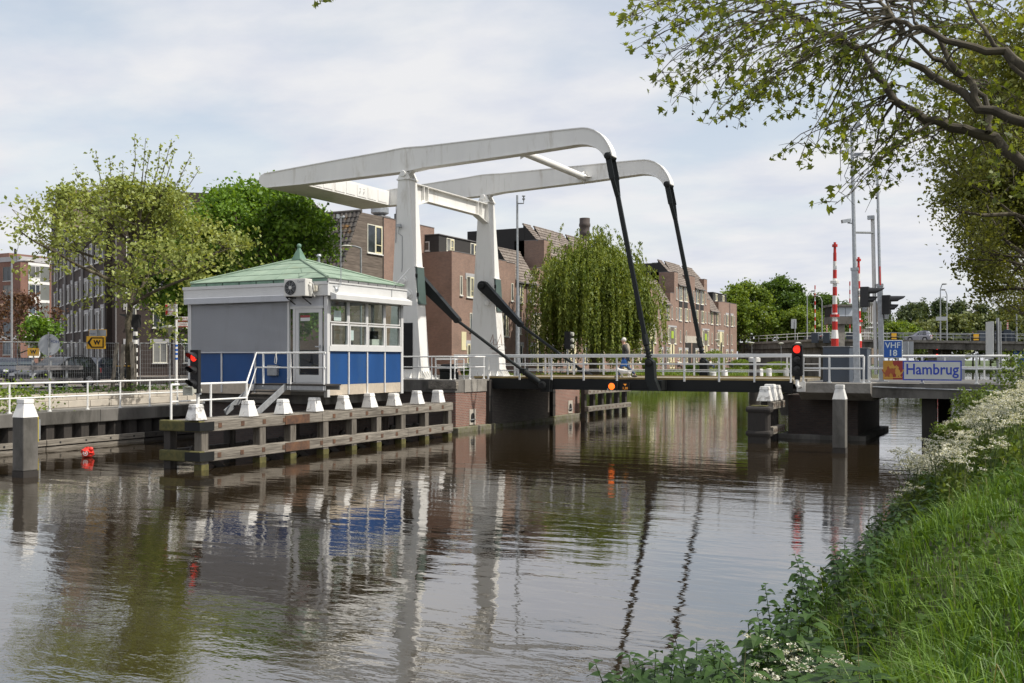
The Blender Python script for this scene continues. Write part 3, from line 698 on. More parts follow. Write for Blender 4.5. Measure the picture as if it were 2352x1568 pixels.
xs_ = [at(x, Y=39.85).x for x in (1996, 2118, 2243, 2334, 2440)]
tube_railing('railing', 'white tube railing behind the blue and white bridge name board', [(xs_[0], 39.85, z), (xs_[-1], 39.85, z)], [(x, 39.85, z) for x in xs_], r=0.045)
xs_ = [-8.2, -6.6, -5.0, -3.4, -1.8, -0.2, 1.4, 3.0]
tube_railing('railing', 'white tube railing on the far side of the right approach', [(xs_[0], 48.6, z), (xs_[-1], 48.6, z)], [(x, 48.6, z) for x in xs_], r=0.04)
# ================================================================ left quay wall
qw = thing('quay_wall', 'old quay wall of dark sheet piles under a stained concrete coping', 'quay wall', (-31, 10, 0))
QZ = 1.33
y = -20.0
while y < 37.3:
    y1 = min(y + 4.6, 37.35)
    MB().box(-32.15, -30.92, y + 0.006, y1 - 0.006, 0.86, QZ).build('coping', M['concrete_dark'], qw, bevel=0.025)
    y = y1
for i in range(40):
    y0 = 8.0 + i * 0.74
    if y0 > 37: break
    MB().prism([(-31.32, y0), (-31.32, y0 + 0.10), (-31.02, y0 + 0.2), (-31.02, y0 + 0.53), (-31.32, y0 + 0.64), (-31.32, y0 + 0.738), (-31.34, y0 + 0.738), (-31.34, y0)], 'z', -0.6, 0.859).build('sheet_pile', M['wood_dark'], qw)
MB().box(-31.5, -31.345, -20, 37.3, -0.6, 0.86).build('backing', M['black_matt'], qw)
for (z0, z1, xx) in ((0.14, 0.34, -30.78), (-0.06, 0.1, -30.82)):
    y = 6.0
    while y < 37:
        y1 = y + 4.4
        w = MB().box(-31.015, xx, y, y1 - 0.03, z0, z1).build('waling_timber', M['wood'] if y < 24 else M['wood_dark'], qw, bevel=0.01)
        if z0 > 0:
            for j in range(4): MB().box(xx + 0.001, xx + 0.006, y + 0.5 + j * 1.1, y + 0.57 + j * 1.1, 0.2, 0.27).build('bolt_hole', M['black_matt'], w)
        y = y1
sheet('quay_strip', [(-32.15, -60), (-32.15, 37.4), (-33.39, 37.4), (-33.39, -60)], QZ - 0.01, M['concrete'])
# two courses of grey-brown blocks retaining the street behind
rw = thing('block_wall', 'low retaining wall of two courses of weathered kerb blocks along the street', 'wall', (-33.2, 20, QZ))
for c in range(2):
    y = 6.0 + 0.45 * c
    while y < 36.5:
        L = 1.0 + 0.04 * random.random()
        x0 = -33.1 - 0.12 * c + random.uniform(-0.015, 0.015)
        MB().box(-33.42, x0, y, y + L - 0.015, QZ + 0.27 * c, QZ + 0.27 * c + 0.262).build('block', M['concrete_pale'], rw, bevel=0.015)
        y += L
posts = [at(x, Y=None, X=-31.2).y for x in (-330, -150, -100, 32, 110, 188, 257, 320, 381, 432)]
posts = [9.0, 12.1, 15.4, 18.9, 22.4, 23.98, 25.6, 27.1, 28.55, 30.0, 31.5, 33.0, 34.5, 36.0]
tube_railing('railing', 'long white tube railing along the edge of the old quay', [(-31.15, 9.0, QZ), (-31.15, 36.6, QZ)], [(-31.15, y, QZ) for y in posts], r=0.036, hs=(1.03, 0.52))

# ================================================================ timber guide works
def white_cap(th, x, y, z0, w=0.30, h=0.60, mat='white_chipped', lean=0.0):
    b = MB()
    s0, s1 = w * random.uniform(0.74, 0.82), w * random.uniform(0.48, 0.56); h *= random.uniform(0.94, 1.06); y += random.uniform(-0.02, 0.02)
    def ring(s_, z, dx): return [(x + dx - s_, y - s_, z), (x + dx + s_, y - s_, z), (x + dx + s_, y + s_, z), (x + dx - s_, y + s_, z)]
    r1, r2 = ring(s0, z0, 0), ring(s1, z0 + h * 0.78, lean * 0.8)
    r3, r4 = ring(s1 * 1.09, z0 + h * 0.78, lean * 0.8), ring(s1 * 0.93, z0 + h, lean)
    b.add(r1 + r2, [(0, 3, 2, 1), (4, 5, 6, 7), (0, 1, 5, 4), (1, 2, 6, 5), (2, 3, 7, 6), (3, 0, 4, 7)])
    b.add(r3 + r4, [(0, 3, 2, 1), (4, 5, 6, 7), (0, 1, 5, 4), (1, 2, 6, 5), (2, 3, 7, 6), (3, 0, 4, 7)])
    return b.build('post_cap', M[mat], th, bevel=0.012)
fx_ = -21.12
fd = thing('timber_fender', 'long weathered timber guide fender with white post caps beside the keeper cabin', 'fender', (fx_, 27, 0))
FZ = 1.42
fy = [at(x, X=fx_).y for x in (472, 605, 675, 750, 815, 872, 928, 982, 1035)]
YA, YB = at(384, X=-22.6).y, fy[-1] + 0.22
for (x0, x1) in ((fx_ - 0.26, fx_), (-22.66, -22.40)):
    for (z0, z1) in ((FZ - 0.32, FZ), (0.23, 0.55)):
        ys_ = [YA + (0.0 if z0 > 0.5 else -0.03), YA + 5.4, YA + 10.6, YB]
        for i in range(3):
            w = MB().box(x0, x1, ys_[i], ys_[i + 1] - 0.012, z0, z1).build('beam', M['wood' if x1 == fx_ else 'wood_dark'], fd, bevel=0.02)  # front row lightened as lit, back row darkened as shade, by colour
            if x1 == fx_:
                yy = ys_[i] + 0.55
                while yy < ys_[i + 1] - 0.1:
                    MB().box(x1 + 0.002, x1 + 0.012, yy, yy + 0.14, z1 - 0.22, z1 - 0.08).build('bolt_plate', M['rust'], w)
                    yy += 0.95
                if i == 0: MB().box(x1 + 0.013, x1 + 0.022, ys_[i + 1] - 1.9, ys_[i + 1] - 0.7, z0 + 0.02, z1 - 0.02).build('rust_plate', M['rust'], w)
for (z0, z1) in ((FZ - 0.32, FZ), (0.23, 0.55)):
    e = MB().box(-22.70, fx_ + 0.03, YA - 0.22, YA - 0.004, z0 + 0.01, z1 + 0.005).build('end_beam', M['moss_wood'], fd, bevel=0.03)
    MB().box(fx_ - 0.55, fx_ + 0.04, YA - 0.226, YA - 0.221, z0 + 0.03, z1 - 0.03).box(fx_ + 0.031, fx_ + 0.04, YA - 0.22, YA + 0.35, z0 + 0.03, z1 - 0.03).build('iron_strap', M['steel_black'], e)
for i, y_ in enumerate(fy):
    MB().box(fx_ - 0.30, fx_ - 0.02, y_ - 0.14, y_ + 0.14, 0.16, FZ + 0.02).build('pile', M['wood_post'], fd, bevel=0.015)
    MB().box(fx_ - 0.305, fx_ - 0.015, y_ - 0.145, y_ + 0.145, -0.9, 0.16).build('pile_foot', M['moss_wood'], fd)
    MB().box(-22.64, -22.38, y_ - 0.13, y_ + 0.13, -0.9, FZ).build('pile', M['wood_dark'], fd)
capx = (450, 572, 652, 723, 790, 849, 906, 959, 1007)
for i, x in enumerate(capx):
    y_ = at(x, X=fx_ - 0.22).y
    white_cap(fd, fx_ - 0.22, y_, FZ + 0.03, w=0.29, h=0.50 if i else 0.48, mat='white_peel' if i == 0 else 'white_chipped', lean=-0.03 if i else 0)
y_ = YA
k = 0
while y_ < YB - 0.2:
    MB().box(-22.39, fx_ - 0.27, y_, y_ + 0.185, FZ - 0.06, FZ + random.uniform(-0.006, 0.006)).build('deck_plank', M['wood'], fd)
    y_ += 0.2; k += 1
for y_ in fy[:-1]:
    MB().beam((-21.9, y_ + 0.2, 0.6), (-21.5, y_ + 1.2, -0.1), 0.14, 0.16).build('brace', M['wood_dark'], fd)  # brace colour darkened to stand for shade below the planks

# dolphins: single tall mooring posts
def dolphin(label, x, y, z1, w):
    t = thing('mooring_post', label, 'mooring post', (x, y, 0), 'single mooring posts standing in the canal')
    MB().box(x - w/2, x + w/2, y - w/2, y + w/2, 0.17, z1 - 0.5).build('post', M['concrete_dark'], t, bevel=0.03)
    MB().box(x - w/2 - 0.003, x + w/2 + 0.003, y - w/2 - 0.003, y + w/2 + 0.003, -1, 0.169).build('wet_foot', M['wood_dark'], t)
    b = MB().frus((x, y), w * 1.03, w * 1.03, w * 0.62, w * 0.62, z1 - 0.5, z1 - 0.12)
    b.frus((x, y), w * 0.68, w * 0.68, w * 0.66, w * 0.66, z1 - 0.12, z1)
    b.build('white_cap', M['white'], t, bevel=0.012)
dolphin('grey mooring post with white cap in front of the left quay railing', -24.3, 17.95, 2.12, 0.46)
dolphin('grey mooring post with white cap in front of the right bridge pier', -5.78, 35.4, 2.33, 0.43)

# fender of the far side, seen under the bridge
def small_fender(name, label, x, y0, y1, n, capmat, ztop=1.35, depth=0.8, caps=True, face=1, caph=0.72):
    t = thing(name, label, 'fender', (x, (y0 + y1) / 2, 0))
    for (z0, z1) in ((ztop - 0.28, ztop), (0.32, 0.6)):
        b = MB().box(min(x, x - face * 0.24), max(x, x - face * 0.24), y0, y1, z0, z1).build('beam', M['wood'], t, bevel=0.02)
        for i in range(n * 2):
            yy = y0 + 0.2 + i * (y1 - y0 - 0.4) / (n * 2 - 1)
            MB().box(x - 0.002 if face < 0 else x + 0.002, x + 0.01 * face, yy - 0.05, yy + 0.05, z0 + 0.09, z0 + 0.19).build('bolt_plate', M['rust'], b)
    for i in range(n):
        yy = y0 + 0.2 + i * (y1 - y0 - 0.4) / max(1, n - 1)
        xa_, xb_ = sorted((x - face * 0.26, x - face * 0.5))
        MB().box(xa_, xb_, yy - 0.14, yy + 0.14, -0.9, ztop + 0.02).build('pile', M['wood_dark'], t)
        if caps: white_cap(t, x - face * 0.37, yy, ztop + 0.03, w=0.36, h=caph, mat=capmat[i % len(capmat)])
    return t
small_fender('timber_fender', 'timber fender beyond the bridge seen under its deck on the left', -21.5, 50.4, 57.0, 6, ['white_chipped'], caps=False, ztop=1.55)
# right guide fender with three close caps and round bow timbers
rf = small_fender('timber_fender', 'short timber fender with three peeling white caps by the right pier', -8.72, 38.45, 40.5, 3, ['white_peel', 'white_chipped', 'white_peel'], ztop=1.56, face=1, caph=0.6)
MB().box(-9.62, -8.80, 37.95, 38.43, -0.9, 1.30).build('bow_timber', M['wood_dark'], rf, bevel=0.12)
for zb in (0.25, 1.16): MB().box(-9.68, -8.70, 37.88, 38.44, zb, zb + 0.24).build('bow_band', M['wood_dark'], rf, bevel=0.1)
MB().box(-9.5, -8.9, 38.0, 38.4, 1.402, 1.44).build('moss_cap', M['moss_wood'], rf, bevel=0.015)
# ================================================================ keeper's cabin
M['blue'] = pm('blue_panel', (0.019, 0.074, 0.225), 0.45, 0.16, 1.2, spec=0.25, stretch=(1, 1, 0.3), dirt=(0.032, 0.082, 0.19), dirt_amt=0.25, dscale=1.5)
M['alu'] = pm('light_grey_aluminium', (0.62, 0.62, 0.61), 0.4, 0.05, 2)
M['shutter'] = pm('grey_roller_shutter', (0.50, 0.515, 0.545), 0.45, 0.06, 1.2, stretch=(1, 1, 0.2), dirt=(0.42, 0.43, 0.44), dirt_amt=0.3, dscale=1.8)
M['plinth'] = pm('beige_washed_concrete', (0.50, 0.43, 0.34), 0.85, 0.12, 8, bump=0.3, bscale=80)
M['copper'] = pm('green_copper', (0.19, 0.275, 0.20), 0.75, 0.15, 1.5, col2=(0.27, 0.35, 0.265), dirt=(0.20, 0.24, 0.16), dirt_amt=0.15, dscale=1.2, rnd=0.05)
M['copper_dark'] = pm('dark_green_copper', (0.10, 0.19, 0.14), 0.6, 0.25, 2.5, col2=(0.17, 0.28, 0.21))
M['lead'] = pm('grey_lead', (0.20, 0.20, 0.20), 0.6, 0.25, 4)
M['cream_pl'] = pm('cream_plastic', (0.62, 0.58, 0.48), 0.5, 0.06, 3)
M['ac'] = pm('off_white_casing', (0.66, 0.65, 0.61), 0.45, 0.05, 2)
M['room'] = pm('dim_interior', (0.22, 0.21, 0.19), 0.8, 0.2, 1)
CX0, CX1, CY0, CY1 = -27.95, -21.5, 27.5, 32.1
CZ = 1.95
cab = thing('keeper_cabin', 'small grey and blue bridge keeper cabin with green copper pyramid roof', 'cabin', ((CX0 + CX1) / 2, (CY0 + CY1) / 2, CZ))
# foundation under the cabin
fo = thing('cabin_foundation', 'dark brick foundation pier in the shade under the keeper cabin', 'foundation', (-25, 30, 0))
MB().box(CX0 + 0.3, CX1 - 0.75, CY0 + 0.5, CY1 + 0.2, -0.6, 1.62).build('brick_pier', M['brick_shaded'], fo)
MB().box(CX0 + 0.1, CX1 - 0.3, CY0 + 0.3, CY1 + 0.1, 1.621, 1.949).build('support_slab', M['concrete_dark'], fo)
def Z3(y, d=34.36): return EYE - (583.9 + 0.26278 * y - 825) * d / 2287
# floor and ceiling, base walls
MB().box(CX0 + 0.01, CX1 - 0.01, CY0 + 0.01, CY1 - 0.01, CZ, CZ + 0.12).build('floor', M['room'], cab)
MB().box(CX0 + 0.01, CX1 - 0.01, CY0 + 0.01, CY1 - 0.01, 5.42, 5.5).build('ceiling', M['room'], cab)
zs, zb0 = 3.50, 2.32
YD0 = at(672, Y=CY0).x; YD1 = at(741, Y=CY0).x       # door bay along the near face
def wall_run(p0, p1, z0, z1, mat, name, t=0.1, parent=cab):
    """thin wall slab with its outside on the line p0-p1 (inside to the left)"""
    b = MB(); p0, p1 = V(*p0), V(*p1); d = (p1 - p0).normalized(); n = V(-d.y, d.x, 0) * t
    vs_ = [(p.x, p.y, z) for z in (z0, z1) for p in (p0, p1, p1 + n, p0 + n)]
    return b.add(vs_, [(0, 3, 2, 1), (4, 5, 6, 7), (0, 1, 5, 4), (1, 2, 6, 5), (2, 3, 7, 6), (3, 0, 4, 7)]).build(name, mat, parent)
# blue panels: near face (left of the door) and canal face
xs_ = [CX0 + 0.12, at(510, Y=CY0).x, at(587, Y=CY0).x, YD0 - 0.12]
for i in range(3): wall_run((xs_[i] + 0.02, CY0, 0), (xs_[i + 1] - 0.02, CY0, 0), zb0, zs, M['blue'], 'blue_panel')
wys = [CY0 + 0.06] + [at(412.1 + 0.26278 * x, X=CX1).y for x in (1475, 1637, 1790)] + [CY1 - 0.06]
for i in range(4): wall_run((CX1, wys[i] + 0.03, 0), (CX1, wys[i + 1] - 0.03, 0), zb0, zs, M['blue'], 'blue_panel')
wall_run((CX0 + 0.1, CY0 - 0.0, 0), (YD0 - 0.1, CY0 - 0.0, 0), CZ, zb0 - 0.003, M['plinth'], 'plinth')
wall_run((CX1 + 0.0, CY0 + 0.05, 0), (CX1 + 0.0, CY1 - 0.05, 0), CZ, zb0 - 0.003, M['plinth'], 'plinth')
wall_run((CX1 - 0.06, CY1, 0), (CX0 + 0.06, CY1, 0), CZ, zs, M['blue'], 'blue_panel')
wall_run((CX0, CY1 - 0.06, 0), (CX0, CY0 + 0.1, 0), CZ, 5.42, M['alu'], 'side_wall')
# mullions
for x in xs_[1:3]: MB().box(x - 0.03, x + 0.03, CY0 - 0.04, CY0 - 0.003, CZ + 0.05, zs).build('mullion', M['alu'], cab)
for y in wys[1:4]: MB().box(CX1 + 0.003, CX1 + 0.045, y - 0.03, y + 0.03, CZ + 0.02, zs).build('mullion', M['alu'], cab)
for (x, y) in ((CX0 + 0.05, CY0 + 0.03), (CX1 - 0.03, CY0 + 0.03), (CX1 - 0.03, CY1 - 0.03), (CX0 + 0.05, CY1 - 0.03)):
    MB().box(x - 0.075, x + 0.075, y - 0.075, y + 0.075, CZ - 0.06, 5.44).build('corner_post', M['alu'], cab, bevel=0.008)
# roller shutter over the near face, real ribs
sx0, sx1 = CX0 + 0.12, YD0 - 0.10
sh = MB(); n = 46; z0, z1 = zs - 0.02, 5.22; hh = (z1 - z0) / n
pr = []
for i in range(n):
    za = z0 + i * hh
    pr += [(CY0 - 0.008, za), (CY0 - 0.056, za + hh * 0.3), (CY0 - 0.056, za + hh * 0.7), (CY0 - 0.008, za + hh * 0.98)]
sh.prism(pr + [(CY0 + 0.02, z1), (CY0 + 0.02, z0)], 'x', sx0 + 0.03, sx1 - 0.03)
sho = sh.build('roller_shutter', M['shutter'], cab)
for x in (sx0, sx1 - 0.045): MB().box(x - 0.02, x + 0.06, CY0 - 0.085, CY0 - 0.002, z0 - 0.02, z1 + 0.05).build('guide_rail', M['alu'], sho)
MB().box(sx0, sx1, CY0 - 0.07, CY0 - 0.004, z0 - 0.05, z0 - 0.003).build('bottom_rail', M['shutter'], sho)
# fascia ring and shutter boxes
fz0, fz1 = 5.40, 5.87
ov = 0.14
fa = MB()
for (x0, x1, y0, y1) in ((CX0 - ov, CX1 + ov, CY0 - ov, CY0 + 0.1), (CX0 - ov, CX1 + ov, CY1 - 0.1, CY1 + ov)): fa.box(x0, x1, y0, y1, fz0, fz1)
for (x0, x1) in ((CX0 - ov, CX0 + 0.1), (CX1 - 0.1, CX1 + ov)): fa.box(x0, x1, CY0 + 0.1, CY1 - 0.1, fz0, fz1)
fo_ = fa.build('fascia', M['alu'], cab)
MB().box(CX0 - ov - 0.03, CX1 + ov + 0.03, CY0 - ov - 0.03, CY0 - ov - 0.002, fz1 - 0.09, fz1 + 0.02).box(CX1 + ov + 0.002, CX1 + ov + 0.03, CY0 - ov - 0.03, CY1 + ov, fz1 - 0.03, fz1 + 0.02).build('edge_trim', M['alu'], fo_)
MB().box(CX0 - 0.02, YD0 + 0.05, CY0 - ov - 0.12, CY0 - ov - 0.003, fz0 - 0.17, fz0 + 0.06).build('shutter_box', M['shutter'], cab, bevel=0.02)
MB().prism([(CX1 + ov + 0.003, fz0 - 0.14), (CX1 + ov + 0.26, fz0 - 0.14), (CX1 + ov + 0.26, fz0 + 0.04), (CX1 + ov + 0.003, fz0 + 0.14)], 'y', CY0 - 0.0, CY1 + 0.12).build('awning_box', M['alu'], cab, bevel=0.015)
# canal-side windows: two rows of four with opening lower sashes
zr = (Z3(800), Z3(597), Z3(388))
for i in range(4):
    y0, y1 = wys[i] + (0.09 if i == 0 else 0.035), wys[i + 1] - (0.09 if i == 3 else 0.035)
    for r_ in range(2):
        z0, z1 = zr[r_] + (0.02 if r_ else 0.0), zr[r_ + 1] - 0.02
        fr = MB(); t = 0.04 if r_ else 0.055
        for (a0, a1, c0, c1) in ((y0, y1, z0, z0 + t), (y0, y1, z1 - t, z1), (y0, y0 + t, z0 + t, z1 - t), (y1 - t, y1, z0 + t, z1 - t)):
            fr.box(CX1 - 0.05, CX1 + (0.02 if r_ else 0.05), a0, a1, c0, c1)
        w = fr.build('window', M['alu'], cab)
        MB().box(CX1 - 0.022, CX1 - 0.016, y0 + t, y1 - t, z0 + t, z1 - t).build('pane', M['clear'], w)
for y in wys[1:4]: MB().box(CX1 - 0.06, CX1 + 0.03, y - 0.034, y + 0.034, zs, 5.4).build('window_post', M['alu'], cab)
MB().box(CX1 - 0.06, CX1 + 0.07, CY0 + 0.05, CY1 - 0.05, zs - 0.01, zr[0] - 0.003).build('window_sill', M['alu'], cab)
MB().box(CX1 - 0.06, CX1 + 0.025, CY0 + 0.05, CY1 - 0.05, zr[2] + 0.0, 5.42).build('window_head', M['alu'], cab)
# rear windows (seen through the cabin)
bx = [CX0 + 0.1 + i * (CX1 - CX0 - 0.2) / 5 for i in range(6)]
for i in range(5):
    fr = MB(); x0, x1 = bx[i], bx[i + 1]
    for (a0, a1, c0, c1) in ((x0, x1, zs, zs + 0.08), (x0, x1, 5.32, 5.42), (x0, x0 + 0.06, zs + 0.08, 5.32), (x1 - 0.06, x1 - 0.001, zs + 0.08, 5.32)): fr.box(a0, a1, CY1 - 0.06, CY1, c0, c1)
    w = fr.build('window', M['alu'], cab); MB().box(x0 + 0.06, x1 - 0.06, CY1 - 0.035, CY1 - 0.03, zs + 0.08, 5.32).build('pane', M['clear'], w)
# door bay
dz0, dz1 = 2.40, 4.97
MB().box(YD0 - 0.1, YD1 + 0.02, CY0 - 0.02, CY0 + 0.04, 5.06, fz0 - 0.002).build('transom_panel', M['shutter'], cab)
MB().box(YD0 - 0.08, YD1 + 0.06, CY0 - 0.05, CY0 + 0.06, dz1, 5.058).build('door_head', M['alu'], cab)
MB().box(YD0 - 0.1, YD1 + 0.06, CY0 - 0.02, CY0 + 0.06, CZ + 0.12, dz0 - 0.004).build('door_sill', M['alu'], cab)
xd = YD0 + 0.16
MB().box(YD0 - 0.06, xd - 0.1, CY0 + 0.0, CY0 + 0.006, dz0, dz1 - 0.003).build('side_light', M['clear'], cab)
MB().box(xd - 0.1, xd - 0.004, CY0 - 0.05, CY0 + 0.05, dz0, dz1 - 0.003).build('door_jamb', M['alu'], cab)
fr = MB(); x0, x1 = xd, YD1 + 0.0; t = 0.14
for (a0, a1, c0, c1) in ((x0, x1, dz0, dz0 + 0.26), (x0, x1, dz1 - t - 0.003, dz1 - 0.004), (x0, x0 + t, dz0 + 0.26, dz1 - t - 0.003), (x1 - t, x1, dz0 + 0.26, dz1 - t - 0.003)):
    fr.box(a0, a1, CY0 - 0.035, CY0 + 0.03, c0, c1)
dr = fr.build('door', M['alu'], cab)
MB().box(x0 + t, x1 - t, CY0 - 0.006, CY0, dz0 + 0.26, dz1 - t - 0.003).build('door_glass', M['clear'], dr)
MB().box(x1 - 0.26, x1 - 0.06, CY0 - 0.09, CY0 - 0.06, 3.62, 3.66).box(x1 - 0.10, x1 - 0.06, CY0 - 0.06, CY0 - 0.035, 3.58, 3.70).build('handle', M['galv'], dr)
M['sticker'] = pm('red_and_yellow_notice', (0.30, 0.05, 0.05), 0.6, 0.1)
MB().box(x0 + 0.20, x0 + 0.62, CY0 - 0.012, CY0 - 0.008, 4.66, 4.74).build('notice', M['sticker'], dr)
MB().box(x0 + 0.20, x0 + 0.62, CY0 - 0.012, CY0 - 0.008, 4.54, 4.655).build('notice', M['alu'], dr)
# vent box on the blue panel
MB().box(at(619, Y=CY0).x, at(641, Y=CY0).x, CY0 - 0.14, CY0 - 0.004, 2.62, 3.0).build('vent_box', M['galv_dull'], cab, bevel=0.02)
# roof: grey upstand, copper sheets in courses, hips and spire
ex0, ex1, ey0, ey1 = CX0 + 0.25, CX1 - 0.05, CY0 + 0.05, CY1 - 0.05
ez = 6.02
MB().frus(((ex0 + ex1) / 2, (ey0 + ey1) / 2), ex1 - ex0 + 0.1, ey1 - ey0 + 0.1, ex1 - ex0 + 0.02, ey1 - ey0 + 0.02, fz1 - 0.2, ez).build('lead_upstand', M['lead'], cab)
ap = V((ex0 + ex1) / 2, (ey0 + ey1) / 2, 0); ap.z = EYE + (825 - 597) * at(686, Y=ap.y).length / 2287 * 0.985
cs = [V(ex0 - 0.12, ey0 - 0.12, ez - 0.02), V(ex1 + 0.12, ey0 - 0.12, ez - 0.02), V(ex1 + 0.12, ey1 + 0.12, ez - 0.02), V(ex0 - 0.12, ey1 + 0.12, ez - 0.02)]
rf_ = MB().add([tuple(c) for c in cs] + [tuple(ap)], [(0, 1, 4), (1, 2, 4), (2, 3, 4), (3, 0, 4), (3, 2, 1, 0)]).build('roof', M['copper_dark'], cab)
for f in range(4):
    a, b_ = cs[f], cs[(f + 1) % 4]
    nrm = (b_ - a).cross(ap - a).normalized()
    rows = 4
    for r_ in range(rows):
        t0, t1 = r_ / rows, (r_ + 1) / rows
        ncol = max(1, [6, 5, 3, 2][r_])
        for c_ in range(ncol):
            def rp_(s_, t):
                sh_ = 0.33 * ((r_ % 2) - 0.5) / ncol
                lo, hi = a.lerp(ap, t), b_.lerp(ap, t)
                # seams run up the slope, clipped by the hips
                base = a.lerp(b_, min(1, max(0, s_)))
                q = lo.lerp(hi, min(1, max(0, s_ + (sh_ if 0 < s_ < 1 else 0))))
                return q
            g = 0.012
            p00, p10, p11, p01 = rp_(c_ / ncol, t0), rp_((c_ + 1) / ncol, t0), rp_((c_ + 1) / ncol, t1), rp_(c_ / ncol, t1)
            cen = (p00 + p10 + p11 + p01) / 4
            pts_ = [p + (cen - p).normalized() * g if (cen - p).length > 0.02 else p for p in (p00, p10, p11, p01)]
            lift = 0.012 + 0.01
            up0 = [p + nrm * 0.006 for p in pts_]; up1 = [pts_[0] + nrm * (lift + 0.012), pts_[1] + nrm * (lift + 0.012), pts_[2] + nrm * lift, pts_[3] + nrm * lift]
            MB().add([tuple(p) for p in up0 + up1], [(0, 3, 2, 1), (4, 5, 6, 7), (0, 1, 5, 4), (1, 2, 6, 5), (2, 3, 7, 6), (3, 0, 4, 7)]).build('copper_sheet', M['copper'], rf_)
    MB().tube([a + V(0, 0, 0.04), ap + V(0, 0, 0.04)], 0.05, 6).build('hip_roll', M['copper'], rf_)
    # vertical skirt sheets under the eaves
    for j in range(8):
        q0, q1 = a.lerp(b_, j / 8 + 0.004), a.lerp(b_, (j + 1) / 8 - 0.004); o_ = V(nrm.x, nrm.y, 0).normalized() * -0.0
        inw = (V(ap.x, ap.y, 0) - V((q0.x + q1.x) / 2, (q0.y + q1.y) / 2, 0)).normalized()
        side = V(0, 1, 0) if f == 0 else V(-1, 0, 0) if f == 1 else V(0, -1, 0) if f == 2 else V(1, 0, 0)
        vs_ = [q0 - V(0, 0, 0.01), q1 - V(0, 0, 0.01), q1 - V(0, 0, 0.17), q0 - V(0, 0, 0.17)]
        vs_ += [v + side * 0.03 for v in vs_]
        MB().add([tuple(v) for v in vs_], [(0, 1, 2, 3), (7, 6, 5, 4), (0, 4, 5, 1), (1, 5, 6, 2), (2, 6, 7, 3), (3, 7, 4, 0)]).build('skirt_sheet', M['copper_dark'] if f in (0, 3) else M['lead'], rf_)
MB().frus((ap.x, ap.y), 0.42, 0.42, 0.07, 0.07, ap.z - 0.04, ap.z + 0.44).sph((ap.x, ap.y, ap.z + 0.51), 0.09, 12, 8).build('spire', M['copper_dark'], rf_)
c = at(695 * 0 + 725, 609, Y=30.8)
MB().tube([(c.x, 31.0, 6.3), (c.x, 31.0, c.z + 0.35)], 0.045, 8).lathe([(0.09, 0), (0.1, 0.03), (0.06, 0.10)], (c.x, 31.0, c.z + 0.35), 10).build('vent_pipe', M['galv'], cab)
# small things fixed to the fascia
MB().box(at(498.5, Y=1).x * 0 + CX1 - 0.42, CX1 - 0.26, CY0 - ov - 0.11, CY0 - ov - 0.002, 5.54, 5.74).build('sensor_box', M['cream_pl'], cab, bevel=0.02)
an = V(CX1 + ov + 0.1, CY0 + 0.1, 5.72)
MB().tube([an + V(-0.12, 0, 0.02), an + V(0.0, 0.30, 0.02), an + V(0, 0.36, 0.12), an + V(0, 0.36, 2.4)], 0.016, 6).tube([an + V(0, 0.2, 2.42), an + V(0, 0.5, 2.45)], 0.012, 5).box(an.x - 0.02, an.x + 0.02, an.y + 0.12, an.y + 0.26, an.z + 2.36, an.z + 2.5).sph(tuple(an + V(0, 0.5, 2.45)), 0.05, 8, 5).build('wind_meter_mast', M['galv'], cab)
MB().lathe([(0.07, 0), (0.09, 0.05), (0.05, 0.09)], (an.x + 0.0, an.y + 0.06, an.z - 0.12), 10, 'x').build('floodlight', M['galv'], cab)
MB().tube([(CX1 + ov, CY1 - 0.9, 5.87), (CX1 + ov + 0.1, CY1 + 0.2, 6.75)], 0.012, 5).tube([(CX1 + ov + 0.005, CY1 - 0.9, 5.45), (CX1 + ov + 0.005, CY1 - 0.9, 5.87)], 0.018, 5).build('whip_antenna', M['galv_dull'], cab)

# things inside the cabin
dk = thing('control_desk', 'pale control desk with screens inside the keeper cabin', 'desk', (CX1 - 0.6, 30.6, CZ))
MB().box(CX1 - 1.0, CX1 - 0.15, 28.9, 31.9, CZ + 1.35, CZ + 1.42).box(CX1 - 0.95, CX1 - 0.2, 30.2, 31.8, CZ + 0.12, CZ + 1.35).build('worktop', M['cream_pl'], dk)
MB().box(CX1 - 0.5, CX1 - 0.15, 30.35, 31.2, CZ + 1.42, CZ + 2.0).build('console', M['ac'], dk)
for y_ in (29.3, 30.7): MB().box(CX1 - 0.62, CX1 - 0.58, y_, y_ + 0.45, CZ + 1.55, CZ + 1.9).box(CX1 - 0.66, CX1 - 0.6, y_ + 0.2, y_ + 0.26, CZ + 1.42, CZ + 1.56).build('monitor', M['black'], dk)
MB().box(CX1 - 0.4, CX1 - 0.16, 30.45, 30.75, CZ + 2.0, CZ + 2.3).build('telephone', M['black'], dk)
for i, (x, y_) in enumerate(((-23.0, 29.0), (-22.4, 28.4))):
    ch = thing('office_chair', ('black office chair seen through the cabin door' , 'black office chair close behind the cabin corner post')[i], 'chair', (x, y_, CZ + 0.12), 'chairs inside the keeper cabin')
    MB().box(x - 0.25, x + 0.25, y_ - 0.25, y_ + 0.25, CZ + 0.95, CZ + 1.05).build('seat', M['black'], ch, bevel=0.04)
    MB().box(x - 0.23, x + 0.23, y_ + 0.2, y_ + 0.28, CZ + 1.1, CZ + 1.75).build('backrest', M['black'], ch, bevel=0.04)
    MB().tube([(x, y_, CZ + 0.12), (x, y_, CZ + 0.96)], 0.04, 8).tube([(x - 0.28, y_, CZ + 0.14), (x + 0.28, y_, CZ + 0.14)], 0.025, 6).tube([(x, y_ - 0.28, CZ + 0.15), (x, y_ + 0.28, CZ + 0.15)], 0.025, 6).build('pedestal', M['black'], ch)
M['paper'] = pm('white_paper', (0.85, 0.87, 0.9), 0.8, 0.03)
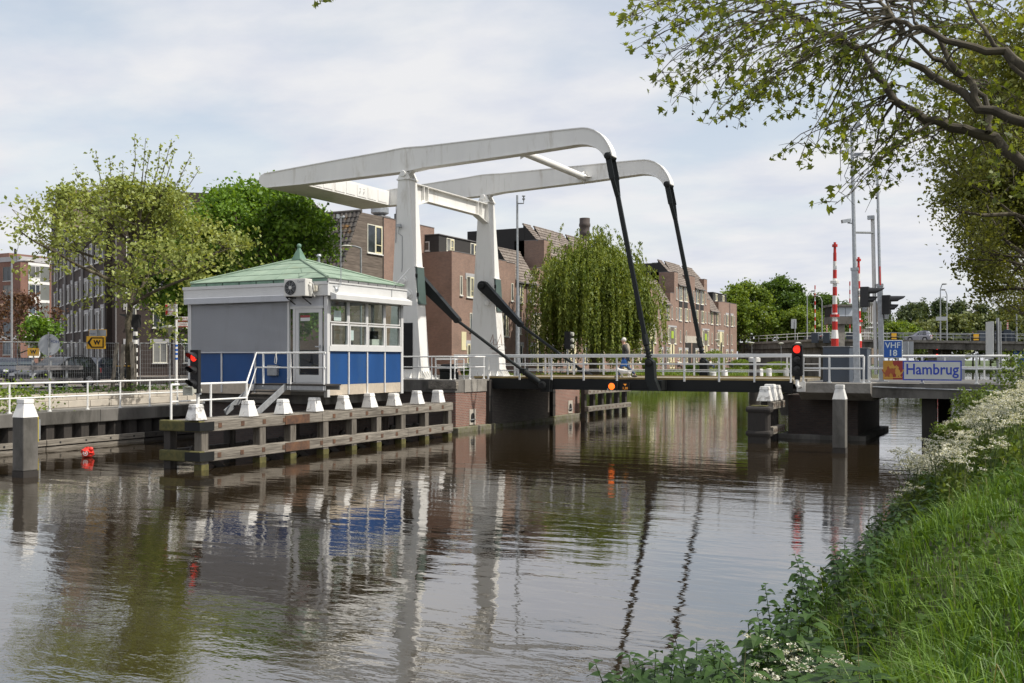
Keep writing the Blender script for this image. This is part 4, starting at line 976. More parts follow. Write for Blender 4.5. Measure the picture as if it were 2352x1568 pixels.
for (y0, y1, z0, z1, lb) in ((at(412.1 + .26278 * 1357, X=CX1).y, at(412.1 + .26278 * 1420, X=CX1).y, Z3(575), Z3(485), 'sheet of white paper taped inside the first cabin window'),
                             (at(412.1 + .26278 * 1480, X=CX1).y + 0.12, at(412.1 + .26278 * 1506, X=CX1).y + 0.16, Z3(745), Z3(655), 'narrow white paper slip inside the second lower cabin window')):
    tag(MB().box(CX1 - 0.034, CX1 - 0.030, y0, y1, z0, z1).build('paper_notice', M['paper']), lb, 'paper')

# air conditioner hung on the fascia
a0, a1 = at(653, Y=CY0 - 0.6).x, at(702, Y=CY0 - 0.6).x
acz0, acz1 = Z3(360, 33.8), Z3(205, 33.8)
ac = thing('air_conditioner', 'off white outdoor air conditioner unit bracketed to the cabin fascia', 'air conditioner', (a0 + 0.4, CY0 - 0.4, acz0))
MB().box(a0, a1, CY0 - 0.62, CY0 - 0.24, acz0, acz1).build('casing', M['ac'], ac, bevel=0.02)
fcx, fcz = a0 + 0.29, (acz0 + acz1) / 2; fyy = CY0 - 0.622
MB().lathe([(0.245, fyy - 0.006), (0.245, fyy)], (fcx, 0, fcz), 28, 'y').build('fan_opening', M['black_matt'], ac)
g = MB()
for rr_ in (0.25, 0.20, 0.15, 0.10):
    g.tube([(fcx + rr_ * math.cos(t), fyy - 0.014, fcz + rr_ * math.sin(t)) for t in [2 * math.pi * i / 28 for i in range(29)]], 0.006, 4, cap=False)
for i in range(8):
    t = math.pi * i / 4 + 0.2; g.tube([(fcx + 0.05 * math.cos(t), fyy - 0.016, fcz + 0.05 * math.sin(t)), (fcx + 0.25 * math.cos(t), fyy - 0.016, fcz + 0.25 * math.sin(t))], 0.007, 4)
g.build('grille', M['galv_dull'], ac)
MB().lathe([(0.06, fyy - 0.03), (0.065, fyy - 0.006)], (fcx, 0, fcz), 14, 'y').build('fan_hub', M['ac'], ac)
for x in (a0 + 0.12, a1 - 0.12):
    MB().box(x - 0.02, x + 0.02, CY0 - 0.64, CY0 - ov - 0.002, acz0 - 0.05, acz0 - 0.002).beam((x, CY0 - 0.6, acz0 - 0.05), (x, CY0 - ov - 0.02, acz0 - 0.26), 0.03, 0.03).build('bracket', M['steel_black'], ac)
MB().tube([(a1 + 0.01, CY0 - 0.45, acz0 + 0.42), (a1 + 0.08, CY0 - 0.42, acz0 + 0.36), (a1 + 0.10, CY0 - 0.36, acz0 + 0.1), (a1 + 0.08, CY0 - 0.2, acz0 - 0.02)], 0.025, 6).tube([(a1 + 0.01, CY0 - 0.40, acz0 + 0.5), (a1 + 0.12, CY0 - 0.36, acz0 + 0.44), (a1 + 0.12, CY0 - 0.3, acz0 + 0.2)], 0.02, 6).build('refrigerant_hose', M['ac'], ac)
text_mesh('lettering', 'Carrier', 0.10, M['galv_dull'], ac, (a1 - 0.2, CY0 - 0.623, acz1 - 0.10))

# stairs and landing
st = thing('cabin_stairs', 'steel stairs and small landing with white railing at the cabin door', 'stairs', (-22.5, 26.8, FZ))
LZ_ = 2.36; ly0 = CY0 - 0.95
lx0, lx1 = at(585, Y=ly0).x, at(746, Y=ly0).x
MB().box(lx0, lx1, ly0, CY0 - 0.06, LZ_ - 0.05, LZ_).build('landing', M['wood_dark'], st)
MB().box(lx0, lx1, ly0 + 0.02, ly0 + 0.06, LZ_ - 0.2, LZ_ - 0.051).box(lx0, lx1, CY0 - 0.15, CY0 - 0.11, LZ_ - 0.2, LZ_ - 0.051).build('landing_beam', M['galv_dull'], st)
sx1_ = lx0 + 1.35
for i in range(1, 4):
    zz = LZ_ - i * (LZ_ - FZ) / 4; yy = ly0 - i * 0.36
    MB().box(lx0 + 0.05, sx1_, yy, yy + 0.30, zz - 0.04, zz).build('tread', M['wood_dark'], st)
for x in (lx0 + 0.02, sx1_ + 0.03):
    MB().beam((x, ly0, LZ_ - 0.08), (x, ly0 - 1.45, FZ), 0.05, 0.2).build('stringer', M['galv_dull'], st)
def rail_run(pts, r=0.036): return MB().tube(pts, r, 8)
ftop = FZ + 1.03
yA = at(393, X=-22.42).y; yB = 24.75
hp_ = [(-22.42, yA, ftop), (-22.62, yB, ftop), (lx0 + 0.05, ly0 + 0.04, LZ_ + 1.06), (lx1, ly0 + 0.04, LZ_ + 1.06)]
rail_run(hp_).build('handrail', M['white_rail'], st, smooth=True)
rail_run([(p[0], p[1], p[2] - 0.5) for p in hp_], 0.028).build('rail', M['white_rail'], st, smooth=True)
for (x, y_, z0, z1) in ((-22.42, yA, FZ, ftop), (-22.52, (yA + yB) / 2, FZ, ftop), (-22.62, yB, FZ, ftop), (lx0 + 0.35, ly0 + 0.04, LZ_ - 0.1, LZ_ + 1.06), (sx1_ + 0.1, ly0 + 0.04, LZ_ - 0.2, LZ_ + 1.06), (sx1_ + 0.2, ly0 + 0.04, LZ_ - 0.2, LZ_ + 1.06), (lx1 - 0.06, ly0 + 0.04, LZ_ - 0.2, LZ_ + 1.06)):
    MB().tube([(x, y_, z0), (x, y_, z1)], 0.034, 8).build('post', M['white_rail'], st, smooth=True)
rx = lx0 + 0.95
tag(MB().tube([(rx, ly0 - 0.01, LZ_ + 1.1), (rx + 0.05, ly0 - 0.02, LZ_ + 0.85), (rx + 0.02, ly0 - 0.02, LZ_ + 0.68), (rx - 0.05, ly0 - 0.02, LZ_ + 0.72), (rx - 0.02, ly0 - 0.02, LZ_ + 0.9), (rx + 0.01, ly0 - 0.01, LZ_ + 1.08)], 0.016, 5).build('rope_loop', M['ac'], smooth=True), 'loop of pale rope hanging on the stair railing', 'rope')
# ================================================================ buildings
M['brick_row'] = brick_mat('brown_red_brick', (0.30, 0.172, 0.125), (0.22, 0.125, 0.093), (0.30, 0.25, 0.21), var=0.25, white=0.15)
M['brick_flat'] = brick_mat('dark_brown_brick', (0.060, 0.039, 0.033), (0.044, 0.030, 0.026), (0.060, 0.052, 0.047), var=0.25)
M['brick_red'] = brick_mat('red_facing_brick', (0.27, 0.115, 0.075), (0.20, 0.088, 0.06), (0.20, 0.16, 0.14), var=0.25)
M['cream'] = pm('cream_paint', (0.72, 0.66, 0.42), 0.5, 0.06, 1.0)
M['cream2'] = pm('pale_frame_paint', (0.70, 0.68, 0.58), 0.5, 0.05, 1.0)
M['lintel'] = pm('grey_lintel', (0.42, 0.42, 0.43), 0.7, 0.1, 1.5)
M['tile'] = pm('brown_roof_tiles', (0.16, 0.125, 0.105), 0.85, 0.35, 2.2, col2=(0.26, 0.22, 0.19), dirt=(0.36, 0.33, 0.29), dirt_amt=0.25, dscale=3.0, bump=0.5, rnd=0.12)
M['tile_dark'] = pm('dark_roof_tiles', (0.055, 0.047, 0.043), 0.8, 0.4, 3, col2=(0.10, 0.09, 0.08), dirt=(0.24, 0.12, 0.02), dirt_amt=0.14, dscale=1.1, rnd=0.25)
M['boards'] = pm('weathered_timber_cladding', (0.13, 0.10, 0.08), 0.85, 0.35, 3, col2=(0.20, 0.165, 0.135), stretch=(0.4, 0.4, 5), rnd=0.15)
M['boards_dark'] = pm('black_timber_cladding', (0.030, 0.028, 0.027), 0.8, 0.3, 3, stretch=(0.4, 0.4, 5), rnd=0.15)
M['boards_pale'] = pm('pale_timber_cladding', (0.34, 0.26, 0.20), 0.8, 0.15, 3, stretch=(5, 5, 0.4), rnd=0.08)
M['grey_panel'] = pm('grey_green_panel', (0.14, 0.15, 0.14), 0.6, 0.1, 1)
M['white_panel'] = pm('white_facade_panel', (0.72, 0.72, 0.70), 0.5, 0.05, 1)
M['pipe'] = pm('zinc_downpipe', (0.20, 0.19, 0.19), 0.5, 0.1, 1, metal=0.3)
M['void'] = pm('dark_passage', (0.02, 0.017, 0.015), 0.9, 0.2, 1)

M['glass_pale'] = glass_mat('curtained_glass', (0.11, 0.11, 0.10)); M['glass_blind'] = glass_mat('blue_grey_glass', (0.05, 0.065, 0.08))
class Loc:
    """a facade: origin, direction along it, outward normal"""
    def __init__(s, o, r, n): s.o = V(*o); s.r = V(*r).normalized(); s.n = V(*n).normalized()
    def p(s, a, z, out=0.0): return s.o + s.r * a + V(0, 0, z) + s.n * out
    def box(s, b, a0, a1, z0, z1, o0, o1):
        vs_ = [tuple(s.p(a, z, o)) for o in (o0, o1) for (a, z) in ((a0, z0), (a1, z0), (a1, z1), (a0, z1))]
        b.add(vs_, [(0, 1, 2, 3), (7, 6, 5, 4), (0, 4, 5, 1), (1, 5, 6, 2), (2, 6, 7, 3), (3, 7, 4, 0)]); return b
def window(th, L, a, z0, w, h, frame='cream2', lintel=False, sill=True, mull=0, sash=None, name='window', glass='glass', trans=0.0):
    t = 0.07; b = MB(); a0, a1, z1 = a - w / 2, a + w / 2, z0 + h
    L.box(b, a0, a1, z0, z0 + t, -0.08, 0.05); L.box(b, a0, a1, z1 - t, z1, -0.08, 0.05)
    L.box(b, a0, a0 + t, z0 + t, z1 - t, -0.08, 0.05); L.box(b, a1 - t, a1, z0 + t, z1 - t, -0.08, 0.05)
    if mull: L.box(b, a0 + w * mull - 0.035, a0 + w * mull + 0.035, z0 + t, z1 - t, -0.06, 0.045)
    if trans: L.box(b, a0 + t, a1 - t, z0 + h * trans - 0.03, z0 + h * trans + 0.03, -0.06, 0.042)
    o = b.build(name, M[frame], th)
    if glass == 'glass': glass = random.choice(('glass', 'glass', 'glass_pale', 'glass_blind'))
    L.box(MB(), a0 + t, a1 - t, z0 + t, z1 - t, 0.004, 0.012).build('pane', M[glass], o)
    if sash:
        b = MB(); s0, s1 = (a0 + w * mull + 0.035, a1 - t) if sash > 0 else (a0 + t, a0 + w * mull - 0.035)
        for (q0, q1, r0, r1) in ((s0, s1, z0 + t, z0 + t + 0.09), (s0, s1, z1 - t - 0.09, z1 - t), (s0, s0 + 0.08, z0 + t + 0.09, z1 - t - 0.09), (s1 - 0.08, s1, z0 + t + 0.09, z1 - t - 0.09)): L.box(b, q0, q1, r0, r1, 0.013, 0.06)
        L.box(b, s0 + 0.08, s1 - 0.08, z0 + h * 0.3, z0 + h * 0.3 + 0.06, 0.013, 0.06)
        b.build('sash', M['cream'], o)
    if sill: L.box(MB(), a0 - 0.06, a1 + 0.06, z0 - 0.08, z0 - 0.003, 0.0, 0.12).build('sill', M['white_panel'] if frame != 'alu' else M['alu'], o)
    if lintel:
        b = MB(); L.box(b, a0 - 0.22, a1 + 0.22, z1 + 0.003, z1 + 0.26, 0.0, 0.06); L.box(b, a0 - 0.22, a0 - 0.06, z1 - 0.26, z1 + 0.002, 0.0, 0.06); L.box(b, a1 + 0.06, a1 + 0.22, z1 - 0.26, z1 + 0.002, 0.0, 0.06)
        b.build('lintel', M['lintel'], o)
    return o
GZ = 1.9
FX = -43.8
def tile_roof(th, X0, X1, y0, y1, z0, z1, mat='tile', n=11, name='roof'):
    """steep tiled slope on the canal side: from eave (X0,z0) back to ridge (X1,z1)"""
    rf = MB().add([(X0, y0, z0), (X0, y1, z0), (X1, y1, z1), (X1, y0, z1), (X1, y0, z0), (X1, y1, z0)], [(0, 1, 2, 3), (0, 3, 4), (1, 5, 2), (3, 2, 5, 4), (0, 4, 5, 1)]).build(name, M['boards_dark'], th)
    d = V(X1 - X0, 0, z1 - z0); nrm = V(d.z, 0, -d.x).normalized()
    if nrm.x < 0: nrm = -nrm
    for i in range(n):
        a, e = V(X0, 0, z0) + d * (i / n - 0.012), V(X0, 0, z0) + d * ((i + 1) / n)
        k = int((y1 - y0) / 0.3); b = MB(); lo = []; hi = []
        for j in range(2 * k + 1):
            y = y0 + (y1 - y0) * j / (2 * k); bu = 0.05 if j % 2 else 0.0
            lo.append(a + nrm * (0.08 + bu) + V(0, y, 0)); hi.append(e + nrm * (0.02 + bu) + V(0, y, 0))
        m_ = len(lo)
        b.add([tuple(p) for p in lo + hi] + [tuple(p - nrm * 0.07) for p in lo], [(j, j + 1, m_ + j + 1, m_ + j) for j in range(m_ - 1)] + [(j + 1, j, 2 * m_ + j, 2 * m_ + j + 1) for j in range(m_ - 1)])
        b.build('tile_course', M[mat], rf)
    MB().tube([(X1, y0 - 0.05, z1 + 0.04), (X1, y1 + 0.05, z1 + 0.04)], 0.1, 8).build('ridge_tiles', M[mat], rf)
    MB().box(X0 - 0.02, X0 + 0.22, y0 - 0.05, y1 + 0.05, z0 - 0.12, z0 - 0.03).build('gutter', M['pipe'], rf)
    return rf
GROUPH = 'terraced brick houses along the far quay'
def row_house(label, y0, y1, kind, yp, flip=1):
    th = thing('row_house', label, 'house', (FX, (y0 + y1) / 2, GZ), GROUPH)
    L = Loc((FX, 0, 0), (0, 1, 0), (1, 0, 0)); D = -9.0
    top = {'flat': 12.45, 'mansard': 10.62, 'tall': 13.6}[kind]
    g = 0.004
    MB().box(FX + D, FX, y0 + g, y1 - g, GZ - 0.3, top).build('wall', M['brick_row'], th)
    bay = 2.35                                     # half width of the tiled part about the pipe
    if kind == 'flat':
        MB().box(FX - 0.4, FX + 0.02, y0 - 0.0, y1, top + 0.002, top + 0.06).build('coping', M['pipe'], th)
        dm = MB().box(FX - 7.5, FX - 1.6, y0 + 0.5, y1 - 0.5, top, top + 1.55).build('dormer', M['boards_dark'], th)
        Ld = Loc((FX - 1.6, 0, 0), (0, 1, 0), (1, 0, 0)); Lf = Loc((0, y0 + 0.5, 0), (1, 0, 0), (0, -1, 0))
        for a in (yp - 2.2, yp + 2.0): window(th, Ld, a, top + 0.25, 1.3, 1.15, 'cream2', mull=0.5, sash=1)
        window(th, Lf, FX - 3.4, top + 0.2, 1.7, 0.8, 'white_panel', glass='boards')
        MB().box(FX - 7.6, FX - 1.5, y0 + 0.4, y1 - 0.4, top + 1.552, top + 1.62).build('dormer_roof', M['pipe'], th)
    else:
        rise = 3.35; back = 1.95
        roof = tile_roof(th, FX + 0.12, FX - back, yp - bay, yp + bay, top + 0.05, top + rise)
        pt = top + (1.75 if kind == 'mansard' else 1.75)
        for (a, c_) in ((y0 + g, yp - bay - 0.02), (yp + bay + 0.02, y1 - g)):
            MB().box(FX - 3.4, FX - 0.002, a, c_, top + 0.002, pt).build('parapet', M['brick_row'], th)
            MB().box(FX - 3.4, FX + 0.03, a - 0.0, c_ + 0.0, pt + 0.002, pt + 0.05).build('coping', M['pipe'], th)
        if kind == 'tall':
            for (a, c_) in ((y0 + g, yp - bay - 0.02), (yp + bay + 0.02, y1 - g)):
                tile_roof(th, FX - 0.9, FX - 2.4, a + 0.02, c_ - 0.02, pt + 0.05, pt + 1.7, n=6, name='upper_roof')
        MB().box(FX + D, FX - back - 0.3, y0 + g, y1 - g, top, top + rise - 0.25).build('rear_storey', M['boards_dark'], th)
        MB().box(FX - back - 1.6, FX - back - 0.4, yp - bay - 0.9, yp - bay - 0.06, top + 1.8, top + rise - 0.1).build('white_dormer_cheek', M['white_panel'], th)
    # pipe
    MB().tube([L.p(yp, GZ, 0.09), L.p(yp, top, 0.09)], 0.055, 6).build('downpipe', M['pipe'], th)
    # upper floor
    for s in (-1, 1):
        window(th, L, yp + s * 1.45, 8.65, 1.3, 1.85, mull=0.5, sash=1, lintel=(kind == 'flat'))
        window(th, L, yp + s * 3.05, 8.75, 0.42, 1.7, sill=True, frame='cream2')
        window(th, L, yp + s * 1.35, 5.65, 0.4, 1.65, sill=True)
        window(th, L, yp + s * 1.45, 2.75, 1.15, 1.85, lintel=True, mull=0.5, sash=s)
        if kind == 'tall':
            window(th, L, yp + s * 1.2, 11.45, 1.55, 2.1, mull=0.45, sash=1)
            L.box(MB(), yp + s * 1.2 - 0.75, yp + s * 1.2 + 0.75, 10.55, 11.36, 0.0, 0.05).build('spandrel_boards', M['boards_dark'], th)
            window(th, L, yp + s * 3.0, 11.6, 0.42, 1.7)
    return th, L
def mid_group(th, L, ym, kind):
    """first-floor group with cream panels over the doors"""
    L.box(MB(), ym - 1.85, ym + 1.85, 7.62, 7.86, 0.0, 0.08).build('lintel', M['lintel'], th)
    for s in (-1, 1): window(th, L, ym + s * 1.25, 5.35, 1.0, 2.22, mull=0.5, sash=s)
    if kind == 'arch':
        b = L.box(MB(), ym - 0.72, ym + 0.72, 5.2, 7.6, 0.0, 0.10); b.build('cream_panel', M['cream'], th)
        arch = [(-0.45, 2.0), (-0.45, 5.5)] + [(0.45 * math.cos(t), 5.5 + 0.45 * math.sin(t)) for t in [math.pi * (1 - i / 8) for i in range(1, 8)]] + [(0.45, 5.5), (0.45, 2.0)]
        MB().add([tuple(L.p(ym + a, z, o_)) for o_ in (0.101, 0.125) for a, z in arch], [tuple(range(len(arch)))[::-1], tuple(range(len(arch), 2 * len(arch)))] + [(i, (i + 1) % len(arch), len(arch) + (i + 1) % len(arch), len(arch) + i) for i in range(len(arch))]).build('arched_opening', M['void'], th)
        for s in (-1, 1): L.box(MB(), ym + s * 0.62 - 0.2, ym + s * 0.62 + 0.2, 1.95, 5.19, 0.0, 0.09).build('cream_panel', M['cream'], th)
    else:
        L.box(MB(), ym - 0.7, ym + 0.7, 5.36, 7.6, 0.0, 0.03).build('boarding', M['boards'], th)
        L.box(MB(), ym - 0.5, ym + 0.5, 6.1, 7.1, 0.031, 0.08).build('green_notice', M['lime'], th)
        for s in (-1, 1): L.box(MB(), ym + s * 0.55 - 0.3, ym + s * 0.55 + 0.3, 3.0, 5.3, 0.0, 0.06).build('cream_panel', M['cream'], th)
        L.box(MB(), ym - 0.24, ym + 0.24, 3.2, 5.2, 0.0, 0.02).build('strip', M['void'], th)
        for s in (-1, 1):
            dr_ = L.box(MB(), ym + s * 0.62 - 0.42, ym + s * 0.62 + 0.42, 1.95, 2.95, 0.0, 0.05).build('door', M['cream'], th)
            L.box(MB(), ym + s * 0.62 - 0.25, ym + s * 0.62 + 0.25, 2.15, 2.8, 0.051, 0.06).build('door_light', M['void'], dr_)
M['lime'] = pm('lime_green_notice', (0.35, 0.48, 0.05), 0.6, 0.1, 5)
hs = []
hs.append(row_house('flat roofed brick end house with black dormer right behind the far tower', 73.0, 83.0, 'flat', 77.6))
hs.append(row_house('brick house with tiled mansard between the flat roofed house and the willow', 83.0, 91.2, 'mansard', 87.2))
hs.append(row_house('tall tiled brick house at the left edge of the willow', 91.2, 99.2, 'tall', 95.2))
hs.append(row_house('tall brick house mostly hidden behind the left half of the willow', 99.2, 107.2, 'tall', 103.2))
hs.append(row_house('brick house hidden behind the middle of the willow', 107.2, 115.2, 'mansard', 111.2))
hs.append(row_house('brick house hidden behind the right half of the willow', 115.2, 124.8, 'mansard', 120.5))
hs.append(row_house('brick house with sloping tiled roof just right of the willow', 124.8, 132.9, 'mansard', 128.8))
hs.append(row_house('tall gabled brick house right of the near hanger rod', 132.9, 140.9, 'tall', 136.9))
hs.append(row_house('tall gabled brick house crossed by the far hanger rod', 140.9, 148.7, 'tall', 144.8))
hs.append(row_house('brick house with low tiled roof next to the last flat roofed house', 148.7, 156.8, 'mansard', 152.6))
hs.append(row_house('flat roofed brick house closing the far end of the terrace', 156.8, 166.0, 'flat', 161.4))
for i, (th, L) in enumerate(hs):
    if i + 1 < len(hs) and i not in (7,):
        mid_group(th, L, hs[i + 1][0].location.y - (hs[i + 1][0].location.y - th.location.y) / 2 - (0.95 if i < 10 else 0), 'arch' if i % 2 else 'strip')
# passage with two dark arches under the tall houses
th, L = hs[7]
b = L.box(MB(), 137.6, 144.2, 5.6, 6.6, 0.0, 0.05); b.build('passage_lintel', M['concrete_pale'], th)
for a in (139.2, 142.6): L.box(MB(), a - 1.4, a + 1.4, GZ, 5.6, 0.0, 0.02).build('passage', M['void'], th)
th, L = hs[0]
# dark end wall and cream panels of the first house
for (a, z0, z1) in ((75.0, 4.0, 5.6),): L.box(MB(), a - 0.4, a + 0.4, z0, z1, 0.0, 0.05).build('cream_panel', M['cream'], th)

# brick house with timber gable and tiled slope beside the near tower
HX_ = -46.8
hb = thing('gable_house', 'tall brick house with dark tiled slope and brown timber gable above the cabin roof', 'house', (HX_ - 4, 67, GZ))
zt_ = 14.8
MB().prism([(60.6, GZ - 0.3), (60.6, 8.0), (64.0, zt_ - 0.1), (75.0, zt_ - 0.1), (75.0, GZ - 0.3)], 'x', HX_ - 10, HX_ - 0.05).build('core_wall', M['brick_row'], hb)
MB().box(HX_ - 0.05, HX_, 67.15, 75.0, GZ - 0.3, zt_).build('brick_wall', M['brick_row'], hb)
MB().box(HX_ - 0.4, HX_ + 0.03, 67.15, 75.0, zt_ + 0.002, zt_ + 0.06).build('coping', M['pipe'], hb)
z = 4.0
while z < zt_ - 0.1:
    ya = 60.6 + max(0.0, (z - 8.0)) / 6.7 * 3.4
    MB().box(HX_ - 0.045, HX_ + 0.01, ya + 0.04, 67.1, z, z + 0.225).build('board', M['boards'], hb); z += 0.235
Lh = Loc((HX_ + 0.01, 0, 0), (0, 1, 0), (1, 0, 0))
yw = at(806, X=HX_).y
window(hb, Lh, 65.95, 11.7, 2.05, 2.3, 'cream2', mull=0.52, sash=1)
window(hb, Lh, 66.2, 8.2, 1.0, 0.9, 'cream2')
MB().box(HX_ + 0.012, HX_ + 0.06, 67.08, 67.16, GZ, zt_).build('corner_trim', M['boards_dark'], hb)
# tiles of the slope, one by one
sl = MB().add([(HX_ - 10, 60.55, 7.9), (HX_, 60.55, 7.9), (HX_, 64.0, zt_), (HX_ - 10, 64.0, zt_)], [(0, 1, 2, 3)]).build('roof_slope', M['boards_dark'], hb)
dsl = V(0, 3.45, zt_ - 7.9); ns = V(0, -dsl.z, dsl.y).normalized()
tm = None; nr, nc = 17, 13; tw_, thh = 0.40, dsl.length / nr
for r_ in range(nr):
    for c_ in range(nc):
        if tm is None:
            b = MB(); prf = [(0.0, 0.0), (0.06, 0.055), (0.15, 0.075), (0.24, 0.04), (0.30, 0.0), (0.40, 0.0)]
            u = dsl.normalized()
            for k in range(len(prf)):
                for t, lift in ((-0.04, 0.06), (thh, 0.0)): b.v.append(tuple(V(-prf[k][0], 0, 0) + u * t + ns * (prf[k][1] + lift + 0.01)))
            for k in range(len(prf)):
                b.v.append(tuple(V(-prf[k][0], 0, 0) + u * -0.04 + ns * 0.0))
            m_ = len(prf); b.f = [(2 * k, 2 * k + 1, 2 * k + 3, 2 * k + 2) for k in range(m_ - 1)] + [(2 * k, 2 * k + 2, 2 * m_ + k + 1, 2 * m_ + k) for k in range(m_ - 1)]
            tm = b.mesh('tile', M['tile_dark'])
        link_mesh('tile', tm, sl, V(HX_ + 0.05 - c_ * tw_, 60.55, 7.9) + dsl * (r_ / nr) - wloc(sl))
MB().tube([(HX_ + 0.1, 64.05, zt_ + 0.1), (HX_ - 6, 64.05, zt_ + 0.1)], 0.13, 8).build('ridge_tiles', M['tile_dark'], hb)
MB().lathe([(0.3, 0), (0.75, 0.25), (0.75, 0.65), (0.62, 0.8)], (HX_ - 1.2, 68.4, zt_ + 0.3), 14).build('roof_vent', M['galv'], hb)
MB().box(HX_ - 1.8, HX_ - 0.6, 67.8, 69.1, zt_ - 0.05, zt_ + 0.3).build('vent_base', M['lead'], hb)
MB().tube([(HX_ - 0.8, 70.2, zt_), (HX_ - 0.8, 70.2, zt_ + 0.7)], 0.16, 8).build('flue', M['black'], hb)

# dark apartment block behind the left trees
apt = thing('apartment_block', 'dark brown brick apartment block behind the pale street tree', 'apartment block', tuple(at(330, d=84)[:2]) + (GZ,))
fw, rt = V(-_s, _c, 0), V(_c, _s, 0)
def cam_pt(px, d): p = at(px, d=d); return V(p.x, p.y, 0)
A0, A1 = cam_pt(258, 83), cam_pt(700, 86)
zt2 = EYE + (825 - 436) * 83 / 2287
def quad_block(th, p0, p1, depth_vec, z0, z1, mat, name):
    a, b_, c_, d_ = p0, p1, p1 + depth_vec, p0 + depth_vec
    return MB().prism([(q.x, q.y) for q in (a, b_, c_, d_)], 'z', z0, z1).build(name, M[mat], th)
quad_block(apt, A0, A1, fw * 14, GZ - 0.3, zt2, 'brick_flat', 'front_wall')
LA = Loc(A0, (A1 - A0), (A1 - A0).cross(V(0, 0, 1)))
Lw = (A1 - A0).length
for fl_ in range(5):
    for k in range(7):
        a = 1.5 + k * 2.3
        if a > Lw - 1: continue
        window(apt, LA, a, 2.9 + fl_ * 2.95 + (0.0 if fl_ else 0.0), 1.15 if k % 2 else 0.8, 1.75, 'cream2', lintel=(fl_ < 3), mull=0.5)
for k in range(3): MB().tube([LA.p(0.3 + k * 4.6, GZ, 0.1), LA.p(0.3 + k * 4.6, zt2, 0.1)], 0.07, 6).build('downpipe', M['pipe'], apt)
MB().add([], []);
B_ = [(245, 86, 440), (192, 92, 440), (152, 101, 436), (122, 112, 458)]
for i in range(3):
    p0, p1 = cam_pt(B_[i + 1][0], B_[i + 1][1]), cam_pt(B_[i][0], B_[i][1])
    zt3 = EYE + (825 - B_[i + 1][2]) * (B_[i][1] if i < 2 else B_[i + 1][1] - 4) / 2287
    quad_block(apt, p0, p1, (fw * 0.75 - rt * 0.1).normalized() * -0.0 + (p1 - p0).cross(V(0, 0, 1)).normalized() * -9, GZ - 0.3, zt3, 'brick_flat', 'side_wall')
    Ls = Loc(p0, (p1 - p0), (p1 - p0).cross(V(0, 0, 1))); W_ = (p1 - p0).length
    for fl_ in range(5):
        for k in range(4):
            window(apt, Ls, W_ * (0.14 + 0.24 * k), 2.9 + fl_ * 2.95, 1.1, 1.9 if k % 2 else 1.6, 'white_panel', lintel=(fl_ < 3), mull=0.5)
    for k in (0.02, 0.5, 0.97): MB().tube([Ls.p(W_ * k, GZ, 0.12), Ls.p(W_ * k, zt3, 0.12)], 0.08, 6).build('downpipe', M['pipe'], apt)
p0, p1 = cam_pt(152, 82.6), cam_pt(202, 82.6)
zb_, zt_b = EYE + (825 - 522) * 82.6 / 2287, EYE + (825 - 436) * 82.6 / 2287
Lb = Loc(p0, p1 - p0, (p1 - p0).cross(V(0, 0, 1)))
by = Lb.box(MB(), 0, (p1 - p0).length, zb_, zt_b, -3.5, -0.03).build('bay', M['pipe'], apt)
nb = 12
for k in range(nb):
    w_ = (p1 - p0).length / nb; Lb.box(MB(), k * w_ + 0.01, (k + 1) * w_ - 0.01, zb_ + 0.05, zt_b - 0.05, -0.03, 0.02).build('bay_board', M['boards_pale'], by)
gr = MB()
g0, g1 = cam_pt(468, 88), cam_pt(560, 90)
for t in range(4):
    p = g0.lerp(g1, t / 3); gr.tube([(p.x, p.y, zt2), (p.x, p.y, zt2 + 1.15)], 0.04, 5)
gr.tube([(g0.x, g0.y, zt2 + 1.1), (g1.x, g1.y, zt2 + 1.1)], 0.04, 5).build('roof_railing', M['galv_dull'], apt)

# red brick flats at the far left
c0 = at(47, d=155); fl = thing('corner_flats', 'red brick flats with grey panels and white parapet at the far left', 'apartment block', (c0.x, c0.y, GZ))
ztf = EYE + 226 * 155 / 2287; LnX = 60
MB().box(c0.x - LnX, c0.x, c0.y, c0.y + 34, GZ - 0.3, ztf).build('wall', M['brick_red'], fl)
MB().box(c0.x - LnX, c0.x + 0.15, c0.y - 0.15, c0.y + 34, ztf + 0.002, ztf + 0.75).build('parapet', M['lintel'], fl)
MB().box(c0.x - LnX, c0.x + 0.12, c0.y - 0.12, c0.y + 34, GZ + 4.4, GZ + 5.0).build('band', M['white_panel'], fl)
Lr = Loc((c0.x, c0.y, 0), (0, 1, 0), (1, 0, 0)); Ll = Loc((c0.x, c0.y, 0), (-1, 0, 0), (0, -1, 0))
for fl_ in range(5):
    z0 = ztf - 3.0 - fl_ * 2.9
    if z0 < 2: continue
    for k in range(4):
        a = 3.2 + k * 8.2
        g = Lr.box(MB(), a - 1.9, a + 1.9, z0 - 0.5, z0 + 2.45, 0.0, 0.05).build('grey_panel', M['grey_panel'], fl)
        Lr.box(MB(), a - 1.9, a + 1.9, z0 + 2.46, z0 + 2.9, 0.0, 0.10).build('white_lintel', M['white_panel'], fl)
        s = 1 if k % 2 else -1
        window(fl, Loc((c0.x + 0.05, c0.y, 0), (0, 1, 0), (1, 0, 0)), a + s * 0.8, z0 + 0.55, 2.0, 1.85, 'white_panel', mull=0.6, sill=False)
        Lr.box(MB(), a + s * 0.8 - 1.0, a + s * 0.8 + 1.0, z0 - 0.45, z0 + 0.5, 0.05, 0.09).build('white_infill', M['white_panel'], fl)
    for k in range(3): window(fl, Ll, 3.0 + k * 7, z0, 2.2, 2.2, 'grey_panel', mull=0.5)
for k, (a, h) in enumerate(((2.0, 1.6), (8.0, 2.4), (16.0, 2.2))):
    MB().tube([Lr.p(a, ztf + 0.7, -4), Lr.p(a, ztf + 0.7 + h, -4)], 0.18, 6).build('flue', M['black'], fl)
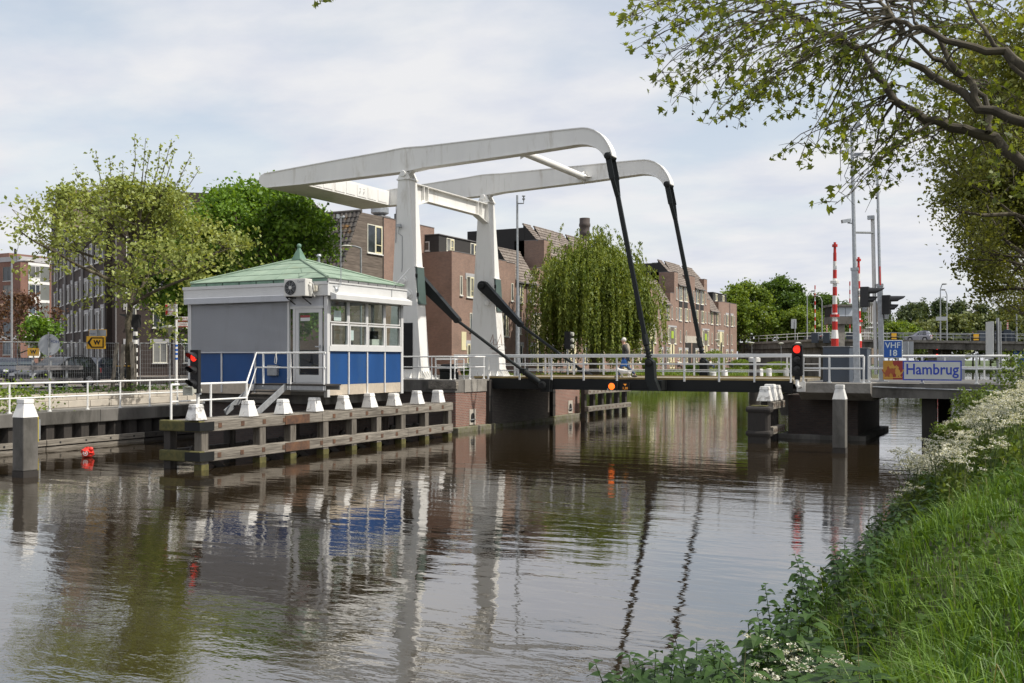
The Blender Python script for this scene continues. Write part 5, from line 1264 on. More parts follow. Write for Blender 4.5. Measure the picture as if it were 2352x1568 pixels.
c1 = at(0, d=175); MB().box(c1.x - 20, at(36, d=175).x, c1.y, c1.y + 15, GZ, EYE + 243 * 175 / 2287).build('rear_block', M['brick_red'], fl)

# factory chimney behind the willow
cp = at(1343, d=210); ch = thing('chimney', 'dark round factory chimney rising behind the willow', 'chimney', (cp.x, cp.y, GZ))
zc = EYE + 324 * 210 / 2287
prf = [(1.35, 0), (1.0, zc - 5), (0.98, zc - 3.6), (1.12, zc - 3.4), (1.12, zc - 2.9), (1.02, zc - 2.7), (1.05, zc - 1.9), (1.2, zc - 1.7), (1.2, zc - 1.2), (1.1, zc - 1.0), (1.1, zc), (0.9, zc)]
M['soot'] = brick_mat('sooty_brick', (0.10, 0.075, 0.065), (0.07, 0.055, 0.05), (0.09, 0.08, 0.075))
MB().lathe([(r_, z_ - GZ) for r_, z_ in prf], (cp.x, cp.y, GZ), 18).build('shaft', M['soot'], ch, smooth=True)
for z_ in (zc - 6, zc - 7.6, zc - 9): MB().lathe([(1.12, 0), (1.12, 0.12)], (cp.x, cp.y, z_), 18).build('iron_band', M['steel_black'], ch)
# ================================================================ trees
M['bark'] = pm('grey_brown_bark', (0.075, 0.060, 0.042), 0.9, 0.4, 3, col2=(0.14, 0.12, 0.085), stretch=(1, 1, 0.4), bump=0.8, bscale=14)
M['bark_plane'] = pm('mottled_plane_bark', (0.055, 0.045, 0.030), 0.9, 0.4, 3, col2=(0.10, 0.085, 0.055), dirt=(0.24, 0.21, 0.14), dirt_amt=0.25, dscale=2.2, bump=0.6)
M['lf_pale'] = leaf_mat('pale_green_leaves', (0.175, 0.225, 0.05), (0.40, 0.45, 0.135), 0.35)
M['lf_dark'] = leaf_mat('fresh_green_leaves', (0.071, 0.151, 0.018), (0.211, 0.346, 0.043), 0.4)
M['lf_willow'] = leaf_mat('willow_leaves', (0.105, 0.160, 0.022), (0.29, 0.34, 0.075), 0.35)
M['lf_oak'] = leaf_mat('oak_leaves', (0.044, 0.090, 0.015), (0.125, 0.206, 0.033), 0.35)
M['lf_lime'] = leaf_mat('light_green_leaves', (0.095, 0.162, 0.019), (0.243, 0.324, 0.054), 0.4)
M['lf_olive'] = leaf_mat('olive_green_leaves', (0.126, 0.150, 0.029), (0.288, 0.306, 0.072), 0.42)
M['lf_red'] = leaf_mat('reddish_brown_leaves', (0.10, 0.045, 0.028), (0.17, 0.10, 0.06), 0.3)
M['lf_far'] = leaf_mat('distant_foliage', (0.056, 0.088, 0.037), (0.125, 0.156, 0.069), 0.25, scale=0.12)
M['lf_far2'] = leaf_mat('distant_yellow_foliage', (0.095, 0.125, 0.04), (0.20, 0.225, 0.08), 0.25, scale=0.12)
M['lf_plane'] = leaf_mat('plane_leaves', (0.085, 0.120, 0.018), (0.25, 0.30, 0.045), 0.5)

def leaves(name, cen, size, mat, parent, rng, up=0.3, narrow=0.7, hang=False, shape='quad', kind='stuff'):
    """one mesh of many folded leaf faces"""
    cen = np.asarray(cen, dtype=np.float64); n = len(cen)
    nrm = rng.normal(size=(n, 3)); nrm[:, 2] += up * 2.0; nrm /= np.linalg.norm(nrm, axis=1)[:, None]
    ax = rng.normal(size=(n, 3))
    if hang: ax = ax * 0.28 + np.array([0, 0, -1.0])
    ax -= nrm * np.sum(ax * nrm, axis=1)[:, None]; ax /= np.linalg.norm(ax, axis=1)[:, None] + 1e-9
    sd = np.cross(nrm, ax)
    s = size * rng.uniform(0.65, 1.3, size=(n, 1))
    if shape == 'quad':
        tip, base = cen + ax * s * 0.55, cen - ax * s * 0.55
        fold = nrm * s * rng.uniform(0.05, 0.22, size=(n, 1))
        l, r_ = cen + sd * s * 0.5 * narrow + fold, cen - sd * s * 0.5 * narrow + fold
        v = np.stack([base, r_, tip, l], axis=1).reshape(-1, 3); k = 4
    else:       # five-pointed lobed leaf
        prof = [(-0.5, 0), (-0.38, 0.28), (-0.22, 0.62), (-0.08, 0.26), (0.22, 0.48), (0.16, 0.17), (0.62, 0.0), (0.16, -0.17), (0.22, -0.48), (-0.08, -0.26), (-0.22, -0.62), (-0.38, -0.28)]
        v = np.stack([cen + ax * s * a + sd * s * b_ * narrow + nrm * s * (0.25 * abs(b_) ** 1.5) for a, b_ in prof], axis=1).reshape(-1, 3); k = len(prof)
    me = bpy.data.meshes.new(name)
    me.vertices.add(n * k); me.vertices.foreach_set('co', (v - np.array(wloc(parent) if parent else (0, 0, 0))).ravel())
    me.loops.add(n * k); me.loops.foreach_set('vertex_index', np.arange(n * k, dtype=np.int32))
    me.polygons.add(n); me.polygons.foreach_set('loop_start', np.arange(0, n * k, k, dtype=np.int32)); me.polygons.foreach_set('loop_total', np.full(n, k, dtype=np.int32))
    me.materials.append(mat); me.update(calc_edges=True); me.validate()
    o = link_mesh(name, me, parent); o['kind'] = kind; return o

def grow(rng, wood, p, d, length, rad, depth, tips, droop=0.0, spread=0.75, kids=(3, 4), up=0.12, wig=0.16, nseg=4, min_r=0.010, inside=None, tipr=0.5):
    """a limb with side limbs; records twig points"""
    p = np.array(p, float); d = np.array(d, float); d /= np.linalg.norm(d)
    pts = [tuple(p)]; rads = [rad]; ps = [p.copy()]; ds = [d.copy()]
    for i in range(nseg):
        d = d + rng.normal(size=3) * wig + np.array([0, 0, up - droop * (i + 1) / nseg]); d /= np.linalg.norm(d)
        p = p + d * length / nseg
        if inside is not None and not inside(p): break
        pts.append(tuple(p)); rads.append(max(min_r, rad * (1 - (1 - tipr) * (i + 1) / nseg))); ps.append(p.copy()); ds.append(d.copy())
    if len(pts) > 1 and rad > min_r * 0.8: wood.tube(pts, rads, 8 if rad > 0.08 else 5 if rad > 0.03 else 3, cap=False)
    if depth == 0:
        for q in ps[1:]: tips.append(q)
        return
    for c in range(rng.integers(kids[0], kids[1] + 1)):
        i = rng.integers(max(1, len(ps) // 3), len(ps)) if len(ps) > 1 else 0
        q = ps[i]; nd = ds[i] + rng.normal(size=3) * spread
        grow(rng, wood, q, nd, length * rng.uniform(0.5, 0.78), rads[i] * rng.uniform(0.45, 0.65), depth - 1, tips, droop, spread, kids, up, wig, nseg, min_r, inside, tipr)
    grow(rng, wood, ps[-1], ds[-1], length * 0.7, rads[-1] * 0.8, depth - 1, tips, droop, spread, kids, up, wig, nseg, min_r, inside, tipr)

def clump_leaves(rng, tips, per, sig, flat=0.7):
    t = np.array(tips); idx = np.repeat(np.arange(len(t)), per)
    off = rng.normal(size=(len(idx), 3)) * sig * rng.uniform(0.4, 1.2, size=(len(idx), 1)); off[:, 2] *= flat
    return t[idx] + off

def tree(name, label, base, seed, H, trunk_h, rad, crown, leaf, per, sig, size, depth=3, nlimb=7, up=0.12, spread=0.7, limb_l=0.5, group=None, bark='bark', narrow=0.7, droop=0.0, limb_up=0.5, leaf_up=0.3, inside=None, fork=1, kids=(3, 4)):
    rng = np.random.default_rng(seed)
    th = thing(name, label, 'tree', tuple(base), group)
    wood = MB(); tips = []
    b = np.array(base, float)
    cz, rx, rz_ = crown            # crown centre height, horizontal and vertical radius
    def ins(p):
        if inside is not None and not inside(p): return False
        q = (p - (b + np.array([0, 0, cz]))) / np.array([rx, rx, rz_]); return float(q @ q) < rng.uniform(0.8, 1.12)
    tp = [tuple(b - np.array([0, 0, 0.2])), tuple(b + np.array([0, 0, 0.3]))]; n = 6
    for i in range(1, n + 1): tp.append(tuple(b + np.array([rng.normal() * 0.05, rng.normal() * 0.05, trunk_h * i / n])))
    top = np.array(tp[-1])
    lead = [tp[-1]]
    for i in range(1, 5): lead.append(tuple(top + np.array([rng.normal() * 0.12 * i, rng.normal() * 0.12 * i, (H * 0.82 - trunk_h) * i / 4])))
    wood.tube(tp + lead[1:], [rad * 1.35, rad * 1.1] + [rad * (1 - 0.25 * i / n) for i in range(1, n + 1)] + [rad * 0.75 * (1 - 0.2 * i) for i in range(1, 5)], 10, cap=False)
    for k in range(nlimb):
        f = (k + 0.5) / nlimb; i = min(3, int(f * 4)); q = np.array(lead[i]) * (1 - (f * 4 - i)) + np.array(lead[i + 1]) * (f * 4 - i)
        an = k * 2.4 + rng.normal() * 0.3
        dr = np.array([math.cos(an), math.sin(an), limb_up * (0.5 + f * 1.3)])
        grow(rng, wood, q, dr, rx * limb_l * (1.15 - 0.5 * f) * 1.3, rad * 0.55 * (1 - 0.5 * f), depth, tips, droop=droop, up=up, spread=spread, inside=ins, kids=kids)
    grow(rng, wood, lead[-1], (0, 0, 1), rz_ * 0.4, rad * 0.3, depth - 1, tips, up=up, spread=spread, inside=ins, kids=kids)
    wood.build('trunk', M[bark], th, smooth=True, fix=False)
    c = clump_leaves(rng, tips, per, sig)
    leaves('crown', c, size, M[leaf], th, rng, up=leaf_up, narrow=narrow)
    return th, len(c)

LOG = []
def T(*a, **k):
    th, n = tree(*a, **k); LOG.append((a[0], n)); return th
# 1 pale plane on the quay, tall sparse top
p = at(296, 895, Z=STREET)
T('plane_tree', 'pale green young plane tree standing on the quay by the stakes', p, 11, 11.4, 3.5, 0.165, (5.3, 6.0, 3.7), 'lf_pale', 6, 0.26, 0.17, depth=3, nlimb=15, up=0.06, spread=0.72, limb_l=0.60, inside=lambda w_: (w_[0] - p.x) * _c + (w_[1] - p.y) * _s > -3.6, bark='bark_plane', limb_up=0.45)
rng = np.random.default_rng(5); w = MB(); tips = []
th = bpy.data.objects['plane_tree']
for (px, py) in ((215, 345), (175, 385), (310, 312), (335, 318), (395, 318), (345, 350), (440, 352), (280, 375), (455, 385), (400, 345), (370, 330), (250, 360)):
    e = at(px, py, d=43.8 + rng.normal() * 1.0); s_ = V(p.x, p.y, 0) + V((e.x - p.x) * 0.35, (e.y - p.y) * 0.35, 8.6)
    pts = [s_.lerp(e, t) + V(rng.normal() * 0.06, rng.normal() * 0.06, -0.5 * t * (1 - t)) for t in (0, 0.25, 0.5, 0.75, 1)]
    w.tube(pts, [0.045, 0.035, 0.026, 0.018, 0.008], 4, cap=False)
    for t in np.linspace(0.2, 1, 26):
        q = s_.lerp(e, t); tips.append(np.array(q) + rng.normal(size=3) * np.array([0.22, 0.22, 0.15]) * (1.25 - t))
w.build('top_shoots', M['bark'], th, fix=False)
leaves('top_leaves', clump_leaves(rng, tips, 3, 0.10), 0.155, M['lf_pale'], th, rng)
# 2 dense green tree behind
p2 = at(600, d=57); p2.z = STREET
T('leafy_tree', 'dense bright green tree behind the pale plane and the cabin roof', p2, 23, 12.2, 3.0, 0.3, (6.0, 5.3, 5.3), 'lf_dark', 10, 0.40, 0.23, depth=3, nlimb=14, spread=0.8, limb_l=0.55, limb_up=0.35)
p3 = at(440, d=60); p3.z = STREET
T('leafy_tree', 'lower green tree reaching down to the fence left of the cabin', p3, 31, 9.6, 2.2, 0.22, (4.9, 3.9, 4.2), 'lf_dark', 10, 0.38, 0.23, depth=3, nlimb=11, spread=0.8, limb_l=0.55, limb_up=0.3)
# 3 red-leaved shrub tree at the far left
for (px, d, seed, leaf_, rx, H, lb) in ((45, 78, 3, 'lf_red', 3.4, 6.6, 'small reddish brown tree in front of the brick flats'), (92, 76, 4, 'lf_dark', 1.8, 4.6, 'small green bushy tree right of the reddish tree')):
    q = at(px, d=d); q.z = STREET
    T('small_tree', lb, q, seed, H, 1.6, 0.12, (H * 0.58, rx, H * 0.42), leaf_, 4, 0.3, 0.26, depth=2, nlimb=9, limb_l=0.6)
# 4 weeping willow
def willow(label, base, seed, H, rx):
    rng = np.random.default_rng(seed); th = thing('weeping_willow', label, 'tree', tuple(base))
    wood = MB(); b = np.array(base, float); tips = []; strands = MB(); cen = []
    wood.tube([tuple(b - np.array([0, 0, .3])), tuple(b + np.array([0.1, 0, 2.5])), tuple(b + np.array([0.2, 0.1, 4.5]))], [0.55, 0.42, 0.36], 10, cap=False)
    heads = []
    for k in range(46):
        an = k * 2.4; f = (k + 0.5) / 46; rr_ = rx * math.sqrt(f) * rng.uniform(0.75, 1.0)
        hz = H * (0.97 - 0.40 * (rr_ / rx) ** 1.6) * rng.uniform(0.90, 1.04)
        e = b + np.array([rr_ * math.cos(an), rr_ * math.sin(an), hz]); s_ = b + np.array([0.2, 0.1, 4.3])
        m_ = s_ + (e - s_) * 0.55 + np.array([0, 0, 1.2])
        wood.tube([tuple(s_), tuple(m_), tuple(e)], [0.2, 0.1, 0.03], 6, cap=False); heads.append((e, (e - s_)))
    for e, dr in heads:
        for j in range(42):
            o_ = rng.normal(size=3) * np.array([0.95, 0.95, 0.7]) * rng.uniform(0.4, 1.5); q = e + o_
            out = np.array([q[0] - b[0], q[1] - b[1], 0.0]); out /= np.linalg.norm(out) + 1e-6
            L_ = min(q[2] - b[2] - rng.uniform(0.3, 1.6), rng.uniform(1.6, 5.0) + 4.4 * (0.5 + 0.5 * math.sin(3.1 * math.atan2(q[1] - b[1], q[0] - b[0]) + q[2])) ** 2); n = int(L_ * 11); 
            if n < 3: continue
            t = np.linspace(0, 1, n)[:, None]
            arch = 0.9 * rng.uniform(0.3, 1)
            line = q + out * (arch * np.sqrt(t)) + np.array([0, 0, 0.5]) * (t * (1 - t) * 3 * (t < 0.3)) + np.array([0, 0, -1.0]) * (L_ * t ** 1.15) + rng.normal(size=3) * 0.12 * t
            cen.append(line + rng.normal(size=line.shape) * 0.07)
    wood.build('trunk', M['bark'], th, smooth=True, fix=False)
    leaves('crown', np.concatenate(cen), 0.30, M['lf_willow'], th, rng, up=0.1, narrow=0.40, hang=True)
    return sum(len(c) for c in cen)
q = at(1364, d=93); q.z = 1.7
LOG.append(('willow', willow('large weeping willow in front of the brick terrace', q, 8, 12.9, 5.0)))
# 5 trees right of the terrace
for (px, d, seed, H, rx, leaf_, lb, dep) in ((1708, 178, 41, 15.0, 6.0, 'lf_lime', 'light green tree at the far end of the brick terrace', 3),
                                            (1790, 185, 42, 16.5, 5.8, 'lf_oak', 'dark green oak with a ragged top beside the far bridge ramp', 3),
                                            (1838, 176, 43, 10.5, 4.4, 'lf_lime', 'lower light green tree over the far bridge railing', 3),
                                            (1885, 240, 44, 17.0, 7.5, 'lf_oak', 'round green tree behind the far bridge barriers', 3),
                                            (1940, 260, 45, 16.0, 6.0, 'lf_oak', 'green tree directly behind the far control tower', 3),
                                            (2062, 235, 46, 10.0, 6.0, 'lf_lime', 'light green tree behind the far bridge left of the silver car', 3)):
    q = at(px, d=d); q.z = 1.5
    T('deciduous_tree', lb, q, seed, H, H * 0.2, 0.32, (H * 0.56, rx, H * 0.46), leaf_, 6, 0.55, 0.48, depth=dep, nlimb=12, limb_l=0.55, limb_up=0.45, group='trees around the far bridge')
# 6 right-bank row beyond the bridge, crowns hanging over the water
for i, (X, Y, rx, H, seed) in enumerate(((3.6, 62, 10.2, 24, 51), (3.4, 80, 10.0, 23, 52), (3.6, 104, 10.5, 22, 53), (4.0, 134, 10.0, 22, 54))):
    lb = ['broad olive green tree leaning over the canal at the right edge', 'second olive tree along the right bank behind the nearest one', 'third olive tree along the right bank near the far bridge', 'last olive tree of the right bank row before the far bridge'][i]
    T('bank_tree', lb, (X, Y, 1.5), seed, H, 4.0, 0.4, (H * 0.54, rx, H * 0.44), 'lf_olive', 12 if i < 2 else 5, 0.6, 0.21 if i == 0 else 0.30, depth=3, nlimb=16, limb_l=0.6, limb_up=0.30, droop=0.12, kids=(3, 5), group='plane trees along the right bank')
# 7 distant woods: single trees
rng = np.random.default_rng(77)
k = 0
for (px, top, d, leaf_, w_) in [(1985, 735, 330, 'lf_far2', 60), (2030, 728, 340, 'lf_far', 60), (2085, 700, 420, 'lf_far', 70), (2120, 692, 430, 'lf_far', 70), (2160, 690, 430, 'lf_far', 70), (2205, 692, 430, 'lf_far', 70), (2250, 700, 430, 'lf_far', 70), (2300, 705, 420, 'lf_far', 70), (2345, 700, 420, 'lf_far', 70),
                              (2115, 745, 300, 'lf_far2', 60), (2155, 736, 305, 'lf_far2', 60), (2195, 728, 300, 'lf_far2', 64), (2235, 722, 305, 'lf_far2', 64), (2275, 726, 300, 'lf_far2', 64), (2320, 730, 300, 'lf_far2', 64), (2365, 725, 300, 'lf_far2', 64)]:
    q = at(px, d=d); q.z = 0.9; H = EYE + (825 - top) * d / 2287 - 0.9; rx = w_ * d / 2287 * 0.55
    side = 'tall dark green poplar' if leaf_ == 'lf_far' else 'rounded yellow green tree'
    T('distant_tree', side + ' in the wood beyond the far bridge', q, 100 + k, H, H * 0.15, 0.3, (H * 0.56, rx, H * 0.47), leaf_, 7, 1.0, 1.0, depth=2, nlimb=12, limb_l=0.6, limb_up=0.6, group=side + 's beyond the far bridge'); k += 1

# ================================================================ the plane tree overhead
rng = np.random.default_rng(404)
pt = thing('plane_tree', 'large plane tree on the near bank with branches overhanging the top right', 'tree', (4.6, 19.0, 1.5))
TB = V(4.6, 19.0, 1.4)
wood = MB()
wood.tube([TB, TB + V(0, 0, 0.5), TB + V(-0.1, 0.05, 2.4), TB + V(-0.3, 0.0, 4.2), TB + V(-0.2, 0.1, 7.5), TB + V(0.2, 0.4, 11)], [0.62, 0.5, 0.42, 0.4, 0.3, 0.12], 12, cap=False)
def Z(x, y): return (1373.8 + 0.438 * x, 0.438 * y)
limbs = [
    ([(2233, 870), (2070, 722), (1850, 660), (1720, 620), (1560, 540), (1450, 390), (1390, 270), (1250, 195), (1080, 105), (900, -5), (760, -80)], 15.2, 18.0, 0.094, 5.0),
    ([(2040, 705), (2062, 610), (2020, 520), (1940, 420), (1800, 330), (1720, 250), (1600, 170), (1420, 80), (1370, -10), (1300, -120)], 15.4, 16.4, 0.051, None),
    ([(2233, 650), (2000, 560), (1880, 470), (1700, 360), (1480, 290), (1380, 245), (1200, 170), (1050, 90), (930, 20)], 14.6, 17.6, 0.078, 6.0),
    ([(2300, 380), (2120, 270), (1900, 230), (1700, 150), (1560, 110), (1500, 20), (1460, -60)], 13.6, 15.5, 0.070, 8.0),
    ([(2000, 560), (1960, 440), (1850, 320), (1780, 200), (1660, 120), (1640, 0)], 15.0, 15.6, 0.06, None),
    ([(1600, 170), (1540, 60), (1500, -20)], 16.2, 16.6, 0.05, None),
    ([(2300, 480), (2180, 330), (2050, 200), (1950, 60), (1900, -60)], 14.0, 15.0, 0.053, 7.0),
]
limb_pts = []
for (pl, d0, d1, r0, tz) in limbs:
    n = len(pl); P_ = []
    for i, (x, y) in enumerate(pl):
        px, py = Z(x, y); P_.append(at(px, py, d=d0 + (d1 - d0) * i / (n - 1)))
    pts = []
    for i in range(n - 1):
        for t in (0, 0.34, 0.67):
            a, b_ = P_[i], P_[i + 1]; q = a.lerp(b_, t)
            pts.append(q + V(rng.normal(), rng.normal(), rng.normal()) * 0.02)
    pts.append(P_[-1])
    if tz is not None: pts = [TB + V(-0.2, 0.05, tz - 1.4 + 0.3), (TB + V(-0.2, 0, tz - 1.4)).lerp(pts[0], 0.5)] + pts
    m_ = len(pts)
    wood.tube(pts, [max(0.02, r0 * (1.0 - 0.78 * (i / (m_ - 1)))) for i in range(m_)], 9, cap=False)
    limb_pts += [(q, i / m_) for i, q in enumerate(pts)]
targets = [(1425, 50), (1440, 28), (1535, 185), (1498, 190), (1480, 95), (1565, 172), (1640, 228), (1625, 292), (1652, 278), (1700, 242), (1762, 235), (1802, 345), (1838, 368), (1882, 338), (1926, 440), (1950, 448), (2004, 432), (2004, 385), (1965, 330), (2052, 335), (2090, 362), (2140, 305), (1872, 270), (1722, 190), (1662, 150), (1602, 105), (1552, 62), (1502, 20), (1622, 35), (1702, 62), (1782, 105), (1802, 205), (1862, 165), (1902, 222), (1952, 262), (2102, 232), (2202, 335), (2232, 362),
           (1450, 120), (1520, 130), (1580, 210), (1680, 205), (1745, 165), (1830, 240), (1905, 290), (1985, 225), (2060, 290), (2010, 340), (1930, 350), (2120, 180), (2170, 60), (2250, 40), (2300, 75), (2330, 30), (2200, 150), (2270, 180), (2330, 220), (2320, 330), (2290, 395), (2335, 430), (2180, 240), (2040, 60), (1980, 110), (1900, 40), (1830, 60), (1760, 30), (1680, 15), (1590, 10), (1850, 110), (1920, 150), (2080, 130), (2110, 40), (2220, 100), (2345, 120), (1960, 180), (2030, 200), (1780, 270), (1995, 395), (2140, 20), (2240, 290), (2310, 270), (1540, 240), (1690, 270)]
leaf_c = []; tip_c = []; balls = MB()
for (tx, ty) in targets:
    for rep in range(2):
        e = at(tx + rng.normal() * 16 * rep, ty + rng.normal() * 14 * rep, d=rng.uniform(14.6, 18.4))
        best = min(limb_pts, key=lambda lp: (lp[0] - e).length * (1.0 if lp[0].z > e.z - 0.3 else 1.7) + rng.uniform(0, 0.5))[0]
        m_ = best.lerp(e, 0.5) + V(rng.normal() * 0.12, rng.normal() * 0.12, 0.22 * (best - e).length * 0.6)
        pts = []
        for t in np.linspace(0, 1, 9):
            q = best * ((1 - t) ** 2) + m_ * (2 * t * (1 - t)) + e * (t * t); pts.append(q + V(*(rng.normal(size=3) * 0.018)))
        L_ = (best - e).length
        wood.tube(pts, [max(0.006, 0.018 * (1 - t * 0.75)) for t in np.linspace(0, 1, 9)], 4, cap=False)
        for j in range(int(2 + L_ * 2.6)):
            t = rng.uniform(0.3, 1.0); i = min(7, int(t * 8)); q = pts[i].lerp(pts[i + 1], t * 8 - i)
            dr = V(*(rng.normal(size=3))); dr.z = dr.z * 0.5 - 0.55; dr.normalize()
            l2 = rng.uniform(0.15, 0.55); a2 = q + dr * l2
            wood.tube([q, q.lerp(a2, 0.5) + V(0, 0, 0.03), a2], [0.006, 0.005, 0.003], 3, cap=False)
            for k in range(rng.integers(2, 4)):
                leaf_c.append(np.array(q.lerp(a2, rng.uniform(0.25, 1.1))) + rng.normal(size=3) * 0.06)
            if rng.uniform() < 0.10:
                bq = a2 + V(0, 0, -rng.uniform(0.08, 0.2)); balls.sph(tuple(bq), 0.02, 6, 4); wood.tube([a2, bq], [0.002, 0.002], 3, cap=False)
        for k in range(5): tip_c.append(np.array(e) + rng.normal(size=3) * 0.09)
wood.build('trunk', M['bark_plane'], pt, smooth=True, fix=False)
bo = balls.build('seed_balls', M['bark'], pt, fix=False); bo['kind'] = 'stuff'
leaves('crown', leaf_c, 0.108, M['lf_plane'], pt, rng, up=0.25, narrow=0.95, shape='lobed')
# the leaves at the branch tips, one by one
prof = [(-0.5, 0), (-0.38, 0.28), (-0.22, 0.62), (-0.08, 0.26), (0.22, 0.48), (0.16, 0.17), (0.62, 0.0), (0.16, -0.17), (0.22, -0.48), (-0.08, -0.26), (-0.22, -0.62), (-0.38, -0.28)]
lms = []
for k in range(4):
    s_ = 0.13 * (0.8 + 0.16 * k)
    me = bpy.data.meshes.new('leaf'); me.from_pydata([(a * s_, b_ * s_ * 0.95, s_ * 0.3 * abs(b_) ** 1.4 - 0.1 * s_ * a * a) for a, b_ in prof], [], [tuple(range(12))]); me.materials.append(M['lf_plane']); lms.append(me)
o0 = wloc(pt)
for i in rng.permutation(len(tip_c))[:290]:
    o = link_mesh('leaf', lms[i % 4], pt, V(*tip_c[i]) - o0)
    o.rotation_euler = (rng.normal() * 0.9, rng.normal() * 0.9 + 0.5, rng.uniform(0, 6.28))
# higher crown, mostly above the frame, that shades the bank
tips = []
w2 = MB(); b0 = np.array([4.6, 19.0, 9.0])
for k in range(12):
    an = k * 2.4; grow(rng, w2, b0 + np.array([0, 0, rng.uniform(-1, 3)]), (math.cos(an), math.sin(an), 0.5), 3.6, 0.12, 2, tips, up=0.1, spread=0.7, inside=lambda q: q[2] > 9.2 + 0.55 * max(0.0, 0.3 - q[0]) * 3 and q[0] > -1.5)
w2.build('upper_limbs', M['bark_plane'], pt, fix=False)
leaves('upper_crown', clump_leaves(rng, tips, 1, 0.4), 0.22, M['lf_plane'], pt, rng)
# a twig that dips into the top of the frame
tw_ = thing('twig', 'single leafy twig dipping into the top edge of the sky', 'twig', tuple(at(745, -60, d=12)))
e0, e1 = at(775, -60, d=12), at(735, 8, d=12)
MB().tube([e0, e0.lerp(e1, 0.5) + V(0, 0, 0.03), e1], [0.008, 0.006, 0.003], 4).build('stem', M['bark'], tw_)
for (px, py, s_) in ((735, 2, 1.0), (728, 9, 0.9), (748, -4, 1.1), (757, 1, 0.8), (722, 15, 0.7), (765, -8, 1.0)):
    o = link_mesh('leaf', lms[1], tw_, at(px, py, d=12) - wloc(tw_)); o.rotation_euler = (rng.uniform(0.6, 1.8), rng.normal() * 0.6, rng.uniform(0, 6)); o.scale = (s_ * 0.8,) * 3

# ================================================================ plants on the near bank
M['grass'] = leaf_mat('grass_blades', (0.046, 0.112, 0.011), (0.185, 0.305, 0.045), 0.35, scale=0.9)
M['weed'] = leaf_mat('weed_leaves', (0.036, 0.080, 0.013), (0.095, 0.160, 0.028), 0.35, scale=0.9, rough=0.85)
M['nettle'] = leaf_mat('nettle_leaves', (0.024, 0.058, 0.012), (0.060, 0.118, 0.024), 0.3, scale=2.0, rnd=0.15)
M['stem'] = leaf_mat('green_stems', (0.06, 0.09, 0.025), (0.10, 0.13, 0.04), 0.1)
M['umbel'] = leaf_mat('white_umbel_florets', (0.50, 0.50, 0.40), (0.78, 0.77, 0.69), 0.25, scale=3)
M['feather'] = leaf_mat('parsley_leaves', (0.075, 0.125, 0.020), (0.17, 0.23, 0.045), 0.35, scale=2)
rng = np.random.default_rng(12)
def bz(x, y): return np.vectorize(bank_z)(x, y)
def blades(name, label, n, ylo, yhi, hlo, hhi, wd, mat, xlo=-3.15, xhi=3.2, lean=0.5, ypow=1.6):
    y = ylo + (yhi - ylo) * rng.uniform(size=n) ** ypow
    x = xlo + (xhi - xlo) * rng.uniform(size=n) ** 1.25
    z = bz(x, y); ok = z > -0.05; x, y, z = x[ok], y[ok], z[ok]; n = len(x)
    clump = 0.75 + 0.5 * np.sin(x * 2.3 + y * 1.1) * np.sin(y * 1.9 - x * 0.7)
    h = rng.uniform(hlo, hhi, n) * clump; w = wd * rng.uniform(0.6, 1.4, n) * (0.8 + 0.02 * y)
    an = rng.uniform(0, 2 * np.pi, n); ca, sa = np.cos(an), np.sin(an)
    ld = rng.normal(size=(n, 2)) * lean + np.array([-0.25, -0.1])
    base = np.stack([x, y, z], 1)
    s = np.stack([ca, sa, np.zeros(n)], 1) * w[:, None] / 2
    mid = base + np.stack([ld[:, 0] * h * 0.22, ld[:, 1] * h * 0.22, h * 0.6], 1)
    tip = base + np.stack([ld[:, 0] * h * 0.85, ld[:, 1] * h * 0.85, h * (1.0 - 0.25 * np.abs(ld).sum(1).clip(0, 2))], 1)
    v = np.stack([base - s, base + s, mid + s * 0.8, mid - s * 0.8, tip], 1).reshape(-1, 3)
    i0 = np.arange(n) * 5
    loops = np.stack([i0, i0 + 1, i0 + 2, i0 + 3, i0 + 3, i0 + 2, i0 + 4], 1).ravel()
    st = np.stack([np.arange(n) * 7, np.arange(n) * 7 + 4], 1).ravel(); tot = np.tile([4, 3], n)
    me = bpy.data.meshes.new(name); me.vertices.add(n * 5); me.vertices.foreach_set('co', v.ravel()); me.loops.add(n * 7); me.loops.foreach_set('vertex_index', loops.astype(np.int32))
    me.polygons.add(2 * n); me.polygons.foreach_set('loop_start', st.astype(np.int32)); me.polygons.foreach_set('loop_total', tot.astype(np.int32))
    me.materials.append(mat); me.update(calc_edges=True); me.validate()
    o = link_mesh(name, me); return tag(o, label, 'grass', kind='stuff')
blades('grass', 'lush green grass covering the near canal bank', 85000, 3.2, 42, 0.16, 0.46, 0.010, M['grass'])
blades('grass', 'longer bent grass blades in the foreground of the bank', 6000, 3.2, 14, 0.3, 0.58, 0.011, M['grass'], lean=0.8)
M['straw'] = leaf_mat('dry_stalks', (0.20, 0.17, 0.08), (0.34, 0.29, 0.15), 0.2)
blades('grass', 'dry pale grass stalks standing above the green bank', 1300, 3.6, 40, 0.45, 0.8, 0.0045, M['straw'], lean=0.45)
n = 17000
y = 3.2 + 38 * rng.uniform(size=n) ** 1.5; x = -3.25 + 4.5 * rng.uniform(size=n) ** 1.7
z = bz(x, y); ok = (z > -0.25) & ~((y < 9.0) & (x < -0.9)); hgt = rng.uniform(0.02, 0.34, n) * (0.6 + 0.7 * np.sin(x * 1.3 + y * 0.6) ** 2)
c = np.stack([x, y, np.maximum(z, 0.0) + hgt], 1)[ok]
o = leaves('undergrowth', c, 0.07, M['weed'], None, rng, up=0.5, narrow=0.75); tag(o, 'low broad leaved weeds between the grass on the near bank', 'weeds', kind='stuff')

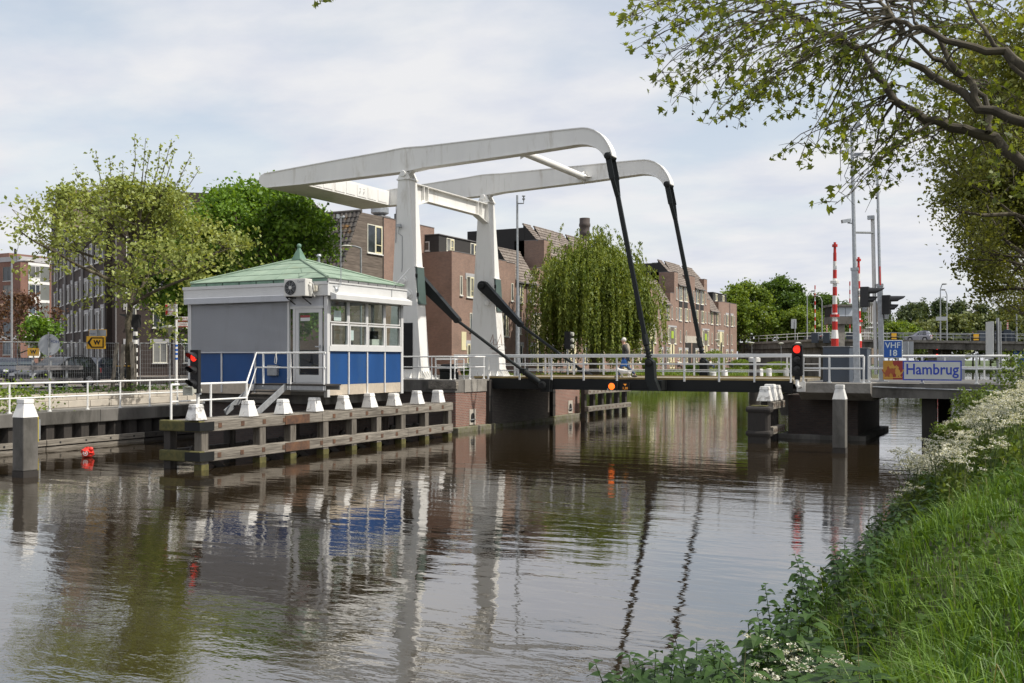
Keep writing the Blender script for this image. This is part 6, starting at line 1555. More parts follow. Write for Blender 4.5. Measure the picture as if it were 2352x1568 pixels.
# nettles
def nettle_mesh(seed):
    r = np.random.default_rng(seed); b = MB(); H = r.uniform(0.85, 1.12); bend = r.normal(size=2) * 0.10
    st = [(bend[0] * t * t, bend[1] * t * t, H * t) for t in np.linspace(0, 1, 8)]
    b.tube(st, [0.009 - 0.006 * t for t in np.linspace(0, 1, 8)], 4, cap=False)
    for k in range(11):
        t = 0.22 + 0.78 * k / 10; q = V(bend[0] * t * t, bend[1] * t * t, H * t); an = k * 1.57 + r.normal() * 0.2
        L_ = (0.165 if t < 0.8 else 0.165 - 0.40 * (t - 0.8)) * r.uniform(0.85, 1.2)
        for s in (0, math.pi):
            dr = V(math.cos(an + s), math.sin(an + s), 0.25 + 0.35 * max(0, t - 0.75) * 4); dr.normalize(); sd = V(0, 0, 1).cross(dr).normalized(); up = dr.cross(sd)
            ptsl = []
            for (a, w_) in ((0.12, 0.0), (0.25, 0.26), (0.45, 0.34), (0.7, 0.24), (1.15, 0.0)):
                ptsl.append((a, w_))
            def LP(a, w_): return q + dr * (a * L_) + sd * (w_ * L_) + up * (abs(w_) * 0.35 * L_) + V(0, 0, -0.55 * a * a * L_)
            left = [LP(a, w_) for a, w_ in ptsl]; right = [LP(a, -w_) for a, w_ in ptsl[1:-1]]; midp = [LP(a, 0) for a, w_ in ptsl[1:-1]]
            n0 = len(b.v); b.v += [tuple(p) for p in left + right + midp]
            # two halves along the midrib
            b.f += [(n0, n0 + 8, n0 + 1), (n0 + 8, n0 + 9, n0 + 2, n0 + 1), (n0 + 9, n0 + 10, n0 + 3, n0 + 2), (n0 + 10, n0 + 4, n0 + 3),
                    (n0, n0 + 5, n0 + 8), (n0 + 8, n0 + 5, n0 + 6, n0 + 9), (n0 + 9, n0 + 6, n0 + 7, n0 + 10), (n0 + 10, n0 + 7, n0 + 4)]
    return b.mesh('nettle', M['nettle'], fix=False, smooth=False)
nm = [nettle_mesh(s) for s in range(6)]
k = 0
spots = []
for i in range(4000):
    y = rng.uniform(4.8, 9.2); x = rng.uniform(-2.85, -0.3)
    if x > -0.6 - (y - 5.0) * 0.33: continue
    if bank_z(x, y) < -0.42: continue
    if any((x - a) ** 2 + (y - b_) ** 2 < 0.17 ** 2 for a, b_ in spots): continue
    spots.append((x, y))
    if len(spots) >= 175: break
for (x, y) in spots:
    o = link_mesh('nettle', nm[k % 6], None, (x, y, bank_z(x, y) - 0.03)); s_ = max(0.42, min(1.1, (1.12 - 0.05 * max(0.0, y - 7.5) + rng.normal() * 0.10 - bank_z(x, y)) / 1.0)); o.scale = (max(1.15, s_), max(1.15, s_), s_); o.rotation_euler = (rng.normal() * 0.08, rng.normal() * 0.08, rng.uniform(0, 6.28)); k += 1
    tag(o, 'dark green nettle with toothed leaves in the foreground patch at the water edge', 'nettle', 'nettles at the bottom of the picture')

edge = []
for i in range(3000):
    y = rng.uniform(9.3, 24.0); x = rng.uniform(-2.75, -1.2)
    if not -0.3 < bank_z(x, y) < 0.75 or any((x - a) ** 2 + (y - b_) ** 2 < 0.30 ** 2 for a, b_ in edge): continue
    edge.append((x, y)); s_ = rng.uniform(0.45, 0.85)
    o = link_mesh('nettle', nm[i % 6], None, (x, y, bank_z(x, y) - 0.03)); o.scale = (s_ * 1.3, s_ * 1.3, s_); o.rotation_euler = (rng.normal() * 0.12, rng.normal() * 0.12, rng.uniform(0, 6.28))
    tag(o, 'dark green nettle on the bank edge between the foreground patch and the flower drift', 'nettle', 'nettles along the edge of the bank')
    if len(edge) >= 80: break
for (bx_, by_, w_, h, lb) in ((-1.4, 35.6, 0.9, 1.5, 'tall leafy bush rising from the flowers behind the grey signpost'), (0.2, 37.0, 1.3, 1.9, 'dense green bush at the right edge before the bridge railing'), (-2.1, 33.2, 0.6, 1.1, 'small bramble bush hanging over the water beside the support column')):
    n = 2200; v = rng.normal(size=(n, 3)); v /= np.linalg.norm(v, axis=1)[:, None]; v *= rng.uniform(0.35, 1.08, (n, 1)) ** 0.6
    th = thing('bush', lb, 'bush', (bx_, by_, bank_z(bx_, by_)), 'bushes on the near bank'); zc_ = bank_z(bx_, by_) + h * 0.5
    leaves('foliage', v * np.array([w_, w_, h * 0.55]) + np.array([bx_, by_, zc_]) + 0.12 * np.sin(7 * v[:, [1, 2, 0]]), 0.10, M['feather'], th, rng)
    MB().tube([(bx_, by_, zc_ - h * 0.6), (bx_, by_, zc_ + h * 0.3)], 0.03, 5).build('stem', M['stem'], th)
# cow parsley
def parsley_mesh(seed, tall):
    r = np.random.default_rng(seed); st = MB(); um = []; fe = []
    H = tall
    def umbel(q, R_):
        for j in range(int(26 * (R_ / 0.06))):
            a, rr_ = r.uniform(0, 6.28), R_ * math.sqrt(r.uniform()); um.append((q[0] + rr_ * math.cos(a), q[1] + rr_ * math.sin(a), q[2] + 0.012 * r.normal() - 0.25 * rr_ * rr_ / R_))
    for k in range(4 + seed % 3):
        an = k * 2.1 + r.normal() * 0.3; l0 = 0.45 + 0.12 * k
        s0 = V(0, 0, H * min(0.7, l0 * 0.8)); e = V(math.cos(an) * H * r.uniform(0.10, 0.24), math.sin(an) * H * r.uniform(0.10, 0.24), H * r.uniform(0.8, 1.04))
        st.tube([V(0, 0, 0), s0, s0.lerp(e, 0.6) + V(0, 0, 0.03), e], [0.007, 0.006, 0.004, 0.003], 3, cap=False)
        for j in range(3):
            a2 = j * 2.1 + r.normal() * 0.3; rr_ = r.uniform(0.06, 0.14); u_ = e + V(rr_ * math.cos(a2), rr_ * math.sin(a2), 0.06 + r.normal() * 0.015)
            st.tube([e, u_], [0.002, 0.0015], 3, cap=False); umbel(u_, r.uniform(0.045, 0.07))
    for k in range(80):
        a, t = r.uniform(0, 6.28), r.uniform(0.03, 0.6); rr_ = r.uniform(0.05, 0.30) * (1 - 0.5 * t); fe.append((rr_ * math.cos(a), rr_ * math.sin(a), H * t + r.normal() * 0.03))
    return st, um, fe
pmesh = []
for s in range(6):
    st, um, fe = parsley_mesh(s, 0.95 + 0.06 * (s % 3))
    a = st.mesh('stems', M['stem'], fix=False)
    u_ = leaves('flower_head', um, 0.022, M['umbel'], None, rng, up=1.0, narrow=0.95); f_ = leaves('leaf_fronds', fe, 0.085, M['feather'], None, rng, up=0.4, narrow=0.6)
    pmesh.append((a, u_.data, f_.data)); bpy.data.objects.remove(u_); bpy.data.objects.remove(f_)
def parsley(x, y, s_, lb, group):
    k = rng.integers(0, 6); th = thing('cow_parsley', lb, 'flower', (x, y, bank_z(x, y) - 0.02), group, rng.uniform(0, 6.28)); th.scale = (s_, s_, s_)
    link_mesh('stems', pmesh[k][0], th); tag(link_mesh('flower_heads', pmesh[k][1], th), kind='stuff'); tag(link_mesh('leaf_fronds', pmesh[k][2], th), kind='stuff')
cnt = 0
for i in range(4000):
    y = rng.uniform(14.5, 39); x = rng.uniform(-2.7, 1.6)
    if bank_z(x, y) < 0.05 or rng.uniform() > 0.55 + 0.45 * math.sin(x * 1.7 + y * 0.5): continue
    parsley(x, y, rng.uniform(0.8, 1.15), 'white flowering cow parsley in the drift below the grey signpost', 'cow parsley along the bank towards the bridge'); cnt += 1
    if cnt >= 190: break
for (px, py) in ((1800, 1440), (1845, 1432), (1905, 1440), (1935, 1450), (1820, 1500), (1760, 1510), (1890, 1480)):
    q = at(px, py, Z=1.15); parsley(q.x, q.y, rng.uniform(0.62, 0.85) * max(0.4, (1.2 - bank_z(q.x, q.y))), 'white flowering cow parsley among the foreground nettles', 'cow parsley among the nettles')
# ================================================================ signals, signs and masts
M['sign_blue'] = pm('blue_sign_face', (0.012, 0.10, 0.42), 0.4, 0.06, 2)
M['sign_white'] = pm('white_sign_face', (0.62, 0.64, 0.62), 0.4, 0.04, 2)
M['sign_text'] = pm('blue_lettering', (0.02, 0.06, 0.45), 0.5, 0.03)
M['sign_light'] = pm('pale_lettering', (0.72, 0.80, 0.82), 0.5, 0.03)
M['crest_orange'] = pm('ochre_orange_field', (0.55, 0.27, 0.03), 0.5, 0.06)
M['crest_red'] = pm('dull_red_field', (0.33, 0.035, 0.025), 0.5, 0.06)
M['crest_gold'] = pm('gold_crest', (0.62, 0.34, 0.06), 0.5, 0.06)
M['crest_dark'] = pm('dark_red_crest', (0.38, 0.09, 0.03), 0.5, 0.06)
M['red'] = pm('red_paint', (0.50, 0.022, 0.015), 0.4, 0.08)
M['cabinet'] = pm('slate_blue_cabinet', (0.055, 0.070, 0.095), 0.5, 0.12)
M['mustard'] = pm('mustard_board', (0.42, 0.33, 0.03), 0.6, 0.12)
M['pane_pale'] = pm('pale_reflecting_pane', (0.55, 0.60, 0.66), 0.15, 0.08)
M['yellow'] = pm('signal_yellow', (0.72, 0.40, 0.02), 0.5, 0.05)
M['grey_back'] = pm('grey_sign_back', (0.36, 0.38, 0.40), 0.5, 0.08, metal=0.2)
M['horn'] = pm('grey_beige_horn', (0.46, 0.46, 0.40), 0.5, 0.08)
M['orange_text'] = pm('lit_amber_figures', (0.7, 0.25, 0.02), 0.5, 0.02, emit=(1.0, 0.35, 0.03, 0.55))

def lamp_head(th, x, y, z, r, lit, face=(0, -1, 0), visor=0.22, mat='lamp_red', name='lamp'):
    """round lens with a visor, facing `face` (horizontal)"""
    f = V(*face).normalized(); s = V(-f.y, f.x, 0); u = V(0, 0, 1); c = V(x, y, z)
    n = 20
    b = MB(); ring = [c + f * 0.012 + (s * math.cos(t) + u * math.sin(t)) * r for t in [2 * math.pi * i / n for i in range(n)]]
    b.add([tuple(p) for p in ring] + [tuple(c + f * (0.012 + r * 0.18))], [(i, (i + 1) % n, n) for i in range(n)])
    ln = b.build(name, M[mat] if lit else M['lamp_off'], th)
    if visor:
        b = MB(); R_ = r * 1.1; seg = [math.pi * (-0.12 + 1.24 * i / 14) for i in range(15)]
        for t in seg:
            l_ = visor * (0.35 + 0.65 * max(0.0, math.sin(t)) ** 0.6) if math.sin(t) > 0 else visor * 0.3
            for (o_, k) in ((0.0, 1.0), (l_, 1.02), (l_, 0.98), (0.0, 0.95)): b.v.append(tuple(c + f * o_ + (s * math.cos(t) + u * math.sin(t)) * R_ * k))
        for i in range(14):
            for k in range(4): b.f.append((i * 4 + k, (i + 1) * 4 + k, (i + 1) * 4 + (k + 1) % 4, i * 4 + (k + 1) % 4))
        b.build('visor', M['black'], ln)
# red signal on the left fender, with loudhailer
x, y = -22.15, at(449, X=-22.15).y
sg = thing('canal_signal', 'black three lamp canal signal lit red at the left end of the fender', 'traffic signal', (x, y, FZ))
dd = (V(x, y, 0)).length
zt_ = EYE - (803 - 825) * at(449, X=-22.15).dot(V(-_s, _c, 0)) / 2287
dpt = at(449, X=-22.15).dot(V(-_s, _c, 0))
def zz(py): return EYE - (py - 825) * dpt / 2287
MB().box(x - 0.17, x + 0.17, y - 0.06, y + 0.06, zz(903), zz(803)).build('backplate', M['black_matt'], sg, bevel=0.02)
for i, py in enumerate((820, 851, 882)): lamp_head(sg, x, y - 0.06, zz(py), 0.13, i == 0, visor=0.30)
MB().tube([(x, y + 0.1, FZ), (x, y + 0.1, zz(880))], 0.05, 10).build('post', M['white_rail'], sg, smooth=True)
MB().box(x - 0.06, x + 0.06, y + 0.02, y + 0.1, zz(905), zz(890)).build('clamp', M['galv'], sg)
hn = thing('loudhailer', 'grey square horn loudspeaker below the left red canal signal', 'loudspeaker', (x, y - 0.1, zz(897)))
hz_ = zz(897); b = MB()
for (t, w_, h_) in ((0.0, 0.04, 0.04), (0.18, 0.07, 0.06), (0.36, 0.20, 0.13), (0.37, 0.185, 0.118), (0.22, 0.06, 0.05)):
    b.v += [(x + 0.05 - w_, y - t, hz_ - h_), (x + 0.05 + w_, y - t, hz_ - h_), (x + 0.05 + w_, y - t, hz_ + h_), (x + 0.05 - w_, y - t, hz_ + h_)]
for i in range(4):
    for k in range(4): b.f.append((i * 4 + k, i * 4 + (k + 1) % 4, (i + 1) * 4 + (k + 1) % 4, (i + 1) * 4 + k))
b.f.append((16, 17, 18, 19)); b.build('horn', M['horn'], hn)
MB().lathe([(0.05, 0), (0.07, 0.03), (0.07, 0.15), (0.03, 0.18)], (x + 0.05, y - 0.0, hz_), 10, 'y').build('driver', M['horn'], hn)
MB().box(x + 0.0, x + 0.1, y + 0.0, y + 0.14, hz_ - 0.12, hz_ - 0.06).build('bracket', M['galv'], hn)

# red signal at the right end of the leaf
x, y = at(1831, Y=39.1).x, 39.1; dpt = at(1831, Y=39.1).dot(V(-_s, _c, 0))
sg = thing('canal_signal', 'black three lamp canal signal lit red at the right end of the bridge', 'traffic signal', (x, y, 1.9))
MB().box(x - 0.21, x + 0.21, y - 0.02, y + 0.1, zz(862), zz(792)).build('housing', M['black_matt'], sg, bevel=0.03)
for i, py in enumerate((802, 824, 846)): lamp_head(sg, x, y - 0.03, zz(py), 0.15, i == 0, face=(0.25, -1, 0), visor=0.16)
MB().box(x - 0.1, x + 0.1, y - 0.02, y + 0.08, zz(872), zz(862)).build('foot', M['black_matt'], sg)
MB().tube([(x, y + 0.03, zz(872)), (x, y + 0.0, zz(884)), (x + 0.08, y - 0.06, zz(890)), (x + 0.14, y - 0.02, zz(887))], 0.07, 10).build('elbow_pipe', M['white'], sg, smooth=True)
MB().lathe([(0.03, 0), (0.14, 0.04), (0.05, 0.08)], (x + 0.02, y + 0.05, zz(790)), 12).build('cap_lamp', M['horn'], sg)
# amber light and height board under the deck
x, y = at(1406, Y=40.80).x, 40.84; dpt = at(1406, Y=40.80).dot(V(-_s, _c, 0))
sg = thing('passage_light', 'lit orange passage light on the dark bridge girder', 'signal light', (x, y, 2.0))
MB().box(x - 0.22, x + 0.26, y - 0.10, y, zz(896), zz(877)).build('box', M['black_matt'], sg, bevel=0.015)
lamp_head(sg, x, y - 0.10, zz(887), 0.15, True, visor=0, mat='lamp_amber')
MB().box(x - 0.20, x - 0.15, y - 0.12, y - 0.1, zz(895), zz(892)).build('tally', M['sign_white'], sg)
x, y = at(1436, Y=40.80).x, 40.84
hb_ = thing('height_board', 'small black board with orange figures 1,30 on the bridge girder', 'sign', (x, y, 2.0))
MB().box(x - 0.20, x + 0.20, y - 0.05, y, zz(895), zz(878)).build('board', M['black_matt'], hb_)
text_mesh('figures', '1,30', 0.15, M['orange_text'], hb_, (x, y - 0.053, zz(891)))
MB().prism([(x - 0.08, zz(881)), (x + 0.08, zz(881)), (x, zz(885.5))], 'y', y - 0.056, y - 0.051).build('triangle', M['orange_text'], hb_)

# raised barriers with cabinets
def barrier(label, px, y, ytop, ybot, cab=None, r=0.10, group='raised red and white barriers at the near bridge'):
    p = at(px, ybot, Y=y); d_ = p.dot(V(-_s, _c, 0)); zt = EYE - (ytop - 825) * d_ / 2287; zb = p.z
    th = thing('barrier', label, 'barrier', (p.x, y, 2.3), group)
    L_ = zt - zb; n = 11
    for i in range(n):
        z0, z1 = zb + L_ * i / n * 0.9, zb + L_ * (i + 1) / n * 0.9
        k = r * (1.45 if i < 2 else 1.15 - 0.05 * i)
        MB().tube([(p.x, y, z0), (p.x, y, z1)], [k, k if i != 1 else r * 1.15], 10).build('stripe', M['red'] if i % 2 == 0 else M['white'], th)
    t_ = MB().tube([(p.x, y, zb + L_ * 0.9), (p.x, y, zt)], [r * 0.55, r * 0.5], 8).tube([(p.x, y, zt - L_ * 0.045), (p.x, y, zt - L_ * 0.02)], r * 1.05, 10); t_.build('tip', M['red'], th)
    for zz_ in (zb + L_ * 0.30, zb + L_ * 0.62): MB().tube([(p.x, y, zz_ - 0.05), (p.x, y, zz_ + 0.05)], r * 1.75, 10).build('collar', M['red'] if zz_ < zb + L_ * 0.5 else M['white'], th)
    if cab:
        x0, x1, yt, yb = cab; a, b_ = at(x0, Y=y - 0.5).x, at(x1, Y=y - 0.5).x
        MB().box(a, b_, y - 0.5, y + 0.5, 2.3, zb).build('cabinet', M['cabinet'], th, bevel=0.02)
        MB().box(a - 0.03, b_ + 0.03, y - 0.53, y + 0.53, zb, zb + 0.03).build('cabinet_lid', M['galv_dull'], th)
        for k in range(2): MB().box(a + 0.08 + k * (b_ - a - 0.1) / 2, a + (b_ - a - 0.1) / 2 * (k + 1) - 0.02, y - 0.506, y - 0.502, 2.42, zb - 0.12).build('door', M['cabinet'], th)
    return th
barrier('red and white barrier arm raised upright on the near slate cabinet', 1917.5, 41.2, 556, 797, (1890, 1951, 797, 868))
barrier('second raised red and white barrier arm behind the near grey mast', 1972, 47.2, 590, 800, (1951, 1992, 800, 868))
# masts
def mast(label, pb, pt_, y, ysplit, r0, r1, top=None):
    p = at(pb[0], Y=y); d_ = p.dot(V(-_s, _c, 0)); zf = lambda py: EYE - (py - 825) * d_ / 2287
    th = thing('mast', label, 'mast', (p.x, y, 2.3))
    q = at(pt_[0], Y=y); lean = (q.x - p.x) / max(0.1, zf(pt_[1]) - 2.3)
    P_ = lambda z: V(p.x + lean * (z - 2.3), y, z)
    zs_ = zf(ysplit)
    MB().beam(P_(2.3), P_(zs_), r0 * 2, r0 * 2, (0, 1, 0)).build('lower_profile', M['galv'], th)
    MB().beam(P_(zs_ - 0.05) , P_(zs_ + 0.06), r0 * 2.5, r0 * 2.5, (0, 1, 0)).build('sleeve', M['galv'], th)
    MB().tube([P_(zs_), P_(zf(pt_[1]))], [r1, r1 * 0.8], 10).build('upper_tube', M['galv'], th, smooth=True)
    MB().box(p.x - 0.25, p.x + 0.25, y - 0.25, y + 0.25, 2.3, 2.33).build('foot_plate', M['galv'], th)
    return th, P_, zf
ms, P_, zf = mast('tall grey galvanised mast with cameras rising into the plane leaves', (1969, 868), (1956, 292), 40.3, 618, 0.11, 0.075)
for (py, s) in ((300, 1), (352, -1), (362, 1), (512, -1)):
    c = P_(zf(py)); b = MB().beam(c + V(s * 0.05, 0, 0), c + V(s * 0.22, -0.05, 0.03), 0.05, 0.05).beam(c + V(s * 0.12, -0.05, 0.12), c + V(s * 0.40, -0.25, 0.06 if py > 310 else 0.25), 0.14, 0.13)
    b.build('camera', M['galv'], ms)
for s in (-1, 1): c = P_(zf(372)); MB().tube([c + V(s * 0.1, 0, 0), c + V(s * 0.3, 0, -0.5), c + V(s * 0.18, 0, -0.75)], 0.012, 5).build('cable', M['black'], ms)
ms2, P2, zf2 = mast('second grey mast with slim red marker behind the blue radio sign', (2026, 868), (2015, 392), 42.6, 655, 0.10, 0.06)
MB().tube([P2(zf2(860)) + V(-0.22, 0, 0), P2(zf2(500)) + V(-0.22, 0, 0)], 0.075, 10).build('side_tube', M['alu'], ms2, smooth=True)
MB().tube([P2(zf2(655)) + V(0.03, -0.12, 0), P2(zf2(612)) + V(0.03, -0.12, 0)], 0.03, 6).build('red_marker', M['red'], ms2)
a, b_ = P_(zf(533)), P2(zf2(533)) + V(-0.22, 0, 0); MB().tube([a, b_], 0.045, 8).build('cross_arm', M['galv'], ms2)
c = P2(zf2(500)) + V(-0.2, -0.1, 0); MB().box(c.x - 0.2, c.x + 0.06, c.y - 0.1, c.y + 0.1, c.z - 0.05, c.z + 0.1).build('floodlight', M['galv'], ms2)
# road signal heads seen from the side
def side_signal(label, px, py, y, s=1.0):
    p = at(px, py, Y=y); th = thing('road_signal', label, 'traffic signal', (p.x, y, p.z - 0.5), 'road signals on the masts')
    z = p.z
    MB().box(p.x - 0.02, p.x + 0.32 * s, y - 0.2, y + 0.2, z - 0.42 * s, z + 0.42 * s).build('housing', M['black'], th, bevel=0.02)
    for k in range(2):
        zc = z + 0.2 * s - 0.36 * s * k; l_ = (0.62 if k == 0 else 0.34) * s
        b = MB()
        for i in range(11):
            t = math.pi * (-0.1 + 1.2 * i / 10)
            b.v += [(p.x + 0.3 * s, y + 0.19 * math.cos(t), zc + 0.19 * s * math.sin(t)), (p.x + 0.3 * s + l_ * (0.45 + 0.55 * max(0, math.sin(t)) ** 0.5), y + 0.16 * math.cos(t), zc + 0.17 * s * math.sin(t))]
        b.f = [(2 * i, 2 * i + 2, 2 * i + 3, 2 * i + 1) for i in range(10)]
        o = b.build('visor', M['black'], th); so = o.modifiers.new('thick', 'SOLIDIFY'); so.thickness = 0.02
    MB().lathe([(0.09, -0.62 * s), (0.11, -0.5 * s), (0.11, -0.42 * s)], (p.x + 0.12, y, z), 10).build('clamp', M['galv'], th)
    return th
side_signal('black hooded road signal on the near mast seen from the side', 1978, 682, 40.3, 0.92)
side_signal('black hooded road signal on the second mast above the blue sign', 2028, 700, 42.6, 0.92)
sp = at(1990, 694, Y=44.0); ls = thing('loudspeaker', 'pale horn loudspeaker between the two grey masts', 'loudspeaker', tuple(sp))
MB().lathe([(0.24, -0.30), (0.26, -0.28), (0.18, 0.0), (0.12, 0.30), (0.05, 0.36)], tuple(sp), 16, 'x').build('horn', M['horn'], ls, smooth=True)
MB().box(sp.x + 0.3, sp.x + 0.75, 43.9, 44.1, sp.z - 0.05, sp.z + 0.03).build('arm', M['galv'], ls)

# blue radio sign and the name board on the railing
Ys = 39.62
def rect(x0, x1, y0, y1, Y): a, b_ = at(x0, y1, Y=Y), at(x1, y0, Y=Y); return a.x, b_.x, (at((x0 + x1) / 2, y1, Y=Y).z), (at((x0 + x1) / 2, y0, Y=Y).z)
x0, x1, z0, z1 = rect(2029, 2073, 781, 822, Ys)
vs_ = thing('radio_sign', 'square blue sign reading VHF 18 above the orange crest panel', 'sign', ((x0 + x1) / 2, Ys, z0))
MB().box(x0, x1, Ys - 0.03, Ys, z0, z1).build('border', M['sign_white'], vs_, bevel=0.012)
MB().box(x0 + 0.025, x1 - 0.025, Ys - 0.036, Ys - 0.031, z0 + 0.025, z1 - 0.025).build('face', M['sign_blue'], vs_)
text_mesh('lettering', 'VHF', 0.30, M['sign_light'], vs_, ((x0 + x1) / 2, Ys - 0.04, z0 + (z1 - z0) * 0.70), bold=0.004, xs=1.0)
text_mesh('lettering', '18', 0.32, M['sign_light'], vs_, ((x0 + x1) / 2, Ys - 0.04, z0 + (z1 - z0) * 0.27), bold=0.006)
for dx in (0.15, -0.15): MB().tube([((x0 + x1) / 2 + dx, Ys + 0.04, z0 - 0.1), ((x0 + x1) / 2 + dx, Ys + 0.04, z1 - 0.1)], 0.03, 6).build('support', M['galv'], vs_)
x0, x1, z0, z1 = rect(2028.5, 2073.5, 828, 871.5, Ys)
cr = thing('crest_panel', 'orange and red panel with golden crowned lions left of the name board', 'sign', ((x0 + x1) / 2, Ys, z0))
xm = (x0 + x1) / 2; zm_ = (z0 + z1) / 2; w_ = x1 - x0
MB().box(x0, xm, Ys - 0.03, Ys, z0, z1).build('left_field', M['crest_orange'], cr)
MB().box(xm, x1, Ys - 0.03, Ys, z0, z1).build('right_field', M['crest_red'], cr)
def lion(cx, s, mat):
    """rampant beast facing s"""
    pts = [(0.02, -0.20), (0.10, -0.20), (0.08, -0.12), (0.13, -0.06), (0.12, 0.03), (0.17, 0.06), (0.20, 0.14), (0.15, 0.12), (0.12, 0.09), (0.09, 0.14), (0.11, 0.19), (0.04, 0.22), (-0.01, 0.18), (0.0, 0.10), (-0.05, 0.05), (-0.07, -0.04), (-0.13, 0.0), (-0.17, 0.10), (-0.20, 0.08), (-0.16, -0.03), (-0.09, -0.10), (-0.06, -0.14), (-0.10, -0.20), (-0.02, -0.20), (0.0, -0.13)]
    MB().prism([(cx + s * a * 0.95, zm_ - 0.06 + b_ * 0.95) for a, b_ in pts], 'y', Ys - 0.037, Ys - 0.031).build('lion', M[mat], cr)
lion(xm - 0.20, 1, 'crest_dark'); lion(xm + 0.20, -1, 'crest_gold')
sh_ = [(-0.085, 0.08), (0.085, 0.08), (0.085, -0.05), (0.0, -0.16), (-0.085, -0.05)]
MB().prism([(xm + a, zm_ - 0.03 + b_) for a, b_ in sh_], 'y', Ys - 0.042, Ys - 0.038).build('shield', M['crest_dark'], cr)
MB().prism([(xm - 0.12, zm_ + 0.07), (xm + 0.12, zm_ + 0.07), (xm + 0.15, zm_ + 0.20), (xm + 0.07, zm_ + 0.14), (xm, zm_ + 0.24), (xm - 0.07, zm_ + 0.14), (xm - 0.15, zm_ + 0.20)], 'y', Ys - 0.042, Ys - 0.038).build('crown', M['crest_gold'], cr)
MB().prism([(xm - 0.30, zm_ - 0.29), (xm + 0.30, zm_ - 0.29), (xm + 0.34, zm_ - 0.24), (xm, zm_ - 0.265), (xm - 0.34, zm_ - 0.24)], 'y', Ys - 0.037, Ys - 0.031).build('ribbon', M['crest_gold'], cr)
x0, x1, z0, z1 = rect(2073.8, 2209, 828, 873.5, Ys)
nb_ = thing('name_board', 'white name board with blue border reading Hambrug on the bridge railing', 'sign', ((x0 + x1) / 2, Ys, z0))
MB().box(x0, x1, Ys - 0.03, Ys, z0, z1).build('border', M['sign_text'], nb_)
MB().box(x0 + 0.045, x1 - 0.045, Ys - 0.035, Ys - 0.031, z0 + 0.045, z1 - 0.045).build('face', M['sign_white'], nb_)
text_mesh('lettering', 'Hambrug', 0.56, M['sign_text'], nb_, ((x0 + x1) / 2, Ys - 0.039, (z0 + z1) / 2 + 0.03), bold=0.008, xs=0.86)
for xx in (x0 + 0.5, x1 - 0.5): MB().box(xx - 0.04, xx + 0.04, Ys + 0.001, Ys + 0.18, z0 + 0.05, z1 - 0.05).build('mount', M['galv'], nb_)
x0, x1, z0, z1 = rect(2074, 2098, 784, 822, 47.5)
gb = thing('sign_back', 'grey back of a square sign right of the blue radio sign', 'sign', (x0, 47.5, 2.3))
MB().box(x0, x1, 47.5, 47.53, z0, z1).build('plate', M['grey_back'], gb); MB().tube([((x0 + x1) / 2, 47.46, 2.3), ((x0 + x1) / 2, 47.46, z1)], 0.035, 8).build('post', M['galv'], gb)
x0, x1, z0, z1 = rect(2152, 2216, 820, 838, 48.9)
gb = thing('sign_back', 'low wide grey sign back behind the name board', 'sign', (x0, 48.9, 2.3))
MB().box(x0, x1, 48.9, 48.94, z0 - 0.8, z1).build('plate', M['grey_back'], gb); MB().box(x0 + 0.1, x1 - 0.1, 48.86, 48.9, z0, z0 + 0.06).build('stiffener', M['galv'], gb)
# signpost on the near bank, seen edge on
p = at(2294, 968, Z=bank_z(-0.9, 31.5)); d_ = p.dot(V(-_s, _c, 0)); zf3 = lambda py: EYE - (py - 825) * d_ / 2287
ps = thing('signpost', 'grey steel signpost with a plate seen edge on in the bank flowers', 'signpost', tuple(p))
MB().tube([p - V(0, 0, 0.3), V(p.x - 0.04, p.y, zf3(730))], 0.055, 10).build('post', M['galv_dull'], ps, smooth=True)
MB().tube([V(p.x + 0.09, p.y + 0.1, p.z - 0.3), V(p.x + 0.05, p.y + 0.1, zf3(738))], 0.03, 8).build('conduit', M['galv_dull'], ps)
vd = V(p.x, p.y, 0).normalized(); sd_ = V(vd.y, -vd.x, 0)
pc = V(p.x, p.y, 0) - sd_ * 0.28; nn = (sd_ * 0.96 + vd * 0.30).normalized(); al = V(-nn.y, nn.x, 0)
def plate(o_, w_, z0, z1, t0, t1, name, mat):
    vs2 = [o_ + al * a + nn * b_ + V(0, 0, z) for z in (z0, z1) for a, b_ in ((-w_, t0), (w_, t0), (w_, t1), (-w_, t1))]
    return MB().add([tuple(v) for v in vs2], [(0, 3, 2, 1), (4, 5, 6, 7), (0, 1, 5, 4), (1, 2, 6, 5), (2, 3, 7, 6), (3, 0, 4, 7)]).build(name, M[mat], ps)
plate(pc, 0.42, zf3(825), zf3(738), -0.03, -0.01, 'plate', 'sign_white'); plate(pc, 0.40, zf3(823), zf3(740), -0.008, 0.03, 'plate_rib', 'black_matt')
MB().lathe([(0.09, 0), (0.09, 0.08)], (p.x - 0.2, p.y, zf3(782)), 12, 'x').box(p.x - 0.25, p.x, p.y - 0.02, p.y + 0.02, zf3(784), zf3(780)).build('bracket', M['galv_dull'], ps)

